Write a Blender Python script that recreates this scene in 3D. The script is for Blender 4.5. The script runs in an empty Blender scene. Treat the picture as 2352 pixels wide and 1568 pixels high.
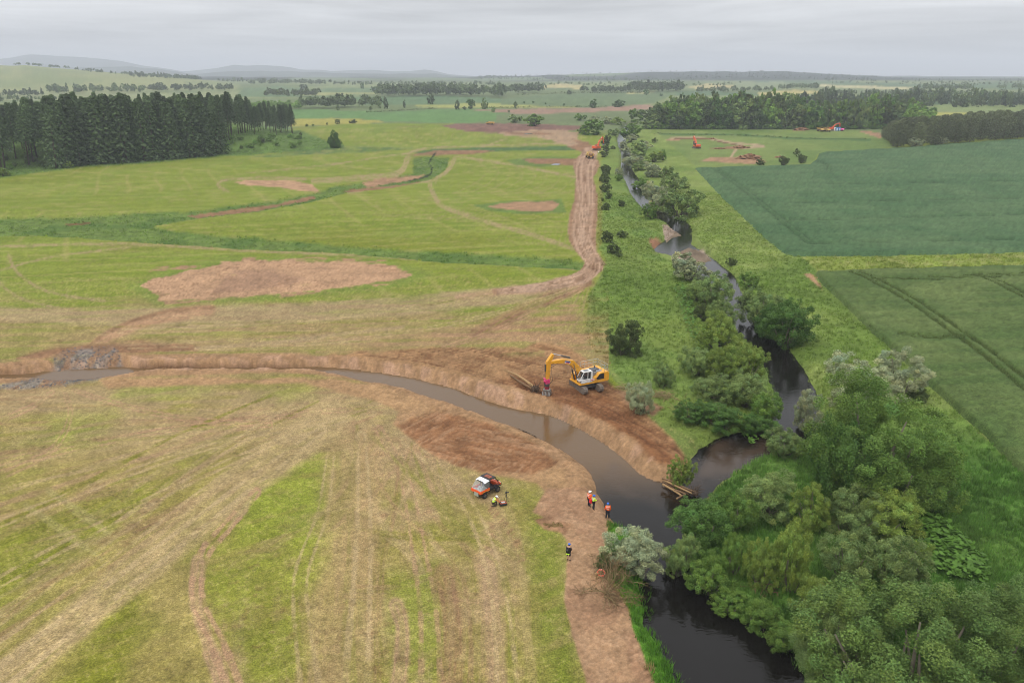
import bpy, bmesh, math, random
import numpy as np
from mathutils import Vector, Matrix

# ------------------------------------------------------------------ camera, sky, sun, exposure
SC = bpy.context.scene
COL = SC.collection
CH = 42.0                       # drone height
FP = 1829.3                     # focal length in sheet units (2352 wide)
PIT = math.atan((784 - 172) / FP)
CP, SP = math.cos(PIT), math.sin(PIT)
cam = bpy.data.cameras.new('camera'); camo = bpy.data.objects.new('camera', cam); COL.objects.link(camo)
camo.location = (0, 0, CH); camo.rotation_euler = (math.pi / 2 - PIT, 0, 0)
cam.sensor_width = 36.0; cam.lens = 28.0; cam.clip_end = 60000; cam.clip_start = 0.5
SC.camera = camo

SUN_EL, SUN_AZ = math.radians(52), math.radians(215)
W = bpy.data.worlds.new('World'); SC.world = W; W.use_nodes = True
nt = W.node_tree; nt.nodes.clear()
N = nt.nodes.new; LK = nt.links.new
out = N('ShaderNodeOutputWorld'); bg = N('ShaderNodeBackground'); LK(bg.outputs[0], out.inputs[0])
sky = N('ShaderNodeTexSky'); sky.sky_type = 'NISHITA'; sky.sun_disc = False
sky.sun_elevation = SUN_EL; sky.sun_rotation = SUN_AZ
tc = N('ShaderNodeTexCoord'); sep = N('ShaderNodeSeparateXYZ'); LK(tc.outputs['Generated'], sep.inputs[0])
# overcast dome: brighter towards the zenith (1 + 2 sin e) / 3
m1 = N('ShaderNodeMath'); m1.operation = 'MAXIMUM'; m1.inputs[1].default_value = 0.0; LK(sep.outputs[2], m1.inputs[0])
m2 = N('ShaderNodeMath'); m2.operation = 'MULTIPLY_ADD'; m2.inputs[1].default_value = 1.0; m2.inputs[2].default_value = 0.555
LK(m1.outputs[0], m2.inputs[0])
mp = N('ShaderNodeMapping'); mp.inputs['Scale'].default_value = (1.6, 1.6, 24.0); LK(tc.outputs['Generated'], mp.inputs[0])
nz = N('ShaderNodeTexNoise'); nz.inputs['Scale'].default_value = 1.6; nz.inputs['Detail'].default_value = 6; nz.inputs['Roughness'].default_value = 0.55
nz.inputs['Distortion'].default_value = 0.4
LK(mp.outputs[0], nz.inputs[0])
mr = N('ShaderNodeMapRange'); mr.inputs[1].default_value = 0.3; mr.inputs[2].default_value = 0.72
mr.inputs[3].default_value = 0.66; mr.inputs[4].default_value = 1.27; LK(nz.outputs['Fac'], mr.inputs[0])
m3 = N('ShaderNodeMath'); m3.operation = 'MULTIPLY'; LK(m2.outputs[0], m3.inputs[0]); LK(mr.outputs[0], m3.inputs[1])
grey = N('ShaderNodeMix'); grey.data_type = 'RGBA'; grey.blend_type = 'MULTIPLY'; grey.inputs[0].default_value = 1.0
grey.inputs[6].default_value = (11.95, 12.05, 12.3, 1); LK(m3.outputs[0], grey.inputs[7])
mix = N('ShaderNodeMix'); mix.data_type = 'RGBA'; mix.inputs[0].default_value = 0.93
LK(sky.outputs[0], mix.inputs[6]); LK(grey.outputs[2], mix.inputs[7])
LK(mix.outputs[2], bg.inputs[0]); bg.inputs[1].default_value = 0.10

sl = bpy.data.lights.new('sun', 'SUN'); sl.energy = 1.5; sl.angle = math.radians(24); sl.color = (1.0, 0.965, 0.91)
so = bpy.data.objects.new('sun', sl); COL.objects.link(so)
sd_ = Vector((math.sin(SUN_AZ) * math.cos(SUN_EL), math.cos(SUN_AZ) * math.cos(SUN_EL), math.sin(SUN_EL)))
so.rotation_euler = sd_.to_track_quat('Z', 'Y').to_euler(); so.location = (0, 0, 120)
SC.view_settings.view_transform = 'Standard'; SC.view_settings.look = 'None'
SC.view_settings.exposure = 0.06; SC.view_settings.gamma = 1.0; SC.view_settings.use_curve_mapping = False
SC.cycles.use_denoising = True; SC.cycles.pixel_filter_type = 'BLACKMAN_HARRIS'; SC.cycles.filter_width = 1.0
SC.cycles.max_bounces = 6; SC.cycles.diffuse_bounces = 2; SC.cycles.glossy_bounces = 2
SC.cycles.transmission_bounces = 3; SC.cycles.transparent_max_bounces = 6; SC.cycles.volume_bounces = 0
SC.cycles.caustics_reflective = False; SC.cycles.caustics_refractive = False

FL = 1.72                       # how much brighter than its albedo a level surface shows
def s2l(c):
    c = np.asarray(c, float) / 255.0
    return np.where(c <= 0.04045, c / 12.92, ((c + 0.055) / 1.055) ** 2.4)
def alb(r, g, b):               # albedo of a level surface that shows this colour in the picture
    return s2l((r, g, b)) / FL

rng = np.random.default_rng(7)
random.seed(7)

# ------------------------------------------------------------------ numeric helpers
def _h(xi, yi, s):
    n = (xi.astype(np.int64) * 374761393 + yi.astype(np.int64) * 668265263 + s * 1442695041) & 0xffffffff
    n = ((n ^ (n >> 13)) * 1274126177) & 0xffffffff
    n = (n ^ (n >> 16)) & 0xffff
    return n / 65535.0
def vn(x, y, s=0):
    xf, yf = np.floor(x), np.floor(y); u, v = x - xf, y - yf
    u = u * u * (3 - 2 * u); v = v * v * (3 - 2 * v)
    a, b, c, d = _h(xf, yf, s), _h(xf + 1, yf, s), _h(xf, yf + 1, s), _h(xf + 1, yf + 1, s)
    return (a * (1 - u) + b * u) * (1 - v) + (c * (1 - u) + d * u) * v
def fbm(x, y, s=0, o=4, g=0.5):
    t, amp, tot = 0, 1.0, 0
    for i in range(o):
        t = t + amp * vn(x * 2 ** i + 13.7 * i, y * 2 ** i + 7.3 * i, s + i); tot += amp; amp *= g
    return t / tot
def sst(a, b, x):
    t = np.clip((x - a) / (b - a), 0, 1); return t * t * (3 - 2 * t)
def sdist(poly, X, Y, marg=1e9):
    """signed distance to a closed polygon, positive inside; beyond marg just -marg"""
    P = np.asarray(poly, float); res = np.full(X.shape, -float(marg))
    sel = (X > P[:, 0].min() - marg) & (X < P[:, 0].max() + marg) & (Y > P[:, 1].min() - marg) & (Y < P[:, 1].max() + marg)
    x, y = X[sel], Y[sel]
    d = np.full(x.shape, 1e18); ins = np.zeros(x.shape, bool)
    for i in range(len(P)):
        ax, ay = P[i]; bx, by = P[(i + 1) % len(P)]
        ex, ey = bx - ax, by - ay; L = ex * ex + ey * ey + 1e-12
        t = np.clip(((x - ax) * ex + (y - ay) * ey) / L, 0, 1)
        d = np.minimum(d, (x - ax - t * ex) ** 2 + (y - ay - t * ey) ** 2)
        c = (ay > y) != (by > y)
        if abs(ey) > 1e-12:
            ins ^= c & (x < ex * (y - ay) / ey + ax)
    d = np.sqrt(d); res[sel] = np.maximum(np.where(ins, d, -d), -marg)
    return res
def pdist(line, X, Y, marg=1e9):
    """distance to an open polyline and the position along it"""
    P = np.asarray(line, float); D = np.full(X.shape, float(marg)); S = np.zeros(X.shape)
    sel = (X > P[:, 0].min() - marg) & (X < P[:, 0].max() + marg) & (Y > P[:, 1].min() - marg) & (Y < P[:, 1].max() + marg)
    x, y = X[sel], Y[sel]; d = np.full(x.shape, 1e18); s = np.zeros(x.shape); acc = 0
    for i in range(len(P) - 1):
        ax, ay = P[i]; bx, by = P[i + 1]; ex, ey = bx - ax, by - ay; L = ex * ex + ey * ey + 1e-12
        t = np.clip(((x - ax) * ex + (y - ay) * ey) / L, 0, 1)
        dd = (x - ax - t * ex) ** 2 + (y - ay - t * ey) ** 2
        k = dd < d; d = np.where(k, dd, d); s = np.where(k, acc + t * math.sqrt(L), s); acc += math.sqrt(L)
    D[sel] = np.minimum(np.sqrt(d), marg); S[sel] = s
    return D, S
def smooth_line(pts, n=4, closed=False):
    P = np.asarray(pts, float); m = len(P); o = []
    for i in range(m if closed else m - 1):
        p0, p1, p2, p3 = (P[(i - 1) % m], P[i], P[(i + 1) % m], P[(i + 2) % m]) if closed else (P[max(i - 1, 0)], P[i], P[i + 1], P[min(i + 2, m - 1)])
        for k in range(n):
            t = k / n
            o.append(0.5 * (2 * p1 + (p2 - p0) * t + (2 * p0 - 5 * p1 + 4 * p2 - p3) * t * t + (3 * p1 - p0 - 3 * p2 + p3) * t ** 3))
    if not closed: o.append(P[-1])
    return np.array(o)

# ------------------------------------------------------------------ the lie of the land
def flat(x, y, z=0.0):           # sheet point -> point of a level plane
    u = (x - 1176) / FP; v = (784 - y) / FP
    t = (z - CH) / (-SP + v * CP)
    return u * t, (CP + v * SP) * t
BY = [-100, 600, 700, 1000, 1500, 2200, 3200, 4500, 6500, 9000, 17000]
BZ = [0, 0, 1, 4, 9, 15, 21, 26, 26, 20, 8]
def ridge_def(Yk, wf, wb, pts):
    xs = [p[0] for p in pts]
    zs = [CH + Yk * math.tan(math.atan((784 - p[1]) / FP) - PIT) for p in pts]
    return Yk, wf, wb, xs, zs
RIDGES = [
    ridge_def(2500, 1150, 900, [(-600, 150), (0, 150), (60, 150), (150, 157), (250, 166), (350, 172), (450, 182), (540, 194), (620, 210), (700, 260)]),
    ridge_def(4800, 1500, 1000, [(-600, 178), (0, 178), (500, 177), (800, 180), (1000, 181), (1060, 179), (1110, 175), (1200, 174), (1300, 171), (1400, 170), (1500, 166), (1600, 165), (1700, 165), (1800, 163), (1860, 168), (2000, 174), (2100, 181), (2352, 183), (2900, 182)]),
    ridge_def(7000, 1300, 1000, [(-600, 158), (0, 150), (200, 155), (300, 153), (360, 158), (450, 170), (560, 164), (700, 167), (800, 168), (900, 169), (1000, 170), (1100, 179), (1500, 178), (1850, 173), (2000, 175), (2200, 178), (2900, 178)]),
    ridge_def(9800, 1700, 2200, [(-600, 150), (-200, 141), (0, 137), (80, 126), (130, 128), (200, 133), (280, 140), (330, 150), (420, 164), (500, 158), (540, 150), (640, 152), (690, 160), (760, 163), (850, 160), (900, 164), (940, 164), (975, 160), (1030, 170), (1100, 176), (1300, 178), (1800, 175), (1900, 170), (2050, 175), (2200, 176), (2352, 178), (2900, 178)]),
]
HILL = np.array([flat(*p) for p in [(-900, 470), (0, 402), (175, 381), (349, 371), (497, 357), (620, 348), (720, 340), (690, 306), (620, 295), (400, 292), (-900, 305)]])
DOME = flat(985, 306)
def land(X, Y):                   # the ground without ditches and river
    X = np.asarray(X, float); Y = np.asarray(Y, float)
    b = np.interp(Y, BY, BZ); h = b.copy()
    xs = 1176 + FP * X / np.maximum(Y * CP, 1)
    for Yk, wf, wb, rx, rz in RIDGES:
        A = np.interp(xs, rx, rz) + 3 * (vn(xs * 0.03, xs * 0, 5) - .5) * Yk / 2500
        k = np.where(Y < Yk, sst(Yk - wf, Yk, Y), 1 - sst(Yk, Yk + wb, Y))
        h = np.maximum(h, b + np.maximum(A - b, 0) * k)
    far = sst(900, 2500, Y)
    h = h + far * 5 * (fbm(X / 500, Y / 500, 3, 3) - .5) * np.minimum(Y / 2500, 3)
    h = h + 7.5 * sst(0, 55, sdist(HILL, X, Y, 60))
    h = h + 3.2 * np.exp(-((X - DOME[0]) / 130) ** 2 - ((Y - DOME[1]) / 80) ** 2)
    return h
_T = np.concatenate([np.linspace(35, 900, 700), np.geomspace(902, 17000, 500)])
def G(x, y):                      # sheet point -> point of the ground
    u = (x - 1176) / FP; v = (784 - y) / FP
    X, Y, Z = u * _T, (CP + v * SP) * _T, CH + (-SP + v * CP) * _T
    d = Z - land(X, Y); i = int(np.argmax(d < 0))
    if d[i] >= 0: i = len(_T) - 1
    if i == 0: return np.array([X[0], Y[0], Z[0]])
    t = d[i - 1] / (d[i - 1] - d[i])
    q = _T[i - 1] + t * (_T[i] - _T[i - 1])
    return np.array([u * q, (CP + v * SP) * q, CH + (-SP + v * CP) * q])
def to_sheet(X, Y, Z):
    dep = Y * CP - (Z - CH) * SP; v = Y * SP + (Z - CH) * CP
    return 1176 + FP * X / dep, 784 - FP * v / dep

# ------------------------------------------------------------------ river and new channel (edges of the water)
WZ = -1.05
def wl(pts): return [flat(p[0], p[1], WZ) for p in pts]
RIV_L = [(1650, 1760), (1612, 1650), (1578, 1568), (1548, 1505), (1508, 1430), (1497, 1362), (1484, 1310), (1490, 1255), (1470, 1225), (1440, 1205), (1415, 1180), (1405, 1150), (1425, 1130), (1480, 1128), (1530, 1135), (1565, 1125), (1590, 1100), (1600, 1062), (1640, 1025), (1700, 1002), (1770, 990),
         (1795, 960), (1790, 900), (1770, 840), (1740, 795), (1705, 770), (1685, 740), (1672, 700), (1650, 668), (1622, 632), (1590, 604), (1545, 590), (1508, 578), (1530, 556), (1552, 535), (1540, 516), (1510, 505), (1490, 488), (1468, 466), (1456, 448), (1446, 425), (1436, 405), (1430, 385), (1432, 360), (1425, 340), (1420, 318), (1428, 300), (1440, 285)]
RIV_R = [(1452, 285), (1440, 300), (1434, 318), (1438, 340), (1446, 360), (1446, 385), (1458, 405), (1472, 425), (1484, 448), (1500, 470), (1530, 488), (1560, 502), (1580, 520), (1582, 545), (1580, 560), (1600, 575), (1625, 592), (1650, 612), (1676, 634), (1690, 668), (1708, 705), (1730, 738), (1764, 768), (1794, 800), (1832, 850), (1860, 900), (1865, 960), (1840, 1005),
         (1760, 1035), (1690, 1072), (1625, 1112), (1600, 1145), (1575, 1175), (1560, 1215), (1552, 1260), (1575, 1330), (1620, 1375), (1690, 1428), (1760, 1466), (1820, 1535), (1852, 1610), (1880, 1690), (1920, 1760)]
RIVER = smooth_line(wl(RIV_L), 3).tolist() + smooth_line(wl(RIV_R), 3).tolist()
CH_N = [(-200, 870), (0, 864), (110, 859), (250, 850), (400, 847), (560, 847), (700, 847), (760, 850), (850, 861), (930, 873), (1010, 893), (1100, 922), (1180, 945), (1250, 962), (1310, 990), (1370, 1028), (1410, 1060), (1440, 1090), (1480, 1112), (1520, 1122), (1535, 1135)]
CH_S = [(1440, 1165), (1410, 1150), (1388, 1120), (1362, 1080), (1328, 1048), (1278, 1012), (1220, 982), (1154, 961), (1080, 939), (1000, 910), (930, 886), (860, 873), (790, 860), (700, 853), (560, 853), (400, 855), (250, 861), (110, 871), (0, 876), (-200, 882)]
CHAN = smooth_line(wl(CH_N), 3).tolist() + smooth_line(wl(CH_S), 3).tolist()

# ------------------------------------------------------------------ ground sheet
STEP = 3.1
ys = np.arange(2350, 196, -STEP)
Yr = np.array([flat(1176, y)[1] for y in ys]); Yr = np.concatenate([Yr, np.geomspace(Yr[-1] * 1.02, 16500, 110)])
ACOL = np.linspace(-0.80, 0.80, int(1.60 * FP / STEP))
NC, NR = len(ACOL), len(Yr)
GX = (ACOL[None, :] * (Yr[:, None] + 14)); GY = np.repeat(Yr[:, None], NC, 1)
X, Y = GX.ravel(), GY.ravel()
Z = land(X, Y)
near = Y < 420
n_lo = fbm(X / 9, Y / 9, 11, 3); n_mid = fbm(X / 2.2, Y / 2.2, 21, 3); n_hi = fbm(X / .45, Y / .45, 31, 2)
n_big = fbm(X / 42, Y / 42, 41, 3)
sd_r = sdist(RIVER, X, Y, 14); sd_c = sdist(CHAN, X, Y, 9)
SX, SY = to_sheet(X, Y, Z)
wob = (n_mid - .5) * 1.6

def band(poly, soft=3.0, wobble=5.0, marg=60):      # 0..1 mask of a patch of ground
    s = sdist(poly, SX, SY, marg)
    return sst(-soft, soft, s + (n_lo - .5) * 2 * wobble + (n_mid - .5) * wobble)
def stroke(line, w, soft=2.0, wobble=2.0):
    d, s = pdist(smooth_line(line, 3), SX, SY, 120)
    return 1 - sst(w - soft, w + soft, d + (n_lo - .5) * 2 * wobble + (n_mid - .5) * wobble), d, s

col = np.empty((len(X), 3)); col[:] = alb(134, 149, 53)
soil = np.zeros(len(X)); rank = np.zeros(len(X))
def paint(m, c, var=0.0, nfield=None):
    global col
    c = np.asarray(c)[None, :]
    if var: c = c * (1 + var * 2 * ((n_mid if nfield is None else nfield) - .5))[:, None]
    col = col * (1 - m[:, None]) + c * m[:, None]
def setmask(a, m, v=1.0): a[:] = a * (1 - m) + v * m

LIME, LIME2, OLIVE = alb(130, 149, 50), alb(144, 157, 62), alb(128, 130, 42)
TAN, TAN2, BEIGE = alb(176, 158, 116), alb(168, 144, 108), alb(186, 164, 128)
SOIL, SOIL2, SOILD, SOILP = alb(176, 142, 110), alb(154, 120, 90), alb(122, 88, 62), alb(194, 158, 124)
RANK, RANK2, BRIGHT = alb(112, 136, 66), alb(130, 152, 74), alb(92, 138, 46)

# --- far country
far = sst(560, 640, Y)
patch = fbm(X / 260, Y / 420, 51, 2)
paint(far, alb(122, 140, 92), .25, patch)
paint(far * sst(.55, .6, patch), alb(138, 152, 100)); paint(far * sst(.62, .64, fbm(X / 330, Y / 500, 61, 2)), alb(100, 128, 88))
vf = sst(3000, 3500, Y); wood_n = fbm(X / 420, Y / 900, 71, 3)
paint(vf, alb(120, 140, 96)); paint(vf * sst(.43, .50, wood_n), alb(46, 62, 44)); paint(sst(5600, 6200, Y), alb(82, 98, 78), .3, wood_n)
hillm = sst(-6, 6, sdist([(-700, 140), (0, 146), (60, 146), (150, 153), (250, 162), (350, 170), (450, 179), (550, 196), (540, 207), (400, 207), (300, 212), (0, 222), (-700, 226)], SX, SY, 40)) * (Y < 3400)
paint(hillm, alb(156, 164, 112), .12, n_big); paint(hillm * sst(.56, .6, fbm(X / 120, Y / 300, 77, 3)), alb(140, 154, 104))
FIELDS = [
    ([(60, 205), (330, 216), (560, 210), (700, 205), (700, 222), (560, 225), (330, 226), (0, 232)], (150, 160, 112)),
    ([(560, 202), (640, 199), (720, 205), (800, 199), (900, 197), (1010, 199), (1100, 203), (860, 214), (800, 222), (640, 224), (540, 222)], (112, 138, 96)),
    ([(730, 199), (770, 196), (840, 194), (900, 197), (860, 201), (780, 203)], (146, 160, 110)),
    ([(700, 212), (880, 212), (880, 217), (690, 219)], (168, 172, 112)),
    ([(800, 224), (1000, 219), (1150, 226), (1160, 238), (1000, 240), (840, 240)], (104, 134, 92)),
    ([(950, 241), (1100, 238), (1330, 239), (1340, 247), (1150, 248), (960, 246)], (168, 174, 100)),
    ([(1150, 228), (1290, 215), (1500, 212), (1570, 207), (1500, 238), (1340, 247), (1150, 240)], (112, 134, 92)),
    ([(1215, 201), (1280, 193), (1335, 196), (1337, 205), (1300, 203), (1180, 205)], (196, 186, 130)),
    ([(1580, 200), (1620, 193), (1680, 195), (1690, 203), (1600, 205)], (196, 186, 130)),
    ([(1440, 212), (1505, 211), (1505, 214), (1440, 215)], (198, 192, 130)),
    ([(1740, 214), (1800, 207), (1880, 208), (1890, 215), (1800, 219), (1745, 220)], (196, 186, 120)),
    ([(1885, 194), (2000, 198), (2110, 202), (2105, 207), (1990, 204), (1880, 199)], (200, 194, 146)),
    ([(1690, 190), (1800, 188), (1800, 204), (1690, 205)], (140, 156, 112)),
    ([(2120, 240), (2352, 236), (2700, 236), (2700, 262), (2352, 262), (2130, 252)], (136, 154, 96)),
    ([(2120, 262), (2200, 258), (2260, 262), (2120, 270)], (176, 176, 90)),
    ([(1870, 246), (1960, 246), (1970, 254), (1870, 256)], (176, 140, 116)),
    ([(1850, 256), (2000, 254), (2000, 272), (1850, 274)], (160, 170, 92)),
    ([(655, 250), (760, 253), (880, 257), (1000, 252), (1130, 249), (1168, 262), (1162, 275), (1060, 283), (900, 279), (780, 271), (655, 274)], (108, 146, 84)),
    ([(668, 275), (760, 271), (830, 274), (892, 280), (840, 284), (760, 287), (666, 291)], (172, 168, 84)),
    ([(1072, 252), (1200, 250), (1340, 249), (1490, 240), (1502, 246), (1480, 253), (1350, 258), (1200, 263), (1140, 257)], (168, 138, 118)),
    ([(1140, 264), (1350, 260), (1500, 250), (1500, 285), (1340, 290), (1250, 288), (1140, 284)], (118, 134, 90)),
]
for p, c in FIELDS: paint(band(p, .8, .8, 20) * (Y > 450), alb(*c), .12, n_lo)
# --- middle distance
dome = band([(668, 294), (760, 287), (900, 283), (1060, 285), (1015, 289), (1100, 304), (1180, 312), (1300, 318), (1330, 330), (1200, 334), (1060, 338), (970, 343), (900, 346), (800, 340), (745, 330), (690, 315)], 1, 1)
paint(dome, LIME, .1, n_lo); paint(dome * sst(.45, .7, n_big), alb(136, 140, 70))
past = band([(1480, 296), (1800, 297), (2010, 300), (2060, 340), (1950, 347), (1880, 352), (1872, 368), (1860, 380), (1600, 388), (1560, 350)], 1.5, 1.5)
paint(past, alb(128, 148, 80), .14, n_lo); paint(past * sst(.5, .68, n_big), alb(112, 138, 72))
paint(band([(1500, 305), (1700, 309), (1850, 317), (2000, 320), (2000, 323), (1850, 321), (1700, 313), (1500, 309)], 1, 2), alb(84, 118, 64))
# left slope with scrub
slope = band([(-300, 440), (0, 409), (175, 386), (349, 375), (497, 361), (640, 352), (790, 341), (790, 334), (720, 312), (690, 300), (560, 285), (0, 300), (-300, 330)], 1.5, 2)
paint(slope, alb(104, 132, 64), .3); setmask(rank, slope, .7)
paint(band([(640, 352), (780, 336), (900, 337), (960, 341), (840, 350), (700, 356), (560, 364)], 1, 1.5), alb(96, 124, 68), .2)
# streaks of mowing in the left fields
lf = (SX < 1400) & (Y < 640)
st1 = fbm((X * .97 + Y * .24) / 38, (Y * .97 - X * .24) / .8, 81, 2); st2 = fbm((X * .9 - Y * .43) / 30, (Y * .9 + X * .43) / .7, 91, 2)
k = lf * (1 - slope) * (SY < 720)
paint(k * sst(.52, .8, st1) * .45, LIME2); paint(k * sst(.55, .8, 1 - n_big) * .4, OLIVE); paint(k * sst(.56, .8, st2) * .25, TAN)
paint(k * sst(.55, .75, fbm(X / 16, Y / 30, 95, 3)) * .35, alb(124, 150, 58))
st3 = fbm((X * .97 + Y * .24) / 70, (Y * .97 - X * .24) / 3.2, 301, 2); paint(k * sst(.5, .62, st3) * .4, alb(152, 164, 76)); paint(k * sst(.56, .68, 1 - st3) * .35, alb(116, 140, 40))
vv = (Y * .97 - X * .24 + 5 * (fbm(X / 60, Y / 60, 311, 2) - .5)) / 7.5; paint(k * (1 - sst(.05, .14, np.abs(vv % 1 - .5))) * .42 * sst(.35, .6, fbm(X / 25, Y / 12, 321, 2)), alb(178, 170, 104))
uu = (X * .92 + Y * .39 + 7 * (fbm(X / 50, Y / 50, 331, 2) - .5)) / 11; paint(k * (1 - sst(.03, .08, np.abs(uu % 1 - .5))) * .4 * sst(.5, .62, fbm(X / 40, Y / 40, 341, 2)), alb(176, 168, 104))
TRK = [([(985, 415), (993, 440), (1015, 473), (1071, 494), (1138, 516), (1206, 534), (1315, 570)], 5), ([(1045, 363), (1030, 390), (995, 411), (925, 422), (800, 440)], 4.5),
       ([(921, 357), (972, 342), (1058, 337), (1206, 332), (1330, 328)], 2.2), ([(936, 363), (925, 390), (898, 402), (840, 408), (720, 416)], 6.5),
       ([(1050, 360), (1090, 365), (1206, 384), (1320, 407)], 2.6), ([(1165, 310), (1230, 316), (1300, 322), (1345, 326)], 2), ([(1100, 340), (1130, 330), (1165, 318)], 1.3),
       ([(525, 440), (500, 425), (520, 413), (600, 409), (700, 411)], 3), ([(0, 567), (300, 560), (600, 577), (900, 590), (1200, 607), (1320, 618)], 3.5),
       ([(20, 585), (40, 625), (110, 670), (240, 690)], 3), ([(-20, 590), (0, 650), (60, 690), (160, 712)], 3), ([(0, 620), (120, 590), (300, 567)], 2),
       ([(574, 398), (760, 378), (880, 360), (960, 350)], 1.5), ([(1000, 420), (1010, 390), (1045, 365)], 2)]
for ln, w in TRK:
    m, d, s = stroke(ln, w, 1.2, 1.0)
    paint(m * (.35 + .5 * sst(.35, .6, fbm(s / 9, d / 1.1, 3, 2))), TAN)
for i in range(9):                                   # turning marks
    x0 = 1060 + i * 28
    m, d, s = stroke([(x0 + 40, 372 + i * 3), (x0 + 58, 395 + i * 2.5), (x0 + 25, 425 + i * 2), (x0 - 20, 445)], 1.0, .8, .8); paint(m * .35, TAN)
    m, d, s = stroke([(1215 + i * 13, 530), (1208 + i * 13, 548), (1214 + i * 12, 565)], .9, .8, .6); paint(m * .35, TAN)
    m, d, s = stroke([(850 + i * 30, 455), (835 + i * 28, 470), (880 + i * 30, 492), (990 + i * 20, 505)], 1.0, .8, .8); paint(m * .28, TAN)
# ditches full of rank grass
dit = band([(-200, 500), (0, 501), (150, 498), (300, 491), (430, 486), (560, 471), (700, 447), (760, 431), (840, 416), (905, 406), (950, 398), (948, 362), (1032, 362), (1024, 388), (990, 412), (900, 428), (800, 442), (720, 461), (600, 484), (450, 502), (350, 518), (400, 532), (560, 545), (700, 555), (850, 569), (1000, 577), (1150, 585), (1300, 591), (1345, 602), (1332, 617), (1200, 611), (1000, 600), (800, 581), (600, 573), (400, 561), (200, 547), (100, 540), (0, 541), (-200, 548)], 1.5, 2.5)
paint(dit, RANK, .25); paint(dit * sst(.5, .7, n_lo), alb(94, 122, 58)); setmask(rank, dit, .8)
u2 = band([(940, 352), (1000, 342), (1150, 338), (1340, 336), (1342, 345), (1150, 347), (1000, 356)], 1, 1.2); paint(u2, alb(88, 118, 66), .2); setmask(rank, u2, .5)
paint(band([(936, 356), (1000, 346), (1100, 345), (1140, 348), (1080, 354), (1000, 358)], 1, 1.5), SOIL2, .2); setmask(soil, band([(936, 356), (1000, 346), (1100, 345), (1140, 348), (1080, 354), (1000, 358)], 1, 1.5))
dd, ss = pdist(smooth_line([(1000, 352), (990, 365), (985, 375), (992, 390), (980, 403), (940, 412)], 3), SX, SY, 30)
paint(1 - sst(1, 2.2, dd + wob), alb(46, 58, 40))
def bare(p, c=SOIL, soft=1.5, wb=3, var=.22, sv=1.0):
    m = band(p, soft, wb); paint(m, c, var); setmask(soil, m, sv); rank[:] *= (1 - m); return m
bare([(430, 493), (560, 477), (640, 464), (720, 447), (724, 454), (600, 480), (450, 498)], SOIL2, 1, 2)
bare([(150, 512), (205, 507), (210, 510), (155, 515)], SOILD, 1, 1.5)
bare([(536, 419), (575, 414), (680, 415), (715, 424), (738, 441), (700, 440), (640, 430), (560, 425)], SOILP, 1, 1.5)
bare([(830, 418), (880, 408), (975, 400), (960, 408), (900, 418), (845, 427)], SOIL, 1, 2); bare([(780, 436), (900, 425), (985, 414), (900, 432), (800, 440)], SOIL2, 1, 1.5)
g_ = band([(1088, 472), (1150, 463), (1290, 457), (1300, 488), (1200, 492), (1120, 484)], 2, 2); paint(g_, RANK, .2)
bare([(1120, 476), (1160, 466), (1270, 460), (1284, 468), (1270, 484), (1230, 487), (1180, 482)], SOIL, 1, 2)
g_ = band([(1165, 368), (1230, 360), (1320, 362), (1330, 376), (1240, 384), (1180, 378)], 2, 2); paint(g_, RANK, .2)
bare([(1200, 366), (1250, 363), (1300, 366), (1330, 362), (1322, 380), (1270, 378), (1215, 374)], SOIL2, 1, 2)
bare([(1012, 289), (1060, 284), (1140, 283), (1250, 286), (1340, 290), (1338, 299), (1250, 300), (1165, 308), (1090, 303), (1045, 297)], alb(138, 106, 92), 1, 1.5)
m = band([(1140, 303), (1220, 299), (1290, 298), (1330, 306), (1325, 318), (1345, 335), (1330, 345), (1290, 330), (1230, 312), (1160, 311)], 1, 2); paint(m, alb(178, 152, 122), .15); setmask(soil, m, .8)
bare([(1160, 306), (1230, 303), (1280, 306), (1240, 311), (1180, 310)], SOIL2, 1, 1)
bare([(1310, 318), (1350, 326), (1370, 345), (1362, 356), (1325, 346), (1300, 336), (1330, 332)], SOIL2, 1, 2)
# right-hand pasture workings
bare([(1605, 369), (1640, 361), (1700, 360), (1735, 358), (1760, 372), (1730, 377), (1660, 374)], SOIL, 1, 1.5)
m, d, s = stroke([(1540, 318), (1600, 317), (1650, 322), (1680, 328), (1740, 334), (1752, 338), (1700, 340), (1690, 345), (1680, 360)], 2.4, 1, 1); paint(m, alb(186, 166, 132), .1); setmask(soil, m, .7)
m, d, s = stroke([(1550, 319), (1630, 319), (1650, 325), (1700, 335), (1720, 339)], 1.2, .6, .8); paint(m, SOILD); setmask(soil, m)
bare([(1630, 341), (1700, 335), (1722, 338), (1700, 343), (1650, 342)], SOIL2, .8, 1); bare([(1530, 319), (1562, 320), (1560, 324), (1530, 323)], SOIL, .8, 1)
bare([(1965, 300), (2000, 302), (2035, 310), (2020, 318), (1990, 307)], SOIL, .8, 1); bare([(1820, 296), (1850, 297), (1850, 301), (1822, 301)], SOIL2, .5, .5)
m = band([(1595, 389), (1760, 384), (1862, 380), (1862, 383), (1760, 388), (1600, 393)], .6, .6); paint(m, TAN2)
bare([(1395, 318), (1420, 316), (1425, 324), (1400, 326)], SOIL, .8, 1); bare([(1470, 315), (1505, 314), (1505, 323), (1475, 322)], SOIL, .8, 1.2); bare([(1490, 336), (1530, 334), (1545, 338), (1500, 340)], SOIL, .8, 1)
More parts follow.
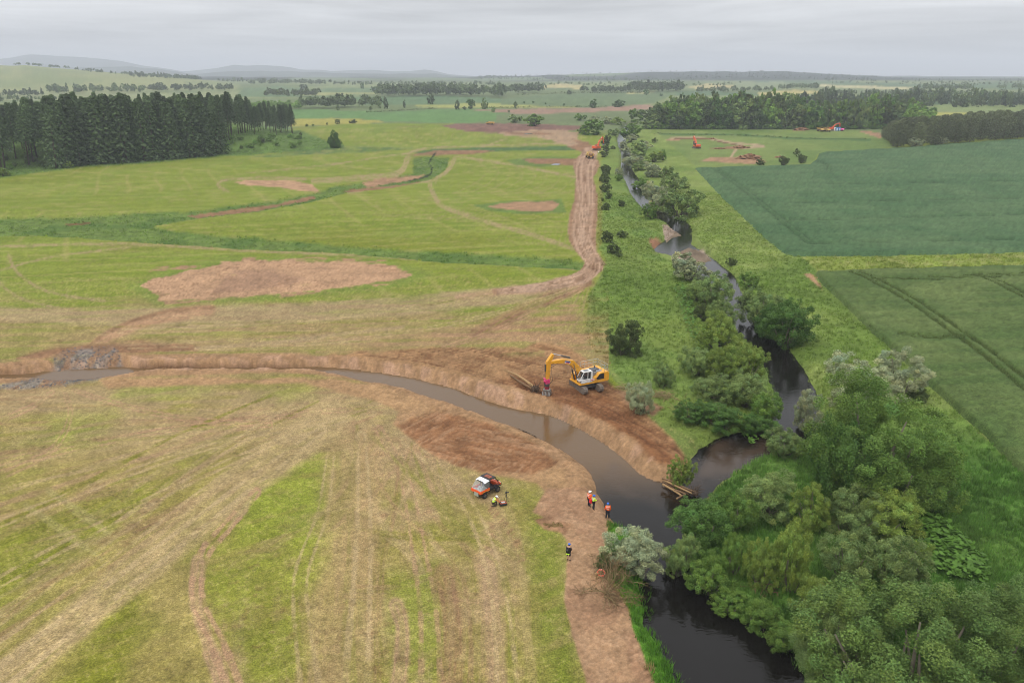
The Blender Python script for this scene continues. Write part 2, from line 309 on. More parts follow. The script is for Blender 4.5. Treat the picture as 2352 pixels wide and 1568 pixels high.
# --- river corridor: long grass on both banks
paint(band([(1385, 345), (1372, 560), (1392, 604), (1352, 680), (1340, 800), (1400, 860), (1600, 1090), (1500, 1300), (1600, 1700), (2900, 1700), (2900, 600), (1850, 600), (1600, 390), (1480, 296), (1400, 300)], 2, 3, 90), alb(128, 146, 76), .2, n_lo)
cor_l = band([(1385, 352), (1378, 400), (1374, 470), (1372, 560), (1392, 602), (1385, 630), (1352, 680), (1345, 760), (1362, 810), (1420, 860), (1500, 960), (1600, 1010), (1760, 1010), (1830, 960), (1800, 820), (1720, 760), (1600, 640), (1500, 580), (1560, 530), (1480, 480), (1420, 380), (1430, 300), (1400, 300)], 3, 4, 90)
cor_r = band([(1440, 290), (1500, 296), (1560, 350), (1600, 390), (1700, 490), (1800, 582), (1880, 588), (2400, 575), (2900, 570), (2900, 612), (2352, 618), (2000, 628), (1878, 635), (1990, 750), (2120, 872), (2330, 1068), (2600, 1300), (2600, 2300), (1900, 2300), (1850, 1660), (1815, 1570), (1690, 1450), (1575, 1330), (1552, 1260), (1600, 1145), (1760, 1035), (1850, 1000), (1840, 850), (1700, 650), (1560, 500), (1460, 400)], 2, 3, 90)
cor = np.maximum(cor_l, cor_r)
paint(cor, RANK2, .18, n_lo); setmask(rank, cor)
paint(cor_l * sst(.42, .65, n_lo), alb(118, 144, 72), .2); paint(cor_r * sst(.45, .66, fbm(X / 5, Y / 5, 15, 3)), alb(142, 160, 86), .15)
paint(cor * sst(.55, .7, n_big), alb(112, 138, 62), .2)
stripg = band([(1840, 590), (2352, 579), (2900, 572), (2900, 606), (2352, 612), (1880, 626)], 2, 3); paint(stripg, alb(138, 156, 70), .25, n_lo); paint(stripg * sst(.5, .65, n_mid), alb(152, 160, 92))
lownear = sst(880, 1080, SY) * cor_r; paint(lownear * .85, alb(84, 128, 52), .3); paint(lownear * sst(.45, .7, n_lo) * .8, alb(108, 144, 66), .2)
# --- the haul road and worked ground
T = lf * sst(640, 735, SY) * (SX < 1460)
fan = fbm((SX - 1345) / np.maximum(np.abs(SY - 620), 20) * 3.0, np.hypot(SX - 1345, SY - 620) / 300, 7, 3)
wk = fbm((X * .99 + Y * .12) / 14, (Y * .99 - X * .12) / 1.3, 17, 3)
paint(T * sst(.36, .62, wk * .6 + n_lo * .4) * .75, alb(164, 150, 98), .15)
paint(T * sst(.5, .72, n_lo * .5 + wk * .5) * .6, alb(156, 134, 92)); paint(T * sst(.62, .8, n_mid * .5 + wk * .5) * .6, SOIL2)
paint(T * sst(700, 760, SY) * (.35 + .35 * sst(.3, .6, wk)), alb(172, 150, 104), .12)
paint(T * band([(820, 790), (980, 765), (1150, 740), (1330, 690), (1345, 800), (1250, 800), (1000, 800), (820, 815)], 20, 16) * (.3 + .6 * sst(.38, .6, wk * .6 + n_lo * .4)), alb(172, 138, 104), .14)
tb = band([(1330, 640), (1200, 657), (1000, 673), (800, 690), (600, 700), (400, 708), (200, 712), (-100, 700), (-100, 730), (200, 745), (450, 756), (700, 738), (900, 724), (1060, 712), (1220, 690), (1345, 660)], 6, 6)
paint(tb * (.55 + .45 * sst(.3, .6, wk)), TAN, .12); paint(tb * sst(.52, .72, wk) * .7, TAN2)
m, d, s = stroke([(1350, 648), (1290, 672), (1220, 703), (1150, 738), (1095, 765)], 13, 7, 6); paint(m * (.5 + .5 * sst(.35, .6, fbm(s / 60, d / 4, 9, 2))), SOIL2, .2); setmask(soil, m, .8)
m, d, s = stroke([(1345, 655), (1330, 700), (1300, 760), (1270, 800)], 16, 12, 8); paint(m * .5 * sst(.4, .6, fbm(s / 60, d / 4, 19, 2)), alb(168, 142, 108)); 
m, d, s = stroke([(1335, 650), (1240, 665), (1150, 672), (1050, 684)], 8, 4, 3); paint(m * .85, alb(190, 158, 126), .15); setmask(soil, m, .8)
for q in range(26):                                   # wheel marks fanning out from the bend in the road
    e = np.array([(q * 37 % 100) / 100, (q * 61 % 100) / 100]); ex, ey = (430 + 830 * e[0], 728 + 78 * e[1]) if q % 2 else (1000 + 300 * e[0], 700 + 90 * e[1])
    m, d, s = stroke([(1330, 648), (.5 * (1330 + ex), .5 * (648 + ey) - 12), (ex, ey)], 1.6, 1.2, 1.5); paint(m * .4 * sst(.3, .6, fbm(s / 60, d, q, 2)), TAN2 if q % 3 else OLIVE)
road = band([(1345, 340), (1330, 358), (1318, 372), (1316, 382), (1323, 408), (1320, 454), (1307, 507), (1305, 548), (1322, 577), (1343, 601), (1336, 618), (1312, 631), (1262, 644), (1202, 656), (1130, 665), (1135, 676), (1220, 672), (1290, 662), (1347, 651), (1369, 634), (1385, 620), (1388, 602), (1371, 577), (1368, 548), (1371, 507), (1373, 454), (1363, 408), (1378, 379), (1370, 362), (1375, 340)], 2, 2.2)
rd, rs = pdist(smooth_line([(1358, 345), (1345, 378), (1342, 410), (1346, 454), (1339, 507), (1337, 548), (1350, 580), (1364, 605), (1350, 630), (1290, 652), (1160, 668)], 4), SX, SY, 90)
paint(road, alb(168, 138, 112), .12); paint(road * sst(.35, .65, fbm(rs / 55, rd / 2.2 + 40, 29, 3)), alb(194, 164, 138), .1); paint(road * sst(15, 27, rd) * .7, SOIL2, .2)
paint(road * sst(.6, .72, fbm(rs / 14, rd / 2.5, 39, 3)) * .6, SOILD); setmask(soil, road, .9); rank *= (1 - road)
eb = band([(1374, 400), (1384, 400), (1382, 560), (1370, 575)], 2, 2); paint(eb * .6, alb(150, 146, 78))
# the large scrape
ring = band([(300, 660), (380, 618), (520, 588), (860, 592), (990, 630), (940, 655), (760, 678), (600, 692), (360, 700)], 12, 8); paint(ring * .7, alb(126, 146, 64), .15)
scr = bare([(328, 656), (350, 641), (400, 626), (470, 612), (525, 600), (560, 598), (700, 600), (850, 603), (880, 606), (905, 616), (946, 631), (932, 640), (880, 646), (800, 657), (740, 664), (640, 676), (560, 681), (430, 688), (366, 688), (392, 676), (352, 669)], SOILP, 1.6, 7, .12)
paint(scr * band([(515, 640), (545, 622), (620, 618), (700, 640), (660, 655), (560, 670), (480, 675)], 4, 5), alb(176, 142, 114), .1)
crk = np.abs(fbm(X / 3.2, Y / 2.0, 57, 3) - .5)
paint(scr * (1 - sst(.004, .03, crk)) * sst(.45, .55, n_lo) * .8, SOIL2)
m = band([(310, 640), (360, 615), (560, 590), (880, 596), (960, 630), (880, 655), (640, 685), (380, 698)], 3, 4); paint(m * (1 - scr) * sst(.58, .66, fbm(X / 3.5, Y / 2.2, 47, 3)), SOIL, .1)
# tracks down to the ford, and the grey stone of the ford
m, d, s = stroke([(480, 712), (400, 722), (320, 742), (255, 772), (205, 805)], 15, 6, 5); paint(m * (.6 + .4 * sst(.35, .6, fbm(s / 50, d / 4, 27, 2))), alb(186, 150, 116), .15); setmask(soil, m, .9)
m, d, s = stroke([(490, 706), (400, 712), (310, 735), (240, 768), (190, 805)], 4.5, 3, 3); paint(m * .8, SOIL2, .3); setmask(soil, m, .8)
bare([(35, 818), (110, 800), (200, 795), (330, 780), (460, 795), (450, 806), (300, 812), (200, 820), (40, 826)], SOIL2, 4, 7)
bare([(-200, 905), (20, 905), (120, 893), (250, 884), (300, 905), (250, 935), (170, 945), (60, 940), (-200, 960)], alb(180, 148, 116), 6, 9, .2)
bare([(110, 915), (160, 903), (195, 912), (175, 935), (150, 945), (125, 930)], SOILD, 3, 5)
# lower left field: dry streaks, green patches, wheelings
L = sst(868, 905, SY) * (SX < 1345) * (Y < 130)
ra = fbm((X * .83 + Y * .55) / 16, (Y * .83 - X * .55) / 1.1, 37, 3)
paint(L, alb(160, 150, 82), .12)
paint(L * sst(.3, .66, ra * .5 + n_lo * .5) * .62, alb(170, 154, 98), .14)
paint(L * sst(.5, .72, fbm(X / 6, Y / 6, 97, 3)) * .42, alb(140, 146, 58))
top = L * (1 - sst(985, 1090, SY)); paint(top * sst(.22, .5, wk * .5 + n_lo * .5) * .85, alb(178, 156, 116), .12); paint(top * sst(.6, .75, wk) * .6, alb(162, 132, 98))
rt = L * sst(700, 900, SX) * sst(950, 1050, SY); paint(rt * sst(.38, .62, n_lo * .6 + n_mid * .4) * .7, alb(176, 150, 116), .15); paint(rt * sst(.62, .72, n_mid * .6 + n_lo * .4) * .6, SOIL2)
rs_ = random.Random(12)
def wheeling(line, w, c, a):
    P_ = smooth_line(line, 4); d, s = pdist(P_, SX, SY, 40); k = np.nonzero(d < 39)[0]; d, s = d[k], s[k]; w = w * np.clip((SY[k] - 700) / 450, .35, 2)
    m = (1 - sst(w * .65, w * 1.1, d + (n_lo[k] - .5) * w * 1.5 + (n_mid[k] - .5) * w)) * a * (.35 + .65 * sst(.35, .62, fbm(s / 40, d / 3, int(abs(line[0][0])) % 97, 2)))
    cc = np.asarray(c)[None] * (1 + .2 * (n_mid[k] - .5))[:, None]; col[k] = col[k] * (1 - m[:, None]) + cc * m[:, None]
WC = [alb(186, 164, 122), alb(180, 158, 108), alb(132, 132, 48), alb(164, 134, 100), alb(144, 146, 66), alb(194, 172, 128), alb(176, 146, 112)]
for q in range(34):                                   # sweeps that run off to the left
    yy = 900 + 640 * (q + rs_.random()) / 34; x0, y0 = rs_.uniform(620, 900), rs_.uniform(905, 985)
    wheeling([(x0, y0), (x0 * .66, y0 + (yy - y0) * .28), (x0 * .33, y0 + (yy - y0) * .62), (-40, yy)], rs_.uniform(3, 9), rs_.choice(WC), rs_.uniform(.45, .85))
for q in range(30):                                   # and those that come towards the bottom
    xx = 480 + 800 * (q + rs_.random()) / 30; x0, y0 = rs_.uniform(780, 1000), rs_.uniform(960, 1060); bx = rs_.uniform(-25, 25)
    wheeling([(x0, y0), (x0 * .6 + xx * .4 + bx, y0 + 170), (xx + bx, 1330), (xx, 1640)], rs_.uniform(3, 9), rs_.choice(WC), rs_.uniform(.3, .7))
for q in range(14):                                   # cross marks
    yy = rs_.uniform(1120, 1540); x0 = rs_.uniform(420, 900); wheeling([(x0, yy), (x0 + 130, yy + rs_.uniform(-14, 20)), (x0 + 300, yy + rs_.uniform(-20, 30))], rs_.uniform(3, 6), rs_.choice(WC), rs_.uniform(.3, .6))
for q in range(26):                                   # the strip between the road fan and the cut
    yy = rs_.uniform(745, 818); x0 = rs_.uniform(60, 700); wheeling([(x0, yy + 8), (x0 + 260, yy), (x0 + 560, yy - rs_.uniform(0, 24))], rs_.uniform(4, 9), rs_.choice(WC), rs_.uniform(.35, .7))
for p, c, w in [([(560, 1120), (640, 1040), (760, 985), (775, 1080), (770, 1170), (700, 1230), (560, 1235)], (140, 152, 58), 14), ([(-100, 1270), (120, 1180), (330, 1110), (520, 1010), (300, 1190), (150, 1300), (-100, 1440)], (134, 140, 48), 10),
               ([(130, 1560), (230, 1440), (310, 1340), (330, 1420), (290, 1568), (240, 1700), (80, 1700)], (130, 134, 44), 9), ([(450, 1290), (620, 1220), (740, 1290), (700, 1420), (690, 1568), (560, 1568), (500, 1400)], (142, 148, 60), 16),
               ([(890, 1310), (1020, 1290), (1040, 1568), (900, 1568)], (144, 152, 64), 12), ([(1180, 1130), (1250, 1150), (1300, 1230), (1310, 1400), (1360, 1620), (1250, 1620), (1220, 1300)], (130, 142, 54), 10),
               ([(290, 890), (420, 880), (480, 892), (400, 905), (280, 905)], (140, 156, 60), 7), ([(590, 890), (680, 878), (720, 900), (640, 915)], (144, 152, 66), 8), ([(120, 965), (260, 960), (240, 1010), (60, 1020)], (146, 152, 70), 9)]:
    paint(band(p, 36, w * 2.6) * .78 * (.3 + .7 * sst(.28, .55, n_mid * .35 + ra * .65)), alb(c[0] - 2, c[1] + 2, c[2] - 6), .16)
def dry(line, w, c=BEIGE, s_=.85, soft=None, wb=7):
    m, d, s = stroke(line, w, soft or w * .35, wb); paint(m * s_ * (.6 + .4 * sst(.3, .6, fbm(s / 70, d / (w * .25), 33, 3))), c, .14)
dry([(760, 960), (640, 1045), (530, 1130), (400, 1240), (230, 1380), (-80, 1640)], 44, alb(190, 168, 122), .92, 12)
dry([(400, 1260), (300, 1345), (180, 1450), (0, 1610)], 6, alb(150, 146, 86), .7); dry([(60, 1160), (140, 1215), (235, 1285)], 6, alb(176, 168, 110), .6); dry([(110, 1125), (190, 1180), (250, 1225)], 6, alb(176, 168, 110), .6)
dry([(790, 1050), (785, 1200), (770, 1400), (745, 1620)], 44, alb(180, 156, 110), .75, 36); dry([(848, 1010), (850, 1150), (845, 1300), (860, 1420)], 22, alb(186, 158, 114), .65, 16)
dry([(455, 1290), (450, 1390), (480, 1480), (520, 1600)], 17, alb(188, 158, 124), .9, 6); dry([(470, 1250), (462, 1290)], 6, alb(188, 160, 126)); dry([(575, 1150), (530, 1210)], 9, alb(182, 160, 120))
dry([(910, 1390), (925, 1450), (915, 1568), (900, 1640)], 18, alb(184, 154, 120), .9, 6); dry([(1020, 1320), (1040, 1440), (1035, 1640)], 24, alb(160, 124, 96), .75, 12); dry([(1120, 1280), (1130, 1400), (1150, 1640)], 20, alb(186, 158, 124), .7, 10)
dry([(1135, 1150), (1160, 1230), (1190, 1310)], 14, alb(176, 152, 112), .6); dry([(1165, 1170), (1195, 1260), (1205, 1400), (1230, 1620)], 9, alb(182, 164, 112), .5)
dry([(450, 800), (650, 783), (800, 765), (925, 752)], 4, alb(184, 160, 124), .8, 2, 2)
def wheel_pair(line, gap, w, c, a):                   # two crisp wheel marks side by side
    P_ = smooth_line(line, 5); d, s = pdist(P_, SX, SY, 60); k = np.nonzero(d < 59)[0]; d, s = d[k], s[k]; f = np.clip((SY[k] - 700) / 500, .25, 2)
    m = (1 - sst(w * f * .8, w * f * 1.15, np.abs(d - gap * f) + (n_mid[k] - .5) * w * f * 1.2)) * a * (.3 + .7 * sst(.3, .5, fbm(s / 25, d * 0, int(gap * 7), 2))); cc = np.asarray(c)[None] * (1 + .2 * (n_mid[k] - .5))[:, None]; col[k] = col[k] * (1 - m[:, None]) + cc * m[:, None]
PALE, PINK = alb(198, 176, 132), alb(190, 154, 122)
for ln_, gp_, w_, c_, a_ in [([(740, 985), (560, 1120), (330, 1300), (120, 1465), (-60, 1600)], 14, 5, PALE, .75), ([(800, 960), (620, 1020), (380, 1130), (150, 1250), (-60, 1370)], 9, 3.5, PALE, .6), ([(860, 950), (640, 985), (400, 1050), (180, 1130), (-60, 1225)], 8, 3, PALE, .6),
        ([(900, 930), (650, 955), (400, 985), (150, 1035), (-60, 1090)], 8, 3, PINK, .6), ([(830, 1000), (836, 1150), (832, 1320), (815, 1620)], 15, 5, PALE, .6), ([(870, 985), (930, 1100), (960, 1250), (985, 1420), (990, 1640)], 13, 4, PINK, .6), ([(930, 1010), (1040, 1110), (1110, 1230), (1150, 1400), (1170, 1640)], 13, 4, PALE, .6),
        ([(560, 1640), (500, 1480), (455, 1380), (465, 1280), (530, 1200), (590, 1130)], 9, 5, PINK, .75), ([(760, 1040), (740, 1180), (690, 1330), (700, 1480), (720, 1640)], 12, 3.5, PALE, .5), ([(170, 895), (260, 925), (420, 960), (620, 975)], 9, 4, PINK, .7), ([(120, 900), (60, 940), (-60, 985)], 10, 5, PINK, .7), ([(150, 905), (160, 960), (110, 1040), (-60, 1120)], 9, 4, PINK, .5),
        ([(1330, 660), (1150, 715), (950, 760), (700, 790), (450, 802)], 12, 5, PALE, .6), ([(1335, 665), (1220, 720), (1120, 765), (1010, 800)], 13, 6, PINK, .7), ([(1300, 800), (1180, 775), (1000, 770), (760, 778)], 12, 5, PINK, .5)]: wheel_pair(ln_, gp_, w_, c_, a_)
m, d, s = stroke([(1130, 1170), (1180, 1230), (1200, 1290)], 9, 3, 3); paint(m * sst(.45, .6, fbm(s / 2.2, d / 30, 5, 1)) * .7, SOIL2)
# --- soil along the new channel and the site
SITE_N = [(-200, 838), (0, 832), (100, 828), (250, 823), (450, 824), (700, 818), (760, 812), (900, 800), (1020, 792), (1120, 797), (1200, 800), (1240, 790), (1300, 800), (1345, 820), (1400, 880), (1435, 905), (1480, 940), (1540, 1000), (1580, 1040), (1602, 1085), (1570, 1125), (1520, 1140), (1400, 1080), (1250, 985), (1100, 945), (900, 880), (700, 850), (-200, 872)]
sn = bare(SITE_N, alb(176, 140, 100), 4, 7, .16)
paint(sn * sst(-10, 40, sdist([(1230, 850), (1400, 870), (1480, 940), (1560, 1010), (1590, 1080), (1540, 1105), (1440, 1080), (1330, 1000), (1200, 920), (1120, 880)], SX, SY, 60) + (n_lo - .5) * 30), alb(148, 104, 70), .2)
paint(sn * sst(.52, .66, n_lo * .55 + wk * .45) * (SX < 1250) * (SY < 830) * .8, alb(150, 142, 84), .15)
ss_ = bare([(230, 873), (460, 866), (700, 862), (780, 866), (900, 889), (1050, 930), (1200, 978), (1310, 1036), (1380, 1105), (1410, 1160), (1405, 1195), (1300, 1165), (1230, 1110), (1130, 1092), (1050, 1070), (990, 1035), (940, 1003), (900, 975), (915, 945), (870, 922), (780, 902), (700, 884), (450, 884), (250, 890)], alb(184, 150, 110), 5, 8, .14)
paint(ss_ * band([(905, 975), (1000, 945), (1120, 965), (1230, 1010), (1290, 1060), (1220, 1090), (1130, 1090), (1050, 1068), (960, 1015)], 8, 12), alb(158, 116, 82), .25)
SHELF = [(1215, 1175), (1260, 1120), (1385, 1120), (1412, 1185), (1395, 1215), (1388, 1262), (1372, 1290), (1392, 1330), (1440, 1395), (1468, 1445), (1482, 1505), (1515, 1590), (1545, 1760), (1400, 1760), (1345, 1568), (1312, 1440), (1297, 1380), (1303, 1290), (1306, 1250), (1280, 1205)]
sh = bare(SHELF, alb(182, 148, 114), 4, 7, .1)
paint(sh * sst(.6, .7, n_mid * .6 + n_hi * .4) * .6, SOIL2); 
bare([(1220, 1190), (1260, 1180), (1310, 1205), (1300, 1225), (1250, 1215)], SOIL2, 3, 5, .4); bare([(1605, 1120), (1645, 1115), (1642, 1135), (1600, 1146)], SOIL2, 3, 4)
bare([(1400, 885), (1470, 905), (1530, 935), (1500, 960), (1440, 925)], alb(160, 128, 98), 4, 8, .3, .6)
bare([(1846, 628), (1862, 628), (1885, 655), (1890, 668), (1870, 650)], SOIL, 1.5, 2)
csoil = sst(-4.6, -3.4, sd_c + (n_lo - .5) * 2.5 + (n_mid - .5)); paint(csoil, alb(176, 142, 106), .14); setmask(soil, csoil)
# grey stone at the ford
fd = band([(112, 848), (122, 822), (155, 806), (262, 801), (284, 838), (255, 852), (215, 876), (110, 889), (40, 894), (-20, 890), (50, 872), (108, 858)], 5, 7)
paint(fd * .85, alb(140, 134, 128), .3, n_hi); paint(fd * sst(.46, .6, fbm(X / 1.6, Y / 5, 67, 2)) * .8, SOIL2); soil[:] = soil * (1 - fd * .4)
# gravel bars in the river
BARS = ([(1520, 514), (1545, 516), (1572, 534), (1545, 540), (1530, 552), (1522, 530)], [(1540, 578), (1582, 558), (1615, 566), (1640, 590), (1600, 600), (1545, 596)], [(1520, 496), (1550, 501), (1560, 505), (1530, 500)], [(1500, 1118), (1560, 1128), (1590, 1150), (1570, 1160), (1530, 1148)])
for p in BARS:
    bare(p, alb(176, 158, 142), 1.5, 2, .2, .5)
bare([(1488, 548), (1520, 549), (1530, 556), (1508, 570), (1492, 560)], alb(160, 120, 92), 1.5, 2, .3)

# --- heights: banks, beds, ruts
Z = Z + near * ((n_lo - .5) * .22 + (n_mid - .5) * .10 * (1 + soil)) + near * (n_hi - .5) * .05 * (1 + 1.5 * soil)
bank = 1 - sst(0.0, 2.6 + 1.2 * (n_big - .5), -sd_r + wob * .35)
bwid = 1.3 + 1.7 * sst(620, 880, SX) + 3.2 * sst(60, 130, SX) * (1 - sst(280, 330, SX))
bankc = 1 - sst(0.05, bwid, -sd_c + wob * .3 + (n_lo - .5) * bwid * .7)
Z = Z - dit * .5 * near
# spoil bund on the north side of the cut and swept ribs on its face
bund = np.exp(-((-sd_c - 4.2) / 1.3) ** 2) * sn * (SX > 480)
Z = Z + .22 * bund * sst(480, 800, SX)
cd, cs = pdist(np.array(wl(CH_N)), X, Y, 40)
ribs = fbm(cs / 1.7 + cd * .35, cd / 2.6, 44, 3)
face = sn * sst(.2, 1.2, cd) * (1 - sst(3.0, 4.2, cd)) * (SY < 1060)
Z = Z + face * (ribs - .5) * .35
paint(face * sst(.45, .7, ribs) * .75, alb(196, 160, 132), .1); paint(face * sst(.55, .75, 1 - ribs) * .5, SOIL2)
lane = np.abs(((cd - 4.4) / 1.05) % 1.0 - .5); pr = .5 + .5 * np.sin(cs * 2 * np.pi / .42 + 1.6 * np.sign(((cd - 4.4) / 1.05) % 2 - 1))
rut = sn * sst(4.4, 5.2, cd) * (1 - sst(17, 22, cd)) * (SX > 900) * sst(.3, .55, fbm(cs / 14, cd / 3, 48, 2) + .1)
Z = Z - rut * (.10 * sst(.15, .3, lane) + .06 * pr * sst(.15, .3, lane)); paint(rut * sst(.15, .32, lane) * (.25 + .4 * pr), alb(112, 78, 56))
dpt = ss_ * band([(890, 965), (1000, 935), (1120, 955), (1240, 1005), (1310, 1060), (1220, 1100), (1130, 1100), (1040, 1075), (940, 1020)], 10, 12)
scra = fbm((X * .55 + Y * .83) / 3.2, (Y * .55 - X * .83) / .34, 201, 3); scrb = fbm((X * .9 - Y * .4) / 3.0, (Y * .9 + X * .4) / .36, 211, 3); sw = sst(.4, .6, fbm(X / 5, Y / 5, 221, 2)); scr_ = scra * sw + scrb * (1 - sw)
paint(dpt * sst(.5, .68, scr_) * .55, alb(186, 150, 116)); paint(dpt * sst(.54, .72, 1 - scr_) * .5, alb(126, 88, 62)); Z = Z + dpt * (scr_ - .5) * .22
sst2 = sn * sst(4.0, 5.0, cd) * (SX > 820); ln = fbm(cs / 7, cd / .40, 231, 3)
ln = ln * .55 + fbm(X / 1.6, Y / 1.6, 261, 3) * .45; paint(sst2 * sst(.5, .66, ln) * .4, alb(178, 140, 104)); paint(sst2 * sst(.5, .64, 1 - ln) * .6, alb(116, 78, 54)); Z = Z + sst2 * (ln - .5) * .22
paint(sh * sst(.48, .66, fbm(X / 2.6, Y / 3.4, 241, 3)) * .45, alb(164, 126, 100)); paint(sh * sst(.55, .7, fbm(X / 1.1, Y / 1.1, 251, 3)) * .4, alb(200, 166, 132))
dist_s = ss_ * sst(.4, .6, n_lo); Z = Z + dist_s * (fbm((X + Y) / 3.0, (Y - X) / .55, 49, 3) - .5) * .35
BED = WZ - .5
wet = np.maximum(bank, bankc)
Z = Z * (1 - wet) + wet * (BED + (n_mid - .5) * .2)
for p_ in BARS:
    bm_ = sst(-2, 3, sdist(p_, SX, SY, 60)) * (SY < 700); Z = np.where(bm_ > .05, np.maximum(Z, BED + bm_ * (.62 + .12 * (n_mid - .5))), Z)
# bank colours: wet soil lip beside the water, grass above it on the river
lip = sst(-.9, -.1, sd_c) * (1 - sst(-.05, .3, sd_c)); paint(lip * .85, alb(98, 70, 52), .2)
lipr = sst(-.7, -.1, sd_r); setmask(soil, lipr * .5, 1); paint(lipr * .6, alb(92, 80, 52), .3)
gl = band([(1396, 1190), (1430, 1196), (1472, 1222), (1492, 1262), (1488, 1310), (1500, 1362), (1512, 1430), (1552, 1505), (1584, 1568), (1618, 1650), (1656, 1760), (1545, 1760), (1508, 1575), (1488, 1530), (1470, 1478), (1454, 1440), (1448, 1395), (1420, 1350), (1385, 1290), (1392, 1262), (1398, 1225)], 3, 4)
paint(gl, BRIGHT, .3); setmask(rank, gl); soil[:] = soil * (1 - gl)
# straw and stems lying in the cut grass
nearf = (Y < 170) * (1 - cor) * (1 - gl)
stw = fbm((X * .8 + Y * .6) / .9, (Y * .8 - X * .6) / .16, 141, 2) * .5 + fbm((X * .7 - Y * .7) / .8, (Y * .7 + X * .7) / .18, 151, 2) * .5
col *= (1 + .55 * (stw - .5) * nearf * (1 - .4 * soil))[:, None]
paint(nearf * (1 - soil) * sst(.58, .7, stw) * .35, alb(186, 170, 116)); paint(nearf * (1 - soil) * sst(.70, .76, fbm(X / 1.1, Y / .8, 161, 3)) * sst(.56, .62, fbm(X / 11, Y / 9, 171, 2)) * .35, alb(124, 96, 68))
# fine overall variation of every surface
crumb = fbm(X / .30, Y / .30, 181, 3); Z = Z + near * soil * (1 - wet) * (crumb - .5) * .16
col *= (1 + soil * .5 * (crumb - .5) * (Y < 200) + .26 * (n_mid - .5) + .42 * (n_hi - .5) * (Y < 260))[:, None]
col *= (1 + .12 * (n_lo - .5))[:, None]
SX, SY = to_sheet(X, Y, Z)

def new_mesh(name, V, F, colr=None, smooth=False, extra=None):
    me = bpy.data.meshes.new(name); V = np.asarray(V, np.float32); F = np.asarray(F, np.int32); k = F.shape[1]
    me.vertices.add(len(V)); me.vertices.foreach_set('co', V.ravel())
    me.loops.add(F.size); me.loops.foreach_set('vertex_index', F.ravel())
    me.polygons.add(len(F)); me.polygons.foreach_set('loop_start', np.arange(0, F.size, k, dtype=np.int32))
    if smooth: me.polygons.foreach_set('use_smooth', np.ones(len(F), bool))
    if colr is not None:
        a = me.attributes.new('tint', 'FLOAT_COLOR', 'POINT'); c = np.ones((len(V), 4), np.float32); c[:, :colr.shape[1]] = colr; a.data.foreach_set('color', c.ravel())
    for n_, v_ in (extra or {}).items():
        a = me.attributes.new(n_, 'FLOAT', 'POINT'); a.data.foreach_set('value', np.asarray(v_, np.float32))
    me.update(); me.validate(verbose=False)
    return me
def link(name, me, parent=None):
    o = bpy.data.objects.new(name, me); COL.objects.link(o)
    if parent is not None: o.parent = parent
    return o
def tag(o, label=None, cat=None, group=None, kind=None):
    if label: o['label'] = label
    if cat: o['category'] = cat
    if group: o['group'] = group
    if kind: o['kind'] = kind
    return o
def empty(name, loc=(0, 0, 0), rz=0.0):
    o = bpy.data.objects.new(name, None); COL.objects.link(o); o.location = loc; o.rotation_euler = (0, 0, rz); o.empty_display_size = .3
    return o

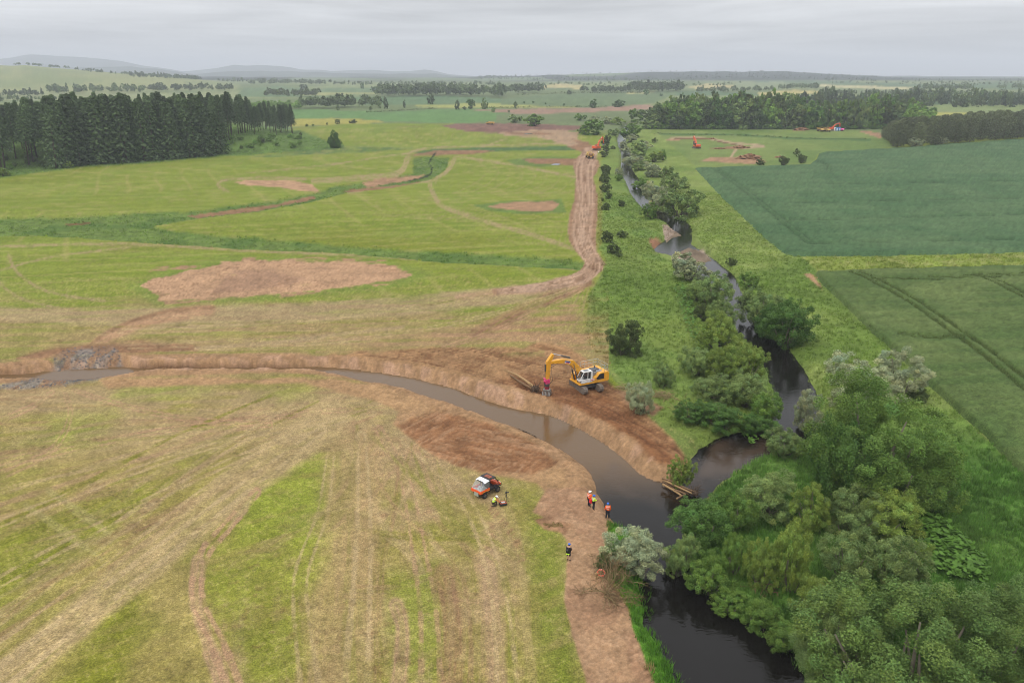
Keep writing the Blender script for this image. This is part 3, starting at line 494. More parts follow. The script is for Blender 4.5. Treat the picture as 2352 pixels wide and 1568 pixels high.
# ------------------------------------------------------------------ materials
def mat(name, base=(.5, .5, .5), rough=.7, spec=.3, metal=0.0, var=0.0, scale=6.0, bump=0.0, attr=None, trans=0.0, dirt=None):
    m = bpy.data.materials.new(name); m.use_nodes = True; t = m.node_tree; b = t.nodes['Principled BSDF']
    b.inputs['Roughness'].default_value = rough; b.inputs['Specular IOR Level'].default_value = spec; b.inputs['Metallic'].default_value = metal
    src = None
    if attr:
        a = t.nodes.new('ShaderNodeAttribute'); a.attribute_name = attr; src = a.outputs['Color']
        if tuple(base) != (1, 1, 1):
            x = t.nodes.new('ShaderNodeMix'); x.data_type = 'RGBA'; x.blend_type = 'MULTIPLY'; x.inputs[0].default_value = 1
            t.links.new(src, x.inputs[6]); x.inputs[7].default_value = (*base, 1); src = x.outputs[2]
    else:
        b.inputs['Base Color'].default_value = (*base, 1)
    co = t.nodes.new('ShaderNodeTexCoord')
    if var or bump or dirt:
        n = t.nodes.new('ShaderNodeTexNoise'); n.inputs['Scale'].default_value = scale; n.inputs['Detail'].default_value = 5; n.inputs['Roughness'].default_value = .6
        t.links.new(co.outputs['Object'], n.inputs['Vector'])
        r = t.nodes.new('ShaderNodeMapRange'); r.inputs[1].default_value = .25; r.inputs[2].default_value = .75
        r.inputs[3].default_value = 1 - var; r.inputs[4].default_value = 1 + var; t.links.new(n.outputs['Fac'], r.inputs[0])
        if var:
            x = t.nodes.new('ShaderNodeMix'); x.data_type = 'RGBA'; x.blend_type = 'MULTIPLY'; x.inputs[0].default_value = 1
            if src is not None: t.links.new(src, x.inputs[6])
            else: x.inputs[6].default_value = (*base, 1)
            t.links.new(r.outputs[0], x.inputs[7]); src = x.outputs[2]
        if dirt:
            g = t.nodes.new('ShaderNodeMapRange'); g.inputs[1].default_value = .46; g.inputs[2].default_value = .74; t.links.new(n.outputs['Fac'], g.inputs[0])
            x = t.nodes.new('ShaderNodeMix'); x.data_type = 'RGBA'; t.links.new(g.outputs[0], x.inputs[0])
            if src is not None: t.links.new(src, x.inputs[6])
            else: x.inputs[6].default_value = (*base, 1)
            x.inputs[7].default_value = (*dirt, 1); src = x.outputs[2]
        if bump:
            bp = t.nodes.new('ShaderNodeBump'); bp.inputs['Strength'].default_value = bump; bp.inputs['Distance'].default_value = .05
            t.links.new(n.outputs['Fac'], bp.inputs['Height']); t.links.new(bp.outputs[0], b.inputs['Normal'])
    if src is not None: t.links.new(src, b.inputs['Base Color'])
    if trans:
        tr = t.nodes.new('ShaderNodeBsdfTranslucent'); ms = t.nodes.new('ShaderNodeMixShader'); ms.inputs[0].default_value = trans
        if src is not None: t.links.new(src, tr.inputs[0])
        else: tr.inputs[0].default_value = (*base, 1)
        o = t.nodes['Material Output']; t.links.new(b.outputs[0], ms.inputs[1]); t.links.new(tr.outputs[0], ms.inputs[2]); t.links.new(ms.outputs[0], o.inputs[0])
    return m
def leaf_mat(name, base, var=.25, trans=.22):
    m = mat(name, base, .6, .25, attr='tint', trans=trans); t = m.node_tree
    oi = t.nodes.new('ShaderNodeObjectInfo'); r = t.nodes.new('ShaderNodeMapRange'); r.inputs[3].default_value = 1 - var; r.inputs[4].default_value = 1 + var
    t.links.new(oi.outputs['Random'], r.inputs[0])
    src = [l for l in t.links if l.to_socket.name == 'Base Color'][0].from_socket
    x = t.nodes.new('ShaderNodeMix'); x.data_type = 'RGBA'; x.blend_type = 'MULTIPLY'; x.inputs[0].default_value = 1
    t.links.new(src, x.inputs[6]); t.links.new(r.outputs[0], x.inputs[7])
    for n in t.nodes:
        if n.type == 'BSDF_PRINCIPLED': t.links.new(x.outputs[2], n.inputs['Base Color'])
        if n.type == 'BSDF_TRANSLUCENT': t.links.new(x.outputs[2], n.inputs[0])
    return m
M = {}
def ground_mat(name, straw=True):
    m = bpy.data.materials.new(name); m.use_nodes = True; t = m.node_tree; b = t.nodes['Principled BSDF']; b.inputs['Roughness'].default_value = .95; b.inputs['Specular IOR Level'].default_value = .08
    at = t.nodes.new('ShaderNodeAttribute'); at.attribute_name = 'tint'; co = t.nodes.new('ShaderNodeTexCoord')
    def noise(sc, det, lo, hi, scale3=(1, 1, 1), rot=0):
        mp = t.nodes.new('ShaderNodeMapping'); mp.inputs['Scale'].default_value = scale3; mp.inputs['Rotation'].default_value = (0, 0, rot); t.links.new(co.outputs['Object'], mp.inputs[0])
        n = t.nodes.new('ShaderNodeTexNoise'); n.inputs['Scale'].default_value = sc; n.inputs['Detail'].default_value = det; n.inputs['Roughness'].default_value = .65; t.links.new(mp.outputs[0], n.inputs[0])
        r = t.nodes.new('ShaderNodeMapRange'); r.inputs[1].default_value = .28; r.inputs[2].default_value = .72; r.inputs[3].default_value = lo; r.inputs[4].default_value = hi; t.links.new(n.outputs['Fac'], r.inputs[0]); return n, r
    def mul(a_, b_):
        x = t.nodes.new('ShaderNodeMix'); x.data_type = 'RGBA'; x.blend_type = 'MULTIPLY'; x.inputs[0].default_value = 1; t.links.new(a_, x.inputs[6]); t.links.new(b_, x.inputs[7]); return x.outputs[2]
    n1, r1 = noise(2.2, 3, .80, 1.20); n2, r2 = noise(6.5, 4, .58, 1.42); n3, r3 = noise(2.6, 3, .78, 1.22, (1, 6, 1), .6); n4, r4 = noise(2.6, 3, .80, 1.20, (6, 1, 1), .25)
    c0 = mul(at.outputs['Color'], r1.outputs[0]); c1 = mul(mul(mul(c0, r2.outputs[0]), r3.outputs[0]), r4.outputs[0])
    sa = t.nodes.new('ShaderNodeAttribute'); sa.attribute_name = 'soil'; sm_ = t.nodes.new('ShaderNodeMath'); sm_.operation = 'MULTIPLY'; sm_.inputs[1].default_value = .62; t.links.new(sa.outputs['Fac'], sm_.inputs[0])
    mx = t.nodes.new('ShaderNodeMix'); mx.data_type = 'RGBA'; t.links.new(sm_.outputs[0], mx.inputs[0]); t.links.new(c1, mx.inputs[6]); t.links.new(c0, mx.inputs[7]); c = mx.outputs[2]
    n5, r5 = noise(4.5, 3, 0, .30); warm = t.nodes.new('ShaderNodeMix'); warm.data_type = 'RGBA'; warm.blend_type = 'MULTIPLY'; t.links.new(r5.outputs[0], warm.inputs[0]); t.links.new(c, warm.inputs[6]); warm.inputs[7].default_value = (1.22, .98, .82, 1)
    t.links.new(warm.outputs[2], b.inputs['Base Color'])
    bp = t.nodes.new('ShaderNodeBump'); bp.inputs['Strength'].default_value = .45; bp.inputs['Distance'].default_value = .08; t.links.new(n2.outputs['Fac'], bp.inputs['Height']); t.links.new(bp.outputs[0], b.inputs['Normal'])
    return m
M['ground'] = ground_mat('ground_cover')

ii = (np.arange(NR - 1)[:, None] * NC + np.arange(NC - 1)[None, :]).ravel()
GF = np.stack([ii, ii + 1, ii + NC + 1, ii + NC], 1)
GV = np.stack([X, Y, Z], 1)
gme = new_mesh('ground', GV, GF, col, True, {'soil': soil}); gme.materials.append(M['ground'])
ground = tag(link('ground', gme), kind='structure')
_zg = Z.reshape(NR, NC)
def gz(x, y):                     # height of the built ground
    j = np.clip(np.searchsorted(Yr, y) - 1, 0, NR - 2); fy = (y - Yr[j]) / (Yr[j + 1] - Yr[j])
    a = x / (y + 14); fi = (a - ACOL[0]) / (ACOL[1] - ACOL[0]); i = int(np.clip(math.floor(fi), 0, NC - 2)); fx = fi - i
    return float((_zg[j, i] * (1 - fx) + _zg[j, i + 1] * fx) * (1 - fy) + (_zg[j + 1, i] * (1 - fx) + _zg[j + 1, i + 1] * fx) * fy)

# ------------------------------------------------------------------ water
def sub_sheet(sel, zz, colr, sm=True):
    fs = sel[GF].all(1); F = GF[fs]; used = np.unique(F); mp_ = -np.ones(len(X), np.int64); mp_[used] = np.arange(len(used))
    V = np.stack([X[used], Y[used], zz[used]], 1)
    return new_mesh('sheet', V, mp_[F], colr[used], sm)
sdw = np.maximum(sd_r, sd_c)
wc = np.empty((len(X), 3)); wc[:] = (.006, .005, .004)
mud = sst(-2.6, -1.8, sd_c) * (1 - sst(1, 6, sd_r)) * (1 - sst(1045, 1180, SY))
wn = fbm(X / 7, Y / 7, 88, 3)
wc = wc * (1 - mud[:, None]) + np.array((.12, .072, .034))[None] * mud[:, None]
shal = band([(1405, 1060), (1450, 1085), (1530, 1125), (1600, 1100), (1640, 1020), (1780, 985), (1820, 1010), (1700, 1075), (1600, 1150), (1540, 1175), (1440, 1150), (1395, 1110)], 14, 12) * sst(.3, .7, wn)
wc = wc * (1 - .7 * shal[:, None]) + np.array((.075, .050, .034))[None] * .7 * shal[:, None]
wme = sub_sheet(sdw > -1.6, np.full(len(X), WZ), wc)
M['water'] = mat('river_water', (1, 1, 1), .05, .34, attr='tint')
t = M['water'].node_tree; b = t.nodes['Principled BSDF']; b.inputs['IOR'].default_value = 1.33
co = t.nodes.new('ShaderNodeTexCoord'); n1 = t.nodes.new('ShaderNodeTexNoise'); n1.inputs['Scale'].default_value = 1.6; n1.inputs['Detail'].default_value = 4
mpn = t.nodes.new('ShaderNodeMapping'); mpn.inputs['Scale'].default_value = (1.0, 1.9, 1); mpn.inputs['Rotation'].default_value = (0, 0, .5)
t.links.new(co.outputs['Object'], mpn.inputs[0]); t.links.new(mpn.outputs[0], n1.inputs[0])
bp = t.nodes.new('ShaderNodeBump'); bp.inputs['Strength'].default_value = .35; bp.inputs['Distance'].default_value = .06
t.links.new(n1.outputs['Fac'], bp.inputs['Height']); t.links.new(bp.outputs[0], b.inputs['Normal'])
wme.materials.append(M['water']); tag(link('river', wme), kind='structure')
# rain pools lying on the bare ground
def pool(pts):
    P = [G(*p) for p in smooth_line(pts, 3, True)]; zt = max(gz(p[0], p[1]) for p in P) + .03
    V = [(p[0], p[1], zt) for p in P]; c = np.mean(V, 0); V = [tuple(c)] + V; n = len(P)
    me = new_mesh('puddle', V, [(0, 1 + i, 1 + (i + 1) % n) for i in range(n)], np.full((n + 1, 3), .06)); me.materials.append(M['water'])
    tag(link('puddle', me), kind='structure')
pool([(1266, 379), (1275, 376), (1288, 377), (1280, 380)]); pool([(1203, 307.5), (1214, 306.5), (1224, 307.5), (1212, 308.6)])

# ------------------------------------------------------------------ crops and long grass
UP = [(1594, 386), (1700, 383), (1858, 379), (1874, 366), (1880, 351), (1950, 346), (2062, 340), (2200, 329), (2352, 319), (2900, 285), (2900, 556), (2352, 579), (2100, 586), (1850, 588), (1806, 586), (1757, 547), (1723, 515), (1659, 455)]
LOW = [(1870, 628), (2000, 622), (2200, 617), (2352, 613), (2900, 602), (2900, 1640), (2352, 1092), (2319, 1061), (2258, 997), (2178, 927), (2119, 874), (2070, 823), (2006, 767), (1929, 689), (1897, 662)]
def crop_field(name, poly, lines, c1, c2, hgt, label):
    wp = np.array([flat(*p) for p in poly]); sdw_ = sdist(wp, X, Y, 30) + (n_mid - .5) * .5
    sel = sdw_ > -(Y * Y / 15000 + .3)
    hh = hgt * sst(0, np.maximum(.45, Y * Y / 42000), sdw_); cc = np.empty((len(X), 3)); cc[:] = c1
    nb = fbm(X / 14, Y / 14, 101, 3); nf = fbm(X / .9, Y / .9, 111, 3); ns = fbm((X * .99 + Y * .1) / 40, (Y * .99 - X * .1) / 2.2, 121, 2)
    w = (sst(.35, .65, nb) * .6 + .4 * sst(.4, .65, ns))[:, None]; cc = cc * (1 - w) + np.array(c2)[None] * w
    cc *= (.70 + .60 * nf + .5 * (n_hi - .5))[:, None]
    hh = hh * (.86 + .28 * nf + .2 * (n_hi - .5))
    for ln, gap in lines:
        d, s = pdist(smooth_line([flat(*p) for p in ln], 3), X, Y, 6)
        lane = 1 - sst(.25, .55, np.abs(d - gap) + (n_mid - .5) * .2)
        lane *= sst(.0, 1.5, sdw_)
        hh = hh * (1 - .72 * lane); cc *= (1 - .25 * lane)[:, None]
    me = sub_sheet(sel, Z + hh - .06 * (1 - sst(0, .3, sdw_)), cc, False); me.materials.append(M['ground'])
    tag(link(name, me), label, 'crop', kind='stuff')
    return sdw_
WH1, WH2 = alb(80, 112, 74), alb(96, 124, 84)
WL1, WL2 = alb(86, 110, 58), alb(110, 128, 74)
crop_field('wheat_crop', UP, [([(1640, 388), (1723, 449), (1862, 563)], 1.0), ([(1862, 563), (2100, 558), (2352, 552), (2800, 538)], .9), ([(1880, 372), (1905, 385), (1890, 398), (1800, 402)], 1.0), ([(1720, 428), (2000, 424), (2500, 415)], .5), ([(1790, 505), (1900, 508), (2500, 492)], .5), ([(1760, 470), (2000, 466), (2600, 452)], .4)],
           WH1, WH2, .75, 'blue green wheat field beyond the grass strip at right')
crop_field('wheat_crop', LOW, [([(1965, 630), (2010, 650), (2081, 689), (2164, 746), (2260, 815), (2352, 890), (2600, 1090)], 1.0), ([(2250, 638), (2300, 658), (2352, 684), (2600, 790)], 1.0), ([(2010, 648), (2150, 645), (2300, 638), (2500, 630)], .9), ([(2075, 775), (2150, 783), (2200, 780)], .6)],
           WL1, WL2, .8, 'nearer dark green wheat field at right with wheel tracks')

def tuft_mesh(name, n, hgt, spread, w, seed, lean=.5):
    r = np.random.default_rng(seed); V = []; C = []
    for i in range(n):
        a = r.uniform(0, 6.283); d = spread * math.sqrt(r.uniform()); x, y = d * math.cos(a), d * math.sin(a)
        b = r.uniform(0, 6.283); l = hgt * r.uniform(.6, 1.1); k = l * lean * r.uniform(.2, 1)
        tx, ty = w * math.cos(b + 1.57), w * math.sin(b + 1.57); t = r.uniform(.75, 1.25); g = r.uniform(.9, 1.12)
        V += [(x - tx, y - ty, -.03), (x + tx, y + ty, -.03), (x + k * math.cos(b), y + k * math.sin(b), l)]; C += [(t * g, t, t * .95)] * 3
    return new_mesh(name, V, np.arange(3 * n).reshape(-1, 3), np.array(C))
def scatter(name, mask, dens, tuft, label, smin=.7, smax=1.3, ymax=330, zoff=0.0, colf=1.0, cap=90000, cat='grass'):
    """tufts standing on the ground where mask > 0, each tinted like the ground under it"""
    fx = GF[(Y[GF[:, 0]] < ymax) & (mask[GF].mean(1) > .05) & (np.abs(SX[GF[:, 0]] - 1176) < 1330) & (SY[GF[:, 0]] < 1680)]
    P = GV[fx]; ar = np.linalg.norm(np.cross(P[:, 2] - P[:, 0], P[:, 3] - P[:, 1]), axis=1) / 2
    n = rng.poisson(ar * dens * mask[fx].mean(1)); k = np.repeat(np.arange(len(fx)), n)
    if len(k) > cap: k = rng.choice(k, cap, replace=False)
    u, v = rng.random(len(k)), rng.random(len(k)); p = P[k]
    pos = (p[:, 0] * ((1 - u) * (1 - v))[:, None] + p[:, 1] * (u * (1 - v))[:, None] + p[:, 2] * (u * v)[:, None] + p[:, 3] * ((1 - u) * v)[:, None])
    pos[:, 2] += zoff
    cc = col[fx[k, 0]] * colf * rng.uniform(.8, 1.25, len(k))[:, None]
    me = bpy.data.meshes.new(name); me.vertices.add(len(pos)); me.vertices.foreach_set('co', pos.astype(np.float32).ravel())
    a = me.attributes.new('gcol', 'FLOAT_COLOR', 'POINT'); c4 = np.ones((len(pos), 4), np.float32); c4[:, :3] = cc; a.data.foreach_set('color', c4.ravel())
    a = me.attributes.new('sc', 'FLOAT', 'POINT'); a.data.foreach_set('value', rng.uniform(smin, smax, len(pos)).astype(np.float32))
    a = me.attributes.new('rz', 'FLOAT', 'POINT'); a.data.foreach_set('value', rng.uniform(0, 6.28, len(pos)).astype(np.float32))
    ob = link(name, me); ng = bpy.data.node_groups.new(name, 'GeometryNodeTree')
    ng.interface.new_socket('Geometry', in_out='INPUT', socket_type='NodeSocketGeometry'); ng.interface.new_socket('Geometry', in_out='OUTPUT', socket_type='NodeSocketGeometry')
    gi, go = ng.nodes.new('NodeGroupInput'), ng.nodes.new('NodeGroupOutput'); ip = ng.nodes.new('GeometryNodeInstanceOnPoints'); oi = ng.nodes.new('GeometryNodeObjectInfo')
    to = bpy.data.objects.new(name + '_tuft', tuft); oi.inputs[0].default_value = to
    def na(nm, ty='FLOAT'):
        q = ng.nodes.new('GeometryNodeInputNamedAttribute'); q.data_type = ty; q.inputs[0].default_value = nm; return q.outputs[0]
    cx = ng.nodes.new('ShaderNodeCombineXYZ'); ng.links.new(na('rz'), cx.inputs[2])
    ng.links.new(gi.outputs[0], ip.inputs['Points']); ng.links.new(oi.outputs['Geometry'], ip.inputs['Instance'])
    ng.links.new(cx.outputs[0], ip.inputs['Rotation']); ng.links.new(na('sc'), ip.inputs['Scale'])
    ng.links.new(ip.outputs[0], go.inputs[0])
    md = ob.modifiers.new('scatter', 'NODES'); md.node_group = ng
    tag(ob, label, cat, kind='stuff'); return ob
def inst_mat(name):
    m = bpy.data.materials.new(name); m.use_nodes = True; t = m.node_tree; b = t.nodes['Principled BSDF']; b.inputs['Roughness'].default_value = .7; b.inputs['Specular IOR Level'].default_value = .2
    a = t.nodes.new('ShaderNodeAttribute'); a.attribute_type = 'INSTANCER'; a.attribute_name = 'gcol'; a2 = t.nodes.new('ShaderNodeAttribute'); a2.attribute_name = 'tint'
    x = t.nodes.new('ShaderNodeMix'); x.data_type = 'RGBA'; x.blend_type = 'MULTIPLY'; x.inputs[0].default_value = 1
    t.links.new(a.outputs['Color'], x.inputs[6]); t.links.new(a2.outputs['Color'], x.inputs[7]); t.links.new(x.outputs[2], b.inputs['Base Color'])
    tr = t.nodes.new('ShaderNodeBsdfTranslucent'); ms = t.nodes.new('ShaderNodeMixShader'); ms.inputs[0].default_value = .45; t.links.new(x.outputs[2], tr.inputs[0])
    t.links.new(b.outputs[0], ms.inputs[1]); t.links.new(tr.outputs[0], ms.inputs[2]); t.links.new(ms.outputs[0], t.nodes['Material Output'].inputs[0])
    return m
M['tuft'] = inst_mat('grass_blades')
TU1 = tuft_mesh('long_grass', 18, .55, .42, .034, 1, .9); TU1.materials.append(M['tuft'])
TU2 = tuft_mesh('short_grass', 12, .16, .22, .022, 2, .9); TU2.materials.append(M['tuft'])
TU3 = tuft_mesh('reed_grass', 20, .75, .50, .040, 3, .7); TU3.materials.append(M['tuft'])
notw = (sdw < -.25)
wheat_in = np.maximum(sdist(np.array([flat(*p) for p in UP]), X, Y, 3), sdist(np.array([flat(*p) for p in LOW]), X, Y, 3)) > 0
clump = sst(.35, .65, fbm(X / 3, Y / 3, 131, 3))
scatter('bank_grass', cor * notw * ~wheat_in * (.5 + .5 * clump) * (1 - soil), 2.4, TU1, 'long seeding grass along both river banks', .4, .95, 300, cap=56000, colf=1.62)
scatter('ditch_grass', np.maximum(dit, .8 * slope) * (1 - soil) * (.3 + .7 * clump), .5, TU3, 'rank dark grass growing in the field ditches', .4, .8, 560, cap=16000, colf=1.85)
scatter('waterside_grass', np.maximum(gl, cor_r * sst(1000, 1100, SY)) * notw * (1 - soil), 3.2, TU3, 'bright tall grass at the water edge', .5, 1.0, 140, cap=14000, colf=1.5)
TU4 = tuft_mesh('wheat_ears', 22, .34, .45, .028, 4, .3); TU4.materials.append(M['tuft'])
_c = col.copy(); col[:] = WL2 * 1.0
scatter('wheat_ears', (sdist(np.array([flat(*p) for p in LOW]), X, Y, 3) > .7) * 1.0, 2.6, TU4, 'standing ears of the nearer wheat field', .7, 1.2, 190, 0.52, 1.3, 26000, 'wheat')
col[:] = _c

# ------------------------------------------------------------------ trees
def tube(V, F, pts, rad, n=6):
    """tapered tube along pts; appended to V, F (triangles)"""
    pts = [Vector(p) for p in pts]; b0 = len(V)
    for i, p in enumerate(pts):
        d = (pts[min(i + 1, len(pts) - 1)] - pts[max(i - 1, 0)]).normalized()
        a = d.orthogonal().normalized(); b = d.cross(a)
        for k in range(n):
            t = 2 * math.pi * k / n; V.append(tuple(p + (a * math.cos(t) + b * math.sin(t)) * rad[i]))
    for i in range(len(pts) - 1):
        for k in range(n):
            q, r = b0 + i * n + k, b0 + i * n + (k + 1) % n
            F.append((q, r, r + n)); F.append((q, r + n, q + n))
    c = len(V); V.append(tuple(pts[-1]))
    for k in range(n): F.append((b0 + (len(pts) - 1) * n + k, b0 + (len(pts) - 1) * n + (k + 1) % n, c))
    c = len(V); V.append(tuple(pts[0]))
    for k in range(n): F.append((b0 + (k + 1) % n, b0 + k, c))
def leaves(P, N, size, r, aspect=.5, up=.3):
    """one leaf triangle at each point, facing roughly N"""
    n = len(P); rd = r.normal(size=(n, 3)); nn = N + .75 * rd; nn /= np.linalg.norm(nn, axis=1)[:, None] + 1e-9
    ax = r.normal(size=(n, 3)) + N * .8 + np.array([0, 0, up]); ax -= nn * (ax * nn).sum(1)[:, None]; ax /= np.linalg.norm(ax, axis=1)[:, None] + 1e-9
    bx = np.cross(nn, ax); s = (size * r.uniform(.6, 1.35, n))[:, None]
    V = np.stack([P + ax * s, P - ax * s * .6 + bx * s * aspect, P - ax * s * .6 - bx * s * aspect], 1)
    return V.reshape(-1, 3)
def crown_mesh(name, seed, nl, nleaf, size, kind='round'):
    """unit crown: radius about 1, z from 0 to 2; boughs -> clumps of leaves -> leaves"""
    r = np.random.default_rng(seed); cs = []
    while len(cs) < nl:
        p = r.uniform(-1, 1, 3); q = np.linalg.norm(p)
        if q > .74 or q < .25: continue
        if kind == 'cone': p[:2] *= (1 - (p[2] + 1) / 2 * .75)
        if kind == 'spread': p = p * np.array([1.05, 1.05, .9])
        rad = r.uniform(.28, .44) * (1.1 - .25 * q) * (20 / max(nl, 12)) ** .25
        if kind == 'cone': rad *= (.95 - .3 * (p[2] + 1) / 2)
        if kind == 'open': rad *= .8
        cs.append((*p, rad))
    cs = np.array(cs); nsub = 12 if nleaf > 3000 else 7
    sd = r.normal(size=(nl * nsub, 3)); sd[:, 2] = sd[:, 2] * .9 + .08; sd /= np.linalg.norm(sd, axis=1)[:, None]
    par = np.repeat(np.arange(nl), nsub); sc = cs[par, :3] + sd * (cs[par, 3] * r.uniform(.75, 1.05, len(par)))[:, None]; sr = cs[par, 3] * r.uniform(.26, .46, len(par))
    deep = (np.linalg.norm(sc[:, None] - cs[None, :, :3], axis=2) / cs[None, :, 3]).min(1); ok = deep > .70
    sc, sr, par, sd = sc[ok], sr[ok], par[ok], sd[ok]; stretch = r.uniform(1.0, 1.7, len(sc))
    w = sr ** 2; li = r.choice(len(sc), nleaf, p=w / w.sum()); d = r.normal(size=(nleaf, 3)) + .55 * sd[li]; d[:, 2] += .12; d /= np.linalg.norm(d, axis=1)[:, None]
    P = sc[li] + d * (sr[li] * r.uniform(.55, 1.08, nleaf))[:, None] + sd[li] * (sr[li] * (stretch[li] - 1) * r.uniform(-.4, 1, nleaf))[:, None]
    P[:, 2] = np.maximum(P[:, 2], -.97)
    hr = np.quantile(np.hypot(P[:, 0], P[:, 1]), .96); P[:, :2] /= hr; zt, zb_ = np.quantile(P[:, 2], .985), np.quantile(P[:, 2], .02); P[:, 2] = (P[:, 2] - zb_) / (zt - zb_) * 1.94 - .97; cs[:, :2] /= hr; cs[:, 2] = (cs[:, 2] - zb_) / (zt - zb_) * 1.94 - .97
    V = leaves(P, d * .7 + sd[li] * .5, size, r); tone = r.uniform(.9, 1.1, nl)[par][li] * r.uniform(.85, 1.17, len(sc))[li] * r.uniform(.78, 1.25, nleaf); hue = (1 + .05 * r.normal(size=len(sc)))[li] * (1 + .04 * r.normal(size=nleaf))
    C = np.repeat(np.stack([tone * hue, tone, tone * (2 - hue)], 1), 3, 0); V[:, 2] += 1.0
    return new_mesh(name, V, np.arange(len(V)).reshape(-1, 3), C), cs
def stem_mesh(name, cs, seed, thick=.045):
    r = np.random.default_rng(seed); V, F = [], []
    k = 5
    for i in range(min(len(cs), 12)):
        p = cs[i, :3] + np.array([0, 0, 1.0]); b = np.array([r.uniform(-.16, .16), r.uniform(-.16, .16), -.12])
        m = (b + p) * .5 + np.array([r.uniform(-.1, .1), r.uniform(-.1, .1), -.1])
        tube(V, F, [b, m, p], [thick, thick * .6, thick * .2], k)
    return new_mesh(name, V, F)
M['bark'] = mat('willow_bark', (.13, .115, .085), .9, .1, var=.3, scale=8); M['bark_dark'] = mat('dark_bark', (.07, .058, .045), .9, .1, var=.3, scale=8)
LB = 1.8                       # leaves hang in each other's shade, so a crown shows darker than its leaves
def la(r, g, b, f=1.0): return tuple(alb(r, g, b) * LB * f)
LM = {
    'silver': leaf_mat('silver_willow_leaves', la(146, 154, 116), .10, .2), 'grey': leaf_mat('grey_willow_leaves', la(114, 134, 74), .12, .2),
    'green': leaf_mat('green_willow_leaves', la(98, 126, 52), .14, .2), 'lime': leaf_mat('yellow_green_leaves', la(120, 140, 60), .12, .2),
    'dark': leaf_mat('alder_leaves', la(74, 104, 42), .15, .2), 'haw': leaf_mat('hawthorn_leaves', la(84, 98, 52), .16, .3),
    'far': leaf_mat('woodland_leaves', la(88, 106, 60), .28, .3), 'spruce': leaf_mat('spruce_needles', la(72, 90, 54), .42, .1), 'pine': leaf_mat('pine_needles', la(86, 94, 60), .3, .1),
    'corner': leaf_mat('vignetted_willow_leaves', la(92, 116, 54), .1, .2),  # willow green darkened: the lens vignette of the corner is put into the leaf colour
    'bramble': leaf_mat('scrub_leaves', la(110, 140, 62), .25, .2)}
PROTO = {}
def proto(kind, lod, var):
    key = (kind, lod, var)
    if key not in PROTO:
        nl, nf, sz = {'huge': (44, 100000, .0165), 'near': (22, 30000, .030), 'mid': (14, 8000, .060), 'far': (11, 1100, .16), 'vfar': (8, 260, .30)}[lod]
        me, cs = crown_mesh('crown_' + kind + '_' + lod, hash((len(kind) * 31 + ord(kind[0]), len(lod), var)) % 100000 + var * 17, nl, nf, sz, kind)
        PROTO[key] = (me, stem_mesh('stems_' + kind + '_' + lod, cs, var))
    return PROTO[key]
def mlink(name, me, m, parent=None):    # a copy that shares its mesh and carries its own material
    if not me.materials: me.materials.append(m)
    o = link(name, me, parent)
    if me.materials[0] is not m: o.material_slots[0].link = 'OBJECT'; o.material_slots[0].material = m
    return o
cnt = [0]
def bush(x, yb, w, h, lm, label, kind='round', group=None, cat='bush', name='willow_bush', lod=None, parts=None, sink=.0, zover=None):
    """a bush or tree whose outline is w by h sheet units with its foot at yb; returns the object"""
    cnt[0] += 1; var = cnt[0] % 4
    P = G(x, min(yb, 1800)); dep = P[1] * CP - (P[2] - CH) * SP
    for _ in range(3):
        a = w * dep / FP / 2; dl = math.atan2(CH - P[2], max(P[1], 1)); hh = h * dep / FP / 2
        c = math.sqrt(max(hh * hh - (a * math.sin(dl)) ** 2, (.62 * a) ** 2 * .6)) / max(math.cos(dl), .6)
        zc = P[2] + c
        u = (x - 1176) / FP; v = (784 - (yb - h / 2)) / FP; t = (zc - CH) / (-SP + v * CP) if (zc < CH - 4 and P[1] < 300) else None
        if t and 20 < t < 900: Q = np.array([u * t, (CP + v * SP) * t]); dep = t
        else: Q = P[:2]
        gzv = gz(Q[0], Q[1]); P = np.array([Q[0], Q[1], max(gzv, WZ)])
    z0 = P[2] - sink * c
    lod = lod or ('huge' if dep / FP * 2.3 < .105 and w > 170 else 'near' if dep < 165 else 'mid' if dep < 420 else 'far' if dep < 1300 else 'vfar')
    me, st = proto(kind, lod, var)
    parts = (lod in ('huge', 'near', 'mid')) if parts is None else parts
    if parts:
        o = empty(name, (P[0], P[1], z0), random.uniform(0, 6.28)); o.scale = (a, a, c)
        mlink('crown', me, LM[lm], o); mlink('trunk', st, M['bark'], o)
    else:
        o = mlink(name, me, LM[lm]); o.location = (P[0], P[1], z0); o.rotation_euler = (0, 0, random.uniform(0, 6.28)); o.scale = (a, a, c)
    tag(o, label, cat, group); return o

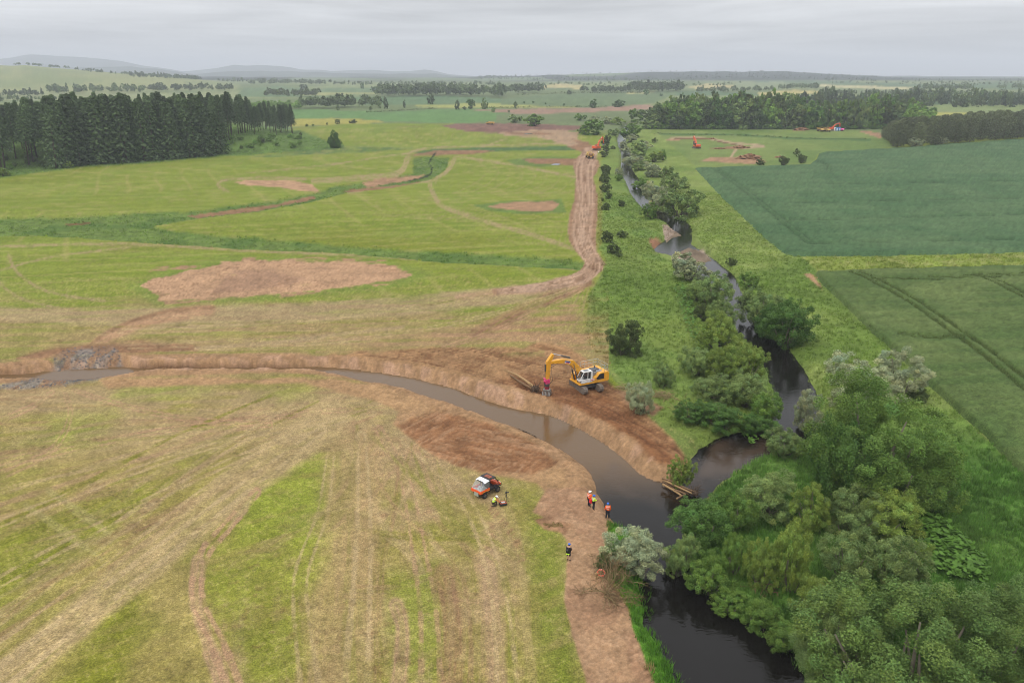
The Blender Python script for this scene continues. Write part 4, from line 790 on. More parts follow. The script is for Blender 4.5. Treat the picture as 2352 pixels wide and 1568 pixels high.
# near trees and bushes, one by one: x, foot, width, height, leaves, crown, label
NEARB = [
    (2080, 1680, 430, 330, 'corner', 'spread', 'huge grey green willow filling the bottom right corner, nearest the river'),
    (2310, 1640, 300, 290, 'corner', 'spread', 'large willow cut off by the bottom right corner of the picture'),
    (1935, 1590, 190, 190, 'grey', 'spread', 'willow at the dark water edge beside the huge corner willow'),
    (2015, 1155, 300, 270, 'green', 'spread', 'tallest broad green willow on the right bank above the butterbur'),
    (2135, 1165, 150, 150, 'green', 'round', 'willow leaning out to the right of the tallest broad willow'),
    (1935, 1170, 140, 190, 'dark', 'round', 'darker green willow on the left flank of the tallest broad willow'),
    (1975, 935, 160, 120, 'silver', 'open', 'silvery white willow behind the tallest broad willow'),
    (2070, 915, 120, 105, 'silver', 'open', 'smaller silvery willow touching the edge of the nearer wheat'),
    (2105, 925, 46, 40, 'haw', 'round', 'small rusty brown bush at the wheat edge below the silvery willows'),
    (1858, 985, 64, 84, 'silver', 'open', 'small silvery willow at the river bend beside the open water'),
    (1803, 1050, 84, 66, 'grey', 'round', 'round grey green bush on the point where the old river bends'),
    (1862, 1218, 84, 110, 'lime', 'cone', 'pale pointed young tree among the right bank willows'),
    (1775, 1190, 124, 108, 'grey', 'round', 'rounded grey willow left of the pale pointed tree'),
    (1615, 1255, 138, 108, 'dark', 'round', 'dark green alder at the water edge opposite the silver bush'),
    (1690, 1220, 90, 90, 'green', 'round', 'green willow between the dark alder and the rounded grey willow'),
    (1562, 1322, 78, 96, 'grey', 'open', 'leaning willow with bare lower twigs overhanging the dark water'),
    (1630, 1362, 104, 92, 'green', 'round', 'rounded willow on the right bank just below the leaning one'),
    (1690, 1320, 62, 86, 'green', 'round', 'slim willow behind the rounded one on the right bank'),
    (1752, 1350, 76, 106, 'lime', 'round', 'yellow green willow in the middle of the right bank thicket'),
    (1822, 1352, 92, 150, 'lime', 'round', 'tall yellow green willow with grey stems showing at its foot'),
    (1960, 1230, 130, 118, 'grey', 'round', 'grey green willow below the tallest broad willow'),
    (2050, 1240, 130, 112, 'lime', 'round', 'yellowish willow beside the butterbur patch'),
    (1960, 1350, 130, 130, 'grey', 'round', 'dense grey willow in the heart of the right bank thicket'),
    (2065, 1360, 130, 130, 'grey', 'round', 'grey willow at the lower edge of the butterbur patch'),
    (1880, 1425, 108, 98, 'lime', 'round', 'yellow green bush above the corner willows near the water'),
    (1950, 1435, 90, 80, 'green', 'round', 'small willow squeezed above the huge corner willow'),
    (2120, 1285, 44, 44, 'lime', 'open', 'small yellowish sapling standing in the butterbur'),
    (1680, 1412, 76, 56, 'green', 'round', 'low willow scrub on the right bank above the widest water'),
    (1752, 1450, 84, 74, 'green', 'round', 'low green bush at the bulge of the right bank'),
    (1812, 1500, 90, 70, 'green', 'round', 'bush hanging over the right water edge near the bottom'),
    (1453, 1322, 128, 108, 'silver', 'round', 'round silver leaved bush on the left bank by the lifebuoy'),
    (1384, 1308, 34, 38, 'haw', 'open', 'small dark bush on the left bank beside the round silver bush'),
    (1562, 1118, 58, 66, 'lime', 'open', 'light green young tree growing behind the stacked logs'),
    (1472, 948, 62, 66, 'silver', 'round', 'pale silvery bush between the excavator and the old river'),
    (1524, 888, 50, 50, 'grey', 'round', 'round grey bush in the long grass right of the excavator'),
    (1433, 814, 78, 78, 'haw', 'open', 'dark olive hawthorn in the long grass above the excavator'),
    (1650, 802, 96, 82, 'lime', 'round', 'light green willow on the left bank above the river narrows'),
    (1598, 862, 78, 62, 'grey', 'round', 'grey willow on the left bank in line with the excavator'),
    (1660, 868, 80, 76, 'lime', 'round', 'green willow on the left bank next to the river narrows'),
    (1720, 878, 74, 84, 'lime', 'round', 'yellowish willow overhanging the river from the left bank'),
    (1640, 922, 90, 62, 'grey', 'round', 'grey willow scrub above the flowering gorse'),
    (1715, 935, 90, 76, 'grey', 'round', 'grey willow between the gorse and the river'),
    (1762, 965, 70, 66, 'green', 'round', 'green bush at the river edge opposite the small silvery willow'),
    (1596, 968, 84, 44, 'dark', 'round', 'low dark scrub at the end of the long grass'),
    (1660, 978, 92, 50, 'dark', 'round', 'low dark scrub at the inner side of the river bend'),
    (1740, 1000, 76, 46, 'dark', 'round', 'low dark bush on the bank above the shallow bend'),
    (1608, 945, 34, 26, 'lime', 'round', 'small gorse bush in yellow flower, left of the pair'),
    (1684, 922, 30, 24, 'lime', 'round', 'small gorse bush in yellow flower, right of the pair'),
    (1588, 642, 82, 58, 'silver', 'round', 'willow just below the second gravel bar on the left bank'),
    (1604, 690, 54, 46, 'grey', 'round', 'grey willow behind the butterbur on the left bank'),
    (1645, 705, 84, 74, 'grey', 'round', 'big willow leaning to the river on the left bank'),
    (1660, 748, 62, 56, 'grey', 'round', 'grey willow below the big leaning willow'),
    (1612, 735, 34, 36, 'haw', 'round', 'small dark bush in the butterbur on the left bank'),
    (1720, 660, 40, 34, 'green', 'round', 'small bush on the right bank at the upper bend'),
    (1745, 748, 92, 80, 'grey', 'round', 'green willow on the right bank above the dark round tree'),
    (1812, 796, 116, 104, 'dark', 'round', 'dark round tree on the right bank beside the wheat'),
    (1770, 770, 70, 70, 'dark', 'round', 'dark willow overhanging the river narrows from the right'),
    (1680, 608, 24, 16, 'haw', 'round', 'tiny dark bush on the right bank grass'),
    (1562, 490, 88, 68, 'grey', 'round', 'big round dense bush on the right bank above the gravel bars'),
    (1522, 484, 52, 52, 'silver', 'round', 'willow tucked against the big round dense bush'),
    (1506, 460, 56, 46, 'silver', 'round', 'grey willow upstream of the big round dense bush'),
    (1545, 438, 56, 38, 'grey', 'round', 'green willow behind the big round dense bush'),
    (1492, 501, 36, 34, 'green', 'round', 'small green bush on the left water edge at the gravel bar'),
    (1473, 425, 38, 22, 'green', 'round', 'low green willow where the river comes out of the trees'),
    (1424, 405, 22, 18, 'silver', 'round', 'small silvery bush on the left bank upstream'),
    (1421, 415, 16, 14, 'green', 'round', 'little green bush next to the small silvery bush'),
]
for (x, yb, w, h, lm, kd, lab) in NEARB:
    big = h > 80; w, h = w * 1.1, h * 1.06
    bush(x, yb + h * .04, w, h, lm, lab, kd, 'willows and bushes along the river', 'tree' if big else 'bush', 'willow_tree' if big else 'riverside_bush')
HAW = [(1390, 402, 24, 22), (1389, 419, 26, 22), (1391, 441, 30, 19), (1398, 457, 16, 16), (1428, 475, 22, 15), (1391, 482, 24, 16), (1385, 463, 8, 8), (1429, 546, 27, 16), (1394, 558, 27, 27), (1409, 582, 38, 25), (1422, 590, 16, 8)]
HL = ['dark hawthorn beside the haul road, eighth from the bend', 'dark hawthorn beside the haul road below the far dump truck', 'wide dark hawthorn halfway along the haul road', 'small round hawthorn beside the middle of the haul road', 'reddish brown bush in the grass between road and river', 'olive bush hard against the straight of the haul road', 'tiny bush at the edge of the haul road', 'bright topped bush in the grass above the road bend', 'thin olive thorn bush above the road bend', 'large dark hawthorn nearest the road bend', 'low thin bush just below the large dark hawthorn']
for p, l in zip(HAW, HL): bush(*p, 'haw', l, 'open' if 'thin' in l else 'round', 'hawthorns along the haul road', 'bush', 'hawthorn_bush')
# willow belt and bushes further up the river
BELT = [(1438, 348, 30, 16, 'silver'), (1465, 359, 48, 30, 'grey'), (1457, 380, 54, 27, 'silver'), (1500, 372, 43, 24, 'lime'), (1522, 369, 18, 24, 'green'), (1498, 407, 51, 32, 'silver'), (1468, 391, 40, 21, 'grey'), (1528, 408, 36, 26, 'grey'), (1480, 345, 34, 20, 'silver'), (1440, 372, 24, 16, 'silver'),
        (1410, 311, 30, 15, 'grey'), (1449, 315, 54, 32, 'green'), (1449, 327, 35, 18, 'silver'), (1359, 309, 67, 20, 'green'), (1381, 299, 16, 19, 'green'), (1398, 285, 32, 13, 'silver'), (1420, 287, 35, 11, 'lime'), (1465, 281, 40, 29, 'green'), (1332, 277, 31, 12, 'green'), (1363, 279, 24, 12, 'silver'), (1476, 336, 26, 14, 'grey'), (1430, 334, 20, 12, 'silver'), (1340, 306, 30, 14, 'grey')]
for (x, yb, w, h, lm) in BELT:
    bush(x, yb, w, h, lm, 'willow in the dense belt along the far river', 'round', 'far river willow belt', 'bush', 'willow_bush')
MISC = [(1391, 330, 24, 20, 'haw', 'dark bush just behind the far orange excavator bucket'), (1393, 348, 24, 17, 'haw', 'dark bush on the right of the far orange excavator'), (1389, 361, 22, 13, 'haw', 'dark bush right of the far dump truck'), (1390, 390, 24, 11, 'haw', 'low dark bush where the haul road narrows'),
        (1408, 343, 13, 8, 'haw', 'little bush between the far orange excavator and the willows'), (1503, 328, 14, 11, 'haw', 'little dark bush on bare soil right of the far river'), (1487, 294, 8, 8, 'haw', 'tiny bush at the foot of the far right wood'),
        (1182, 282, 36, 13, 'grey', 'wide grey bush on rough grass behind the brown bare field'), (1217, 279, 22, 9, 'haw', 'small bush between the two wide bushes by the brown field'), (1226, 290, 54, 13, 'green', 'widest low bush just behind the brown bare field'),
        (774, 286, 14, 11, 'haw', 'left of the two round bushes on the yellow strip'), (811, 284, 18, 10, 'haw', 'right of the two round bushes on the yellow strip'), (704, 291, 8, 6, 'haw', 'leftmost small bush on the track below the yellow strip'), (719, 290, 8, 5, 'lime', 'pale small bush on the track below the yellow strip'), (751, 287, 6, 5, 'haw', 'smallest dark bush on the track below the yellow strip'),
        (1746, 379, 20, 15, 'haw', 'left dark bush by the red soil in the right pasture'), (1800, 380, 24, 21, 'haw', 'round dark bush at the wheat edge in the right pasture'), (1830, 360, 16, 18, 'haw', 'upper of the two bushes at the wheat corner'), (1840, 375, 22, 20, 'haw', 'lower of the two bushes at the wheat corner'),
        (1362, 248, 21, 19, 'dark', 'leaning tree at the edge of the ploughed strip'), (1418, 246, 31, 14, 'dark', 'wide bush at the edge of the ploughed strip'), (1484, 219, 15, 12, 'dark', 'dark tree by the pale strip of crop'), (1308, 217, 12, 9, 'far', 'tree on the hedge above the far green field'),
        (990, 240, 17, 24, 'far', 'tall pale tree alone in the far green field'), (1051, 252, 13, 21, 'far', 'narrow tree left of the dark oak'), (1067, 253, 12, 8, 'far', 'low bush between the narrow tree and the dark oak'), (1083, 250, 22, 21, 'dark', 'dark round oak on the far hedge'), (1113, 251, 16, 24, 'grey', 'tall pale tree right of the dark oak'), (1133, 258, 11, 12, 'grey', 'small pale tree beside the ploughed strip'), (1184, 250, 11, 16, 'far', 'thin tree on the hedge above the ploughed strip'),
        (833, 204, 9, 12, 'dark', 'lone tree high in the distant fields'), (859, 211, 16, 11, 'dark', 'lone round tree left of the distant conifer wood'), (696, 207, 20, 12, 'far', 'copse tree above the distant dark wood'), (851, 254, 9, 9, 'far', 'small round tree on the rough ground'), (776, 254, 9, 13, 'far', 'narrow tree on the rough ground'), (929, 248, 8, 17, 'far', 'thin tall tree by the yellow field'), (886, 250, 13, 26, 'far', 'tallest tree at the end of the ragged wood'), (872, 249, 12, 20, 'grey', 'pale tree beside the tallest ragged one'),
        (1225, 238, 6, 5, 'dark', 'first field bush dot above the far yellow strip'), (1253, 240, 5, 4, 'dark', 'second field bush dot above the far yellow strip'), (1295, 243, 6, 5, 'dark', 'third field bush dot above the far yellow strip'), (1204, 238, 6, 5, 'dark', 'leftmost field bush dot above the far yellow strip'), (1168, 259, 6, 5, 'dark', 'bush dot in front of the ploughed strip'), (1519, 221, 11, 5, 'dark', 'low bush near the top corner of the right wood')]
for (x, yb, w, h, lm, lab) in MISC:
    tr = h > 16; bush(x, yb, w, h, lm, lab, 'round', None, 'tree' if tr or 'tree' in lab else 'bush', 'field_tree' if tr or 'tree' in lab else 'field_bush', parts=True if w > 18 else None)
# the lone three-headed tree in the lime field
lt = G(768, 340); s_ = (lt[1] * CP + CH * SP) / FP
root = tag(empty('field_tree', (lt[0], lt[1], gz(lt[0], lt[1]))), 'lone dark tree in three clumps standing before the left hillside', 'tree')
for k, (dx, dz, ra, rc) in enumerate([(-7, 16, 8, 10), (2, 24, 9, 14), (10, 10, 8, 10), (-4, 6, 10, 9), (4, 6, 9, 8)]):
    c = mlink('crown', proto('round', 'mid', k % 4)[0], LM['dark'], root); c.location = (dx * s_, 0, (dz - rc * .9) * s_); c.scale = (ra * s_, ra * s_, rc * s_)
V, F = [], []; tube(V, F, [(0, 0, -.5), (0, 0, 3), (.3, 0, 7)], [.35, .28, .1]); me = new_mesh('trunk', V, F); me.materials.append(M['bark_dark']); link('trunk', me, root)

# ------------------------------------------------------------------ spruces and pines
def conifer_mesh(name, seed, bare_, n, droop, wid, size, top=1.0):
    """unit height 1, branches from 'bare_' upward"""
    r = np.random.default_rng(seed); t = r.uniform(0, 1, n) ** .85; z = bare_ + (1 - bare_) * t
    lay = np.floor(t * 17) / 17; R = wid * (1 - lay) ** .72 * (.55 + .45 * np.abs(np.sin(t * 17 * 3.14159))) + .012
    if top < 1: R = wid * np.sqrt(np.maximum(1 - ((t - .45) / .58) ** 2, .02)) * r.uniform(.6, 1.05, n)
    a = r.uniform(0, 6.283, n); q = np.sqrt(r.uniform(.15, 1, n)); nb = np.round(a / 6.283 * 7 + lay * 19) / 7 * 6.283; a = a * .45 + nb * .55
    P = np.stack([R * q * np.cos(a), R * q * np.sin(a), z - droop * R * q], 1); N = np.stack([np.cos(a), np.sin(a), np.full(n, .5)], 1)
    V = leaves(P, N, size, r, .42, -.25); tone = r.uniform(.65, 1.35, n); C = np.repeat(np.stack([tone, tone, tone * r.uniform(.85, 1.1, n)], 1), 3, 0)
    TV, TF = [], []; tube(TV, TF, [(0, 0, -.03), (.004, 0, .5), (0, 0, .97)], [.011, .008, .002], 5)
    for k in range(int(26 * bare_)):                  # dead snags on the bare trunk
        zz = r.uniform(.1, bare_ + .15); b = r.uniform(0, 6.28); tube(TV, TF, [(0, 0, zz), (.05 * math.cos(b), .05 * math.sin(b), zz + r.uniform(-.01, .02))], [.0025, .001], 3)
    return new_mesh(name + '_crown', V, np.arange(len(V)).reshape(-1, 3), C), new_mesh(name + '_trunk', TV, TF)
M['sbark'] = mat('spruce_bark', tuple(alb(128, 112, 98)), .9, .1, var=.3, scale=3)
SPR = [conifer_mesh('spruce', 200 + i, (.03, .36, .48, .06, .40, .22)[i], 1700, .55, (.19, .17, .16, .20, .17, .18)[i], .024) for i in range(6)]
PIN = [conifer_mesh('pine', 300 + i, (.02, .10, .05)[i], 1500, .05, .34, .040, .9) for i in range(3)]
def conifer(P, hgt, protos, k, lm, label, group, name, wf=1.0):
    cm, tm = protos[k]; o = empty(name, (P[0], P[1], P[2]), random.uniform(0, 6.28)); o.scale = (hgt * wf, hgt * wf * random.uniform(.85, 1.15), hgt); o.rotation_euler = (random.gauss(0, .025), random.gauss(0, .025), random.uniform(0, 6.28))
    mlink('crown', cm, LM[lm], o); mlink('trunk', tm, M['sbark'], o); tag(o, label, 'tree', group); return o
def along(line, u):
    L = np.asarray(line, float); s = np.concatenate([[0], np.cumsum(np.linalg.norm(np.diff(L, axis=0), axis=1))]); return np.array([np.interp(u * s[-1], s, L[:, k]) for k in range(L.shape[1])])
FR = [G(*p)[:2] for p in [(-150, 425), (0, 404), (175, 380), (349, 369), (470, 358), (512, 352)]]
BK = [G(*p)[:2] for p in [(-150, 318), (0, 308), (175, 300), (349, 296), (500, 298), (575, 302)]]
TOPY = lambda x: np.interp(x, [-200, 0, 120, 230, 330, 450, 510, 560, 600], [236, 236, 222, 216, 217, 218, 214, 216, 230])
def put_spruce(X_, Y_, k, lab, grp, wf=1.0, jit=True):
    z = gz(X_, Y_); sx, sy = to_sheet(X_, Y_, z); dep = Y_ * CP + (CH - z) * SP
    top = TOPY(sx) + random.uniform(-6, 8) + (14 * random.random() ** 2) if jit else TOPY(sx)
    v = (784 - top) / FP; zt = CH + (-SP + v * CP) / (CP + v * SP) * Y_; hgt = float(np.clip(zt - z, 12, 33)) * random.uniform(.9, 1.03)
    conifer((X_, Y_, z), hgt, SPR, k, 'spruce', lab, grp, 'spruce_tree', wf)
rr_ = random.Random(4)
for row in range(9):
    nrow = 36
    for i in range(nrow):
        u = (i + rr_.uniform(-.4, 1.4)) / nrow; f = (row + rr_.uniform(-.5, .5)) / 8.5
        f = max(0, f) ** 1.25
        p = along(FR, u) * (1 - f) + along(BK, u) * f
        sx = to_sheet(p[0], p[1], gz(p[0], p[1]))[0]
        if sx < -90: continue
        if row == 0:
            if sx < 120: continue
            put_spruce(p[0], p[1], rr_.choice((0, 3)), 'dark spruce branched to the ground in the front row of the left plantation', 'front row spruces of the left plantation', rr_.uniform(1.0, 1.7))
        else:
            if sx < 115 and row < 2: continue
            if sx > 470 and row < 4: continue
            k = rr_.choice((1, 2, 4)) if (sx < 210 or sx > 420) else rr_.choice((5, 3, 1))
            if rr_.random() < .12: continue
            put_spruce(p[0], p[1], k, 'tall bare stemmed spruce standing inside the left plantation', 'inner spruces of the left plantation', rr_.uniform(.95, 1.45))
for x_ in np.linspace(545, 672, 30):
    p = G(x_ + rr_.uniform(-3, 3), rr_.uniform(296, 310)); z = gz(p[0], p[1]); dep = p[1] * CP + (CH - z) * SP
    conifer((p[0], p[1], z), (rr_.uniform(50, 66) + max(0, 590 - x_) * .5) * dep / FP, SPR, rr_.choice((1, 5, 4)), 'spruce', 'spruce in the thin row right of the left plantation', 'thin row of spruces on the hillside', 'spruce_tree', 1.1)
# scrub on the slope below the plantation
for i in range(46):
    x_ = rr_.uniform(-10, 140) if i < 20 else rr_.uniform(505, 700); y_ = (rr_.uniform(330, 398) - max(0, x_ - 30) * .12) if i < 20 else rr_.uniform(312, 342) + max(0, 600 - x_) * .03
    bush(x_, y_, rr_.uniform(9, 20), rr_.uniform(7, 14), rr_.choice(('bramble', 'bramble', 'green', 'haw')), 'scrubby bush on the slope left of the plantation' if i < 20 else 'scrubby bush on the hillside right of the plantation', 'round', 'scrub left of the plantation' if i < 20 else 'scrub right of the plantation', 'bush', 'scrub_bush', lod='far')
for x_, y_, w_, h_, l_ in [(275, 374, 14, 26, 'pale flowering elder at the foot of the front spruces'), (158, 386, 22, 14, 'pale bush at the foot of the plantation, left of the elder'), (10, 405, 30, 20, 'large pale bush at the left edge below the plantation'), (500, 352, 16, 14, 'yellow green bush at the right end of the front spruces')]:
    bush(x_, y_, w_, h_, 'lime', l_, 'round', None, 'bush', 'elder_bush', lod='far', parts=True)
# pine block on the right
PF = [G(*p)[:2] for p in [(2026, 317), (2062, 338), (2110, 336), (2164, 331), (2352, 318), (2450, 311)]]
PTOP = lambda x: np.interp(x, [2020, 2044, 2084, 2150, 2231, 2352, 2450], [298, 279, 268, 263, 257, 252, 247])
for row in range(5):
    for i in range(24):
        u = (i + rr_.uniform(.1, .9)) / 24; q = along(PF, u); q = q * (1 + .045 * row + rr_.uniform(-.012, .012)) + np.array([row * 2.5, 0]); z = gz(q[0], q[1]); sx = to_sheet(q[0], q[1], z)[0]
        if sx > 2420: continue
        v = (784 - (PTOP(sx) + rr_.uniform(-2, 9) + (10 if row == 0 else 0))) / FP; zt = CH + (-SP + v * CP) / (CP + v * SP) * q[1]
        conifer((q[0], q[1], z), max(zt - z, 8), PIN, rr_.randrange(3), 'pine', 'dull green pine in the dense block above the right wheat field', 'pines of the right block', 'pine_tree', 1.0)
for x_, y_, w_, h_ in [(2098, 337, 40, 20), (2160, 331, 34, 16)]:
    bush(x_, y_, w_, h_, 'silver', 'white flowering bush under the pines, %s of the two' % ('left' if x_ < 2120 else 'right'), 'round', None, 'bush', 'elder_bush', lod='mid')
# broadleaved wood on the right
WTOP = lambda x: np.interp(x, [1488, 1500, 1520, 1545, 1600, 1700, 1760, 1900, 2050, 2100, 2130], [262, 246, 232, 222, 214, 213, 214, 222, 220, 228, 244])
for row in range(4):
    for i in range(32):
        x_ = 1490 + 640 * (i + rr_.uniform(.1, .9)) / 32; yb = (296, 289, 283, 278)[row] + rr_.uniform(-1, 1)
        if 1860 < x_ < 1990 and row > 0 and rr_.random() < .75: continue
        p = G(x_, yb); h = (yb - WTOP(x_)) * rr_.uniform(.62, 1.0) * (.86 if row == 0 else 1)
        bush(x_, yb, rr_.uniform(34, 58), h, rr_.choice(('far', 'far', 'dark', 'haw', 'green', 'bramble', 'grey')), 'broadleaved tree in the wood beyond the right pasture', rr_.choice(('round', 'open', 'round')), 'trees of the right hand wood', 'tree', 'broadleaf_tree', lod='far', parts=False)
for i in range(10):
    x_ = 1872 + i * 12 + rr_.uniform(-4, 4); bush(x_, 296, rr_.uniform(16, 24), rr_.uniform(40, 58), 'far', 'slender ivy clad tree in the gap of the right wood', 'open', 'slender trees in the wood gap', 'tree', 'broadleaf_tree', lod='far', parts=True)
for i in range(34):
    x_ = 1500 + i * 18.5 + rr_.uniform(-5, 5); bush(x_, 297, rr_.uniform(14, 26), rr_.uniform(7, 13), rr_.choice(('green', 'dark', 'bramble')), 'undergrowth bush along the foot of the right wood', 'round', 'undergrowth of the right wood', 'bush', 'scrub_bush', lod='far')
# belt behind the wood
for i in range(60):
    x_ = 1840 + 520 * (i + rr_.uniform(0, 1)) / 60; yb = rr_.uniform(238, 248); h = rr_.uniform(22, 34) + (6 if rr_.random() < .25 else 0)
    bush(x_, yb, rr_.uniform(15, 26), h, rr_.choice(('far', 'haw', 'far', 'spruce')), 'tree in the long belt behind the right wood', rr_.choice(('round', 'cone', 'round')), 'trees of the belt behind the right wood', 'tree', 'broadleaf_tree', lod='vfar')

# ------------------------------------------------------------------ far woods: each reads as one mass
def far_wood(pts, depth, n, h, lm, label, cone=.2):
    V, C = [], []; r = np.random.default_rng(len(label) * 7 + n)
    for i in range(n):
        u = r.uniform(); q = along(pts, u); p = G(q[0], q[1]); d = r.uniform() ** 1.4 * depth; p = p[:2] * (1 + d / p[1]); z = gz(p[0], p[1]); dep = p[1]
        hh = h * dep / FP * r.uniform(.7, 1.1); ra = hh * r.uniform(.26, .45); k = 44; dd = r.normal(size=(k, 3)); dd /= np.linalg.norm(dd, axis=1)[:, None]; dd[:, 2] = np.abs(dd[:, 2]) * 1.2 - .35
        if r.uniform() < cone: tt = r.uniform(0, 1, k); dd = np.stack([dd[:, 0] * (1 - tt) * .8, dd[:, 1] * (1 - tt) * .8, tt * 1.7 - .6], 1)
        P = np.stack([dd[:, 0] * ra, dd[:, 1] * ra, hh * .52 + dd[:, 2] * hh * .46], 1) + np.array([p[0], p[1], z])
        V.append(leaves(P, dd, hh * .17, r, .6)); t_ = r.uniform(.75, 1.2) * r.uniform(.8, 1.2, k); C.append(np.repeat(np.stack([t_, t_, t_], 1), 3, 0))
    V = np.concatenate(V); me = new_mesh('far_wood', V, np.arange(len(V)).reshape(-1, 3), np.concatenate(C)); me.materials.append(LM[lm]); tag(link('far_wood', me), label, 'wood', kind='stuff')
FW = [([(-60, 226), (100, 223)], 90, 40, 15, 'far', 'dark band of trees at the far left above the plantation'), ([(112, 217), (250, 216), (336, 214)], 120, 80, 15, 'far', 'long hedge of trees under the pale left hill'), ([(330, 212), (540, 210)], 120, 70, 14, 'far', 'tree line running right under the pale left hill'), ([(-60, 236), (40, 235), (150, 234)], 50, 26, 13, 'far', 'tree tops just above the plantation at left'),
      ([(604, 224), (733, 223)], 120, 60, 15, 'haw', 'small dark wood behind the ragged copse'), ([(692, 250), (750, 251), (816, 249), (870, 249)], 60, 46, 26, 'far', 'ragged birch and pine copse beyond the green field'), ([(574, 253), (692, 252)], 70, 60, 15, 'bramble', 'pale scrub left of the ragged copse'),
      ([(866, 224), (960, 222), (1060, 222), (1157, 225)], 130, 150, 24, 'far', 'long conifer wood in the middle distance', ), ([(574, 196), (680, 195), (762, 196)], 200, 70, 11, 'far', 'distant wooded rise left of centre'), ([(766, 197), (950, 197), (1148, 197)], 260, 120, 8, 'far', 'thin distant tree line left of centre'),
      ([(1168, 215), (1253, 213)], 120, 44, 18, 'far', 'wood beside the pale yellow slope'), ([(1334, 214), (1438, 214)], 120, 54, 13, 'far', 'low wood right of the pale yellow slope'), ([(1438, 213), (1567, 212)], 160, 80, 20, 'far', 'taller mixed wood in the centre distance'),
      ([(1600, 214), (1780, 212)], 160, 60, 11, 'far', 'tree line behind the right wood'), ([(2108, 209), (2231, 209)], 160, 44, 14, 'far', 'rounded copse in the right distance'), ([(2290, 208), (2400, 207)], 160, 34, 12, 'far', 'copse at the far right edge of the distance'), ([(1790, 208), (1885, 206)], 160, 36, 12, 'far', 'copse above the yellow field in the right distance'), ([(1880, 224), (2100, 222), (2400, 226)], 120, 90, 14, 'far', 'straggling tree belt in the right distance'),
      ([(30, 151), (100, 153), (188, 165), (270, 172), (349, 178), (457, 184)], 120, 110, 7, 'spruce', 'strip of forest along the crest of the pale left hill'), ([(300, 180), (380, 182), (460, 185)], 200, 70, 10, 'spruce', 'forest on the right end of the pale left hill'), ([(500, 190), (560, 190), (640, 190)], 300, 50, 8, 'far', 'distant wood at the foot of the blue hills'),
      ([(1100, 184), (1250, 186), (1400, 188), (1560, 190)], 900, 150, 5, 'spruce', 'forest on the distant central ridge'), ([(1560, 185), (1700, 180), (1850, 184), (2000, 188)], 900, 130, 5, 'spruce', 'forest on the distant right ridge'), ([(1100, 180), (1300, 176), (1500, 174), (1700, 172), (1850, 175), (2100, 184), (2400, 187)], 700, 190, 3.2, 'far', 'trees along the distant skyline ridge'), ([(1240, 197), (1330, 199), (1600, 200), (1700, 198)], 300, 60, 7, 'far', 'scattered distant trees below the ridge'), ([(1900, 193), (2100, 196), (2400, 198)], 500, 90, 6, 'far', 'distant tree belts at right below the hills')]
for a_ in FW: far_wood(*a_)
def hedge(pts, h, n, label):
    V, C = [], []; r = np.random.default_rng(n)
    for i in range(n):
        q = along(pts, (i + r.uniform()) / n); p = G(q[0], q[1]); hh = h * p[1] / FP * r.uniform(.5, 1.3); k = 26; dd = r.normal(size=(k, 3)); dd /= np.linalg.norm(dd, axis=1)[:, None]
        P = p[None] + dd * np.array([hh * 1.3, hh * .6, hh * .55]) + np.array([0, 0, hh * .5]); V.append(leaves(P, dd, hh * .3, r, .6)); t_ = r.uniform(.7, 1.2, k); C.append(np.repeat(np.stack([t_] * 3, 1), 3, 0))
    V = np.concatenate(V); me = new_mesh('hedge', V, np.arange(len(V)).reshape(-1, 3), np.concatenate(C)); me.materials.append(LM['haw']); tag(link('hedge', me), label, 'hedge')
hedge([(842, 259), (900, 256), (1004, 250)], 3, 40, 'gappy hedge along the top of the bright green field'); hedge([(1100, 249), (1240, 247), (1395, 246)], 3, 46, 'hedge between the ploughed strip and the pale yellow field'); hedge([(1188, 219), (1300, 215), (1475, 214)], 4, 36, 'hedge along the crest of the far green field'); hedge([(1500, 308), (1700, 312), (1850, 319), (1990, 321)], 3, 60, 'line of rushes across the right pasture')

